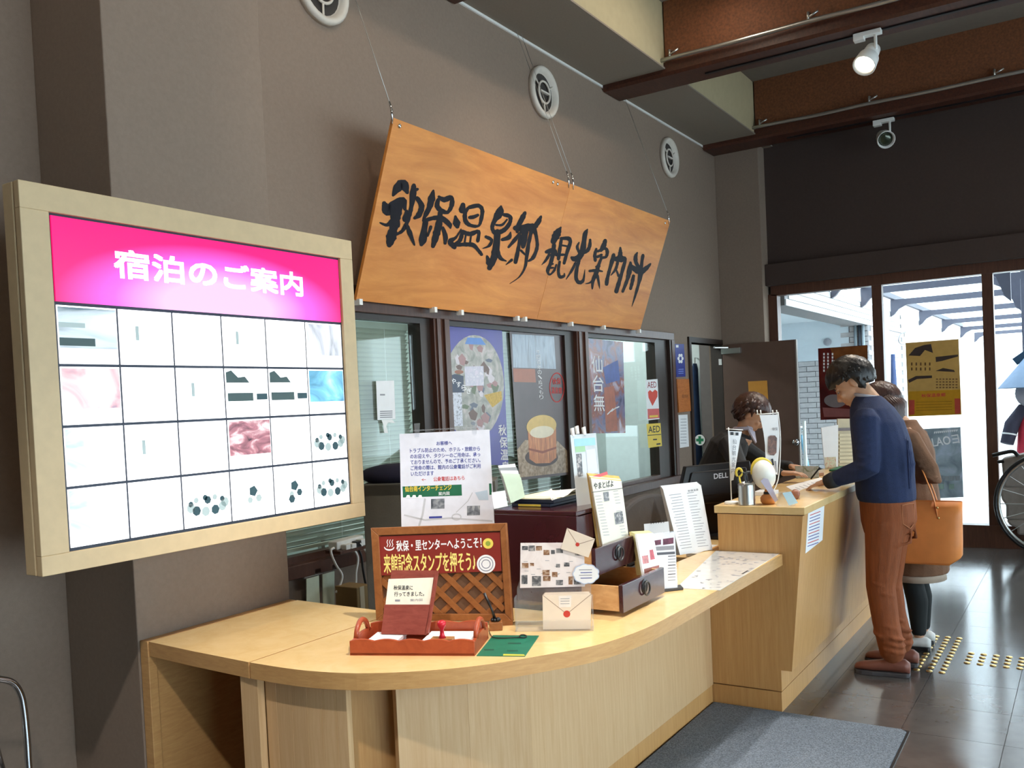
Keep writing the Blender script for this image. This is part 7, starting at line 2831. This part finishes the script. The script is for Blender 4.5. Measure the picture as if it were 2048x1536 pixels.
remeshed(b, 0.006, 'body', M_skin, st_w, 4)
face_marks(hs, sf, su, st_w, 0.96)


def wavy_bob(b, c, f, up, l):
    rnd = random.Random(9)
    for k in range(150):
        an = rnd.uniform(-3.1, 3.1)
        th = rnd.uniform(0.05, 1.15 + (1.0 if abs(an) < 1.75 else 0.0))
        d = (up * math.cos(th) - f * math.sin(th) * math.cos(an) + l * math.sin(th) * math.sin(an))
        base = c + up * 0.02 - f * 0.012 + d * 0.092
        tip = base + d * 0.006 - up * 0.04 + (f if abs(an) > 1.7 else -f) * 0.012 + l * rnd.uniform(-0.01, 0.01)
        b.tube([base - d * 0.014, base + d * 0.012, base + d * 0.013 - up * 0.02, tip], [0.014, 0.013, 0.010, 0.003], M_hair_br, 6)


hair_cap(hs, sf, su, M_hair_br, st_w, 0.99, low=-0.85, fringe=0.22, extra=wavy_bob, vol=1.12)
M_jacket = plain('charcoal_jacket', (40, 42, 44), 0.85, var=0.12, bump=0.15)
b = MB()
b.loft([(pel + V((0, 0, -0.04)), 0.180, 0.135, ldir, perp), (pel.lerp(chest, 0.45), 0.165, 0.12, ldir, perp), (chest, 0.195, 0.128, ldir, perp), (chest + axis * 0.07 + fdir * 0.01, 0.165, 0.10, ldir, perp), (neck + V((0, 0, -0.03)), 0.075, 0.066, ldir, perp)], M_skin, 18)
for s_, e_, w_ in ((s1, e1, w1_), (s2, e2, w2_)):
    limb(b, [(s_, 0.072), (s_.lerp(e_, 0.5), 0.060), (e_, 0.053), (e_.lerp(w_, 0.6), 0.043), (w_ - (w_ - e_).normalized() * 0.01, 0.036)])
remeshed(b, 0.007, 'jacket', M_jacket, st_w, 4)
b = MB()
for q in (-1, 1):
    p0 = neck + ldir * 0.055 * q + fdir * 0.03 + V((0, 0, 0.015))
    b.prism([p0, neck + fdir * 0.070 + V((0, 0, -0.03)) + ldir * 0.010 * q, neck + fdir * 0.078 + V((0, 0, -0.10)) + ldir * 0.040 * q, p0 + fdir * 0.012 + ldir * 0.02 * q + V((0, 0, -0.04))], fdir * 0.008 + V((0, 0, 0.004)), plain('pale_lilac_collar', (196, 194, 212), 0.7))
b.build('collar', st_w)
b = MB()
b.tube([neck + fdir * 0.005 + ldir * 0.062 * math.cos(a) + fdir * 0.055 * math.sin(a) + V((0, 0, 0.0)) for a in [k * math.pi / 10 for k in range(20)]], 0.013, plain('pale_lilac_collar', (196, 194, 212), 0.7), 8, closed=True)
b.build('neckband', st_w, smooth=True)
b = MB()
for q in (-0.085, 0.085):
    limb(b, [(pel + ldir * q + V((0, 0, -0.04)), 0.10), (pel + ldir * q + V((0, 0, -0.42)), 0.075), (pel + ldir * q + V((0, 0.02, -0.77)), 0.065)])
remeshed(b, 0.01, 'trousers', M_jacket, st_w, 3)
for q in (-0.085, 0.085):
    hp_ = pel + ldir * q
    shoe((hp_.x - fdir.x * 0.06, hp_.y - fdir.y * 0.06 + 0.03, 0), fdir, M_black, M_black, st_w, L=0.24, W=0.042, h=0.06)

# ---------------------------------------------------------------- woman with the tote bag
wx, wy = 5.56, 0.875
wm2 = thing('person', (wx, wy, 0), 'woman in brown coat standing behind the man with a large orange bag', 'person')
hw_ = V((wx + 0.02, 1.035, 1.405))
b = MB()
wf, wu = V((-0.15, 0.88, -0.45)), V((-0.08, 0.45, 0.88))
head(b, hw_, wf, wu, 0.96)
limb(b, [((wx, 0.90, 1.26), 0.05), ((wx, 0.94, 1.31), 0.046), ((wx + 0.01, 1.0, 1.37), 0.046)])
b.loft([((wx, y, z), a, d_, (1, 0, 0), (0, 1, 0)) for z, y, a, d_ in ((0.76, wy, 0.15, 0.10), (0.95, wy, 0.135, 0.09), (1.15, wy + 0.005, 0.15, 0.095), (1.25, wy + 0.015, 0.13, 0.075), (1.30, wy + 0.025, 0.06, 0.05))], M_skin, 16)
shn, eln, wrn = V((wx - 0.17, 0.87, 1.215)), V((wx - 0.205, 0.745, 1.00)), V((wx - 0.14, 0.955, 1.055))
shf, elf, wrf = V((wx + 0.17, 0.88, 1.215)), V((wx + 0.20, 0.82, 0.98)), V((wx + 0.12, 1.04, 1.03))
for s_, e_, w_, q in ((shn, eln, wrn, 1), (shf, elf, wrf, -1)):
    limb(b, [(s_, 0.044), (e_, 0.036), (w_, 0.024)])
    hand(b, w_ + (w_ - e_).normalized() * 0.005, (w_ - e_), V((0.1, 0.2, -1)), V((q, 0.2, 0)), curl=0.6, s=0.93)
for q in (-0.075, 0.075):
    limb(b, [((wx + q, wy, 0.74), 0.08), ((wx + q, wy + 0.015, 0.42), 0.052), ((wx + q, wy - 0.01, 0.28), 0.054), ((wx + q, wy - 0.015, 0.09), 0.034)])
    limb(b, [((wx + q, wy - 0.02, 0.045), 0.022), ((wx + q - 0.01, wy + 0.09, 0.038), 0.018)])
remeshed(b, 0.006, 'body', M_skin, wm2, 4)
face_marks(hw_, wf, wu, wm2, 0.96)


def long_hair(b, c, f, up, l):
    for k in range(22):
        ang = 0.05 * math.pi + 0.9 * math.pi * k / 21
        d = l * math.cos(ang) - f * math.sin(ang)
        b.tube([c + up * 0.03 + d * 0.085, c - up * 0.05 + d * 0.095 - f * 0.01, c - up * 0.12 - f * 0.07 + l * 0.05 * math.cos(ang) + V((0, 0, -0.04)), c - f * 0.09 + l * 0.055 * math.cos(ang * 1.1) + V((0.0, -0.01, -0.22 - 0.02 * (k % 3)))], [0.018, 0.022, 0.018, 0.006], M_hair_br, 7)


hair_cap(hw_, wf, wu, M_hair_br, wm2, 0.98, low=-0.5, fringe=0.3, extra=long_hair, vol=1.05)
M_coat = plain('brown_wool_coat', (112, 78, 54), 0.9, var=0.12, bump=0.2)
b = MB()
b.loft([((wx, y, z), a, d_, (1, 0, 0), (0, 1, 0)) for z, y, a, d_ in ((0.44, wy - 0.01, 0.195, 0.165), (0.5, wy - 0.01, 0.20, 0.165), (0.75, wy, 0.19, 0.15), (0.98, wy, 0.17, 0.125), (1.13, wy + 0.003, 0.18, 0.122), (1.22, wy + 0.015, 0.165, 0.10), (1.28, wy + 0.025, 0.09, 0.07), (1.31, wy + 0.03, 0.07, 0.06))], M_skin, 18)
for s_, e_, w_ in ((shn, eln, wrn), (shf, elf, wrf)):
    limb(b, [(s_, 0.066), (s_.lerp(e_, 0.5), 0.06), (e_, 0.058), (e_.lerp(w_, 0.55), 0.050), (w_ - (w_ - e_).normalized() * 0.02, 0.04)])
for k in range(4):
    p = shn.lerp(eln, 0.55 + 0.14 * k)
    b.tube([p + V((-0.055, 0.03, 0.0)), p + V((-0.062, 0.0, -0.012)), p + V((-0.04, -0.045, -0.005))], [0.003, 0.009, 0.003], M_skin, 6)
remeshed(b, 0.007, 'coat', M_coat, wm2, 4)
b = MB()
b.loft([((wx, wy - 0.01, 0.40), 0.18, 0.15, (1, 0, 0), (0, 1, 0)), ((wx, wy - 0.01, 0.46), 0.175, 0.145, (1, 0, 0), (0, 1, 0))], plain('pale_hem', (176, 158, 140), 0.9), 20)
b.build('skirt_hem', wm2, smooth=True)
b = MB()
b.tube([wrn + (wrn - eln).normalized() * t for t in (-0.03, 0.012)], [0.042, 0.038], plain('pink_cuff', (214, 170, 178), 0.8), 14)
b.build('cuff', wm2, smooth=True)
b = MB()
for q in (-0.075, 0.075):
    limb(b, [((wx + q, wy, 0.70), 0.085), ((wx + q, wy + 0.015, 0.42), 0.057), ((wx + q, wy - 0.012, 0.28), 0.059), ((wx + q, wy - 0.015, 0.10), 0.040)])
remeshed(b, 0.008, 'leggings', plain('black_leggings', (20, 24, 24), 0.85, var=0.1), wm2, 4)
M_wshoe = plain('white_sneaker', (214, 214, 210), 0.6)
shoe((wx - 0.075, wy - 0.075, 0), (-0.05, 1, 0), M_wshoe, M_black, wm2, L=0.24, W=0.042, h=0.062)
shoe((wx + 0.075, wy - 0.075, 0), (0.05, 1, 0), M_wshoe, M_black, wm2, L=0.24, W=0.042, h=0.062)

# tote bag hanging from her arm
M_tote = plain('orange_leather', (232, 142, 72), 0.5, var=0.08, scale=10)
bg_ = thing('tote_bag', (5.27, 0.80, 0.545), 'large orange leather tote bag hanging from the arm of the woman', 'bag')
yb0, yb1, zb0, zb1 = 0.605, 1.02, 0.54, 0.875
xb_ = 5.30
b = MB()
rings = []
for (t, w, d_) in ((0.0, 0.40, 0.055), (0.04, 0.415, 0.062), (0.35, 0.42, 0.062), (0.75, 0.425, 0.045), (1.0, 0.43, 0.028)):
    z = zb0 + (zb1 - zb0) * t
    cyb = (yb0 + yb1) / 2 - 0.0 * t
    ring = []
    for k in range(28):
        a = 2 * math.pi * k / 28
        cx_, sy_ = math.cos(a), math.sin(a)
        ex = 0.35
        yy = cyb + w / 2 * math.copysign(abs(cx_) ** ex, cx_)
        xx = xb_ + d_ * math.copysign(abs(sy_) ** 0.6, sy_)
        corner = abs(cx_) ** ex
        ring.append(V((xx, yy, z + (0.035 * max(0, abs(yy - cyb) / (w / 2) - 0.75) / 0.25 if t < 0.05 else 0))))
    rings.append(ring)
vs = [p for r_ in rings for p in r_]
fs = []
for i in range(len(rings) - 1):
    for k in range(28):
        k2 = (k + 1) % 28
        fs.append((i * 28 + k, i * 28 + k2, (i + 1) * 28 + k2, (i + 1) * 28 + k))
fs.append(tuple(reversed(range(28))))
b.add(vs, fs, M_tote)
o = b.build('bag_body', bg_, smooth=True)
md = o.modifiers.new('solid', 'SOLIDIFY')
md.thickness = 0.004
for dx in (-0.045, 0.045):
    b = MB()
    x0 = xb_ + dx * 0.9
    hx = eln.lerp(wrn, 0.45)
    pth = [(x0, 0.71, zb1 - 0.10), (x0, 0.725, zb1), (x0, 0.755, zb1 + 0.1), (hx.x + dx, hx.y - 0.03, hx.z + 0.045), (hx.x + dx, hx.y + 0.03, hx.z + 0.045), (x0, 0.90, zb1 + 0.1), (x0, 0.92, zb1), (x0, 0.935, zb1 - 0.10)]
    b.tube(smooth_path(pth, 5), 0.0085, M_tote, 8, flat=0.45)
    hd2 = b.build('strap', bg_, smooth=True)
    if dx < 0:
        for (yy, zz) in ((0.712, zb1 - 0.03), (0.708, zb1 - 0.085), (0.925, zb1 - 0.03), (0.933, zb1 - 0.085)):
            b = MB()
            b.lathe([(0.007, 0), (0.006, 0.003), (0.002, 0.004)], (x0 - 0.008, yy, zz), M_brass, 10, up=(-1, 0, 0))
            b.build('rivet', hd2, smooth=True)
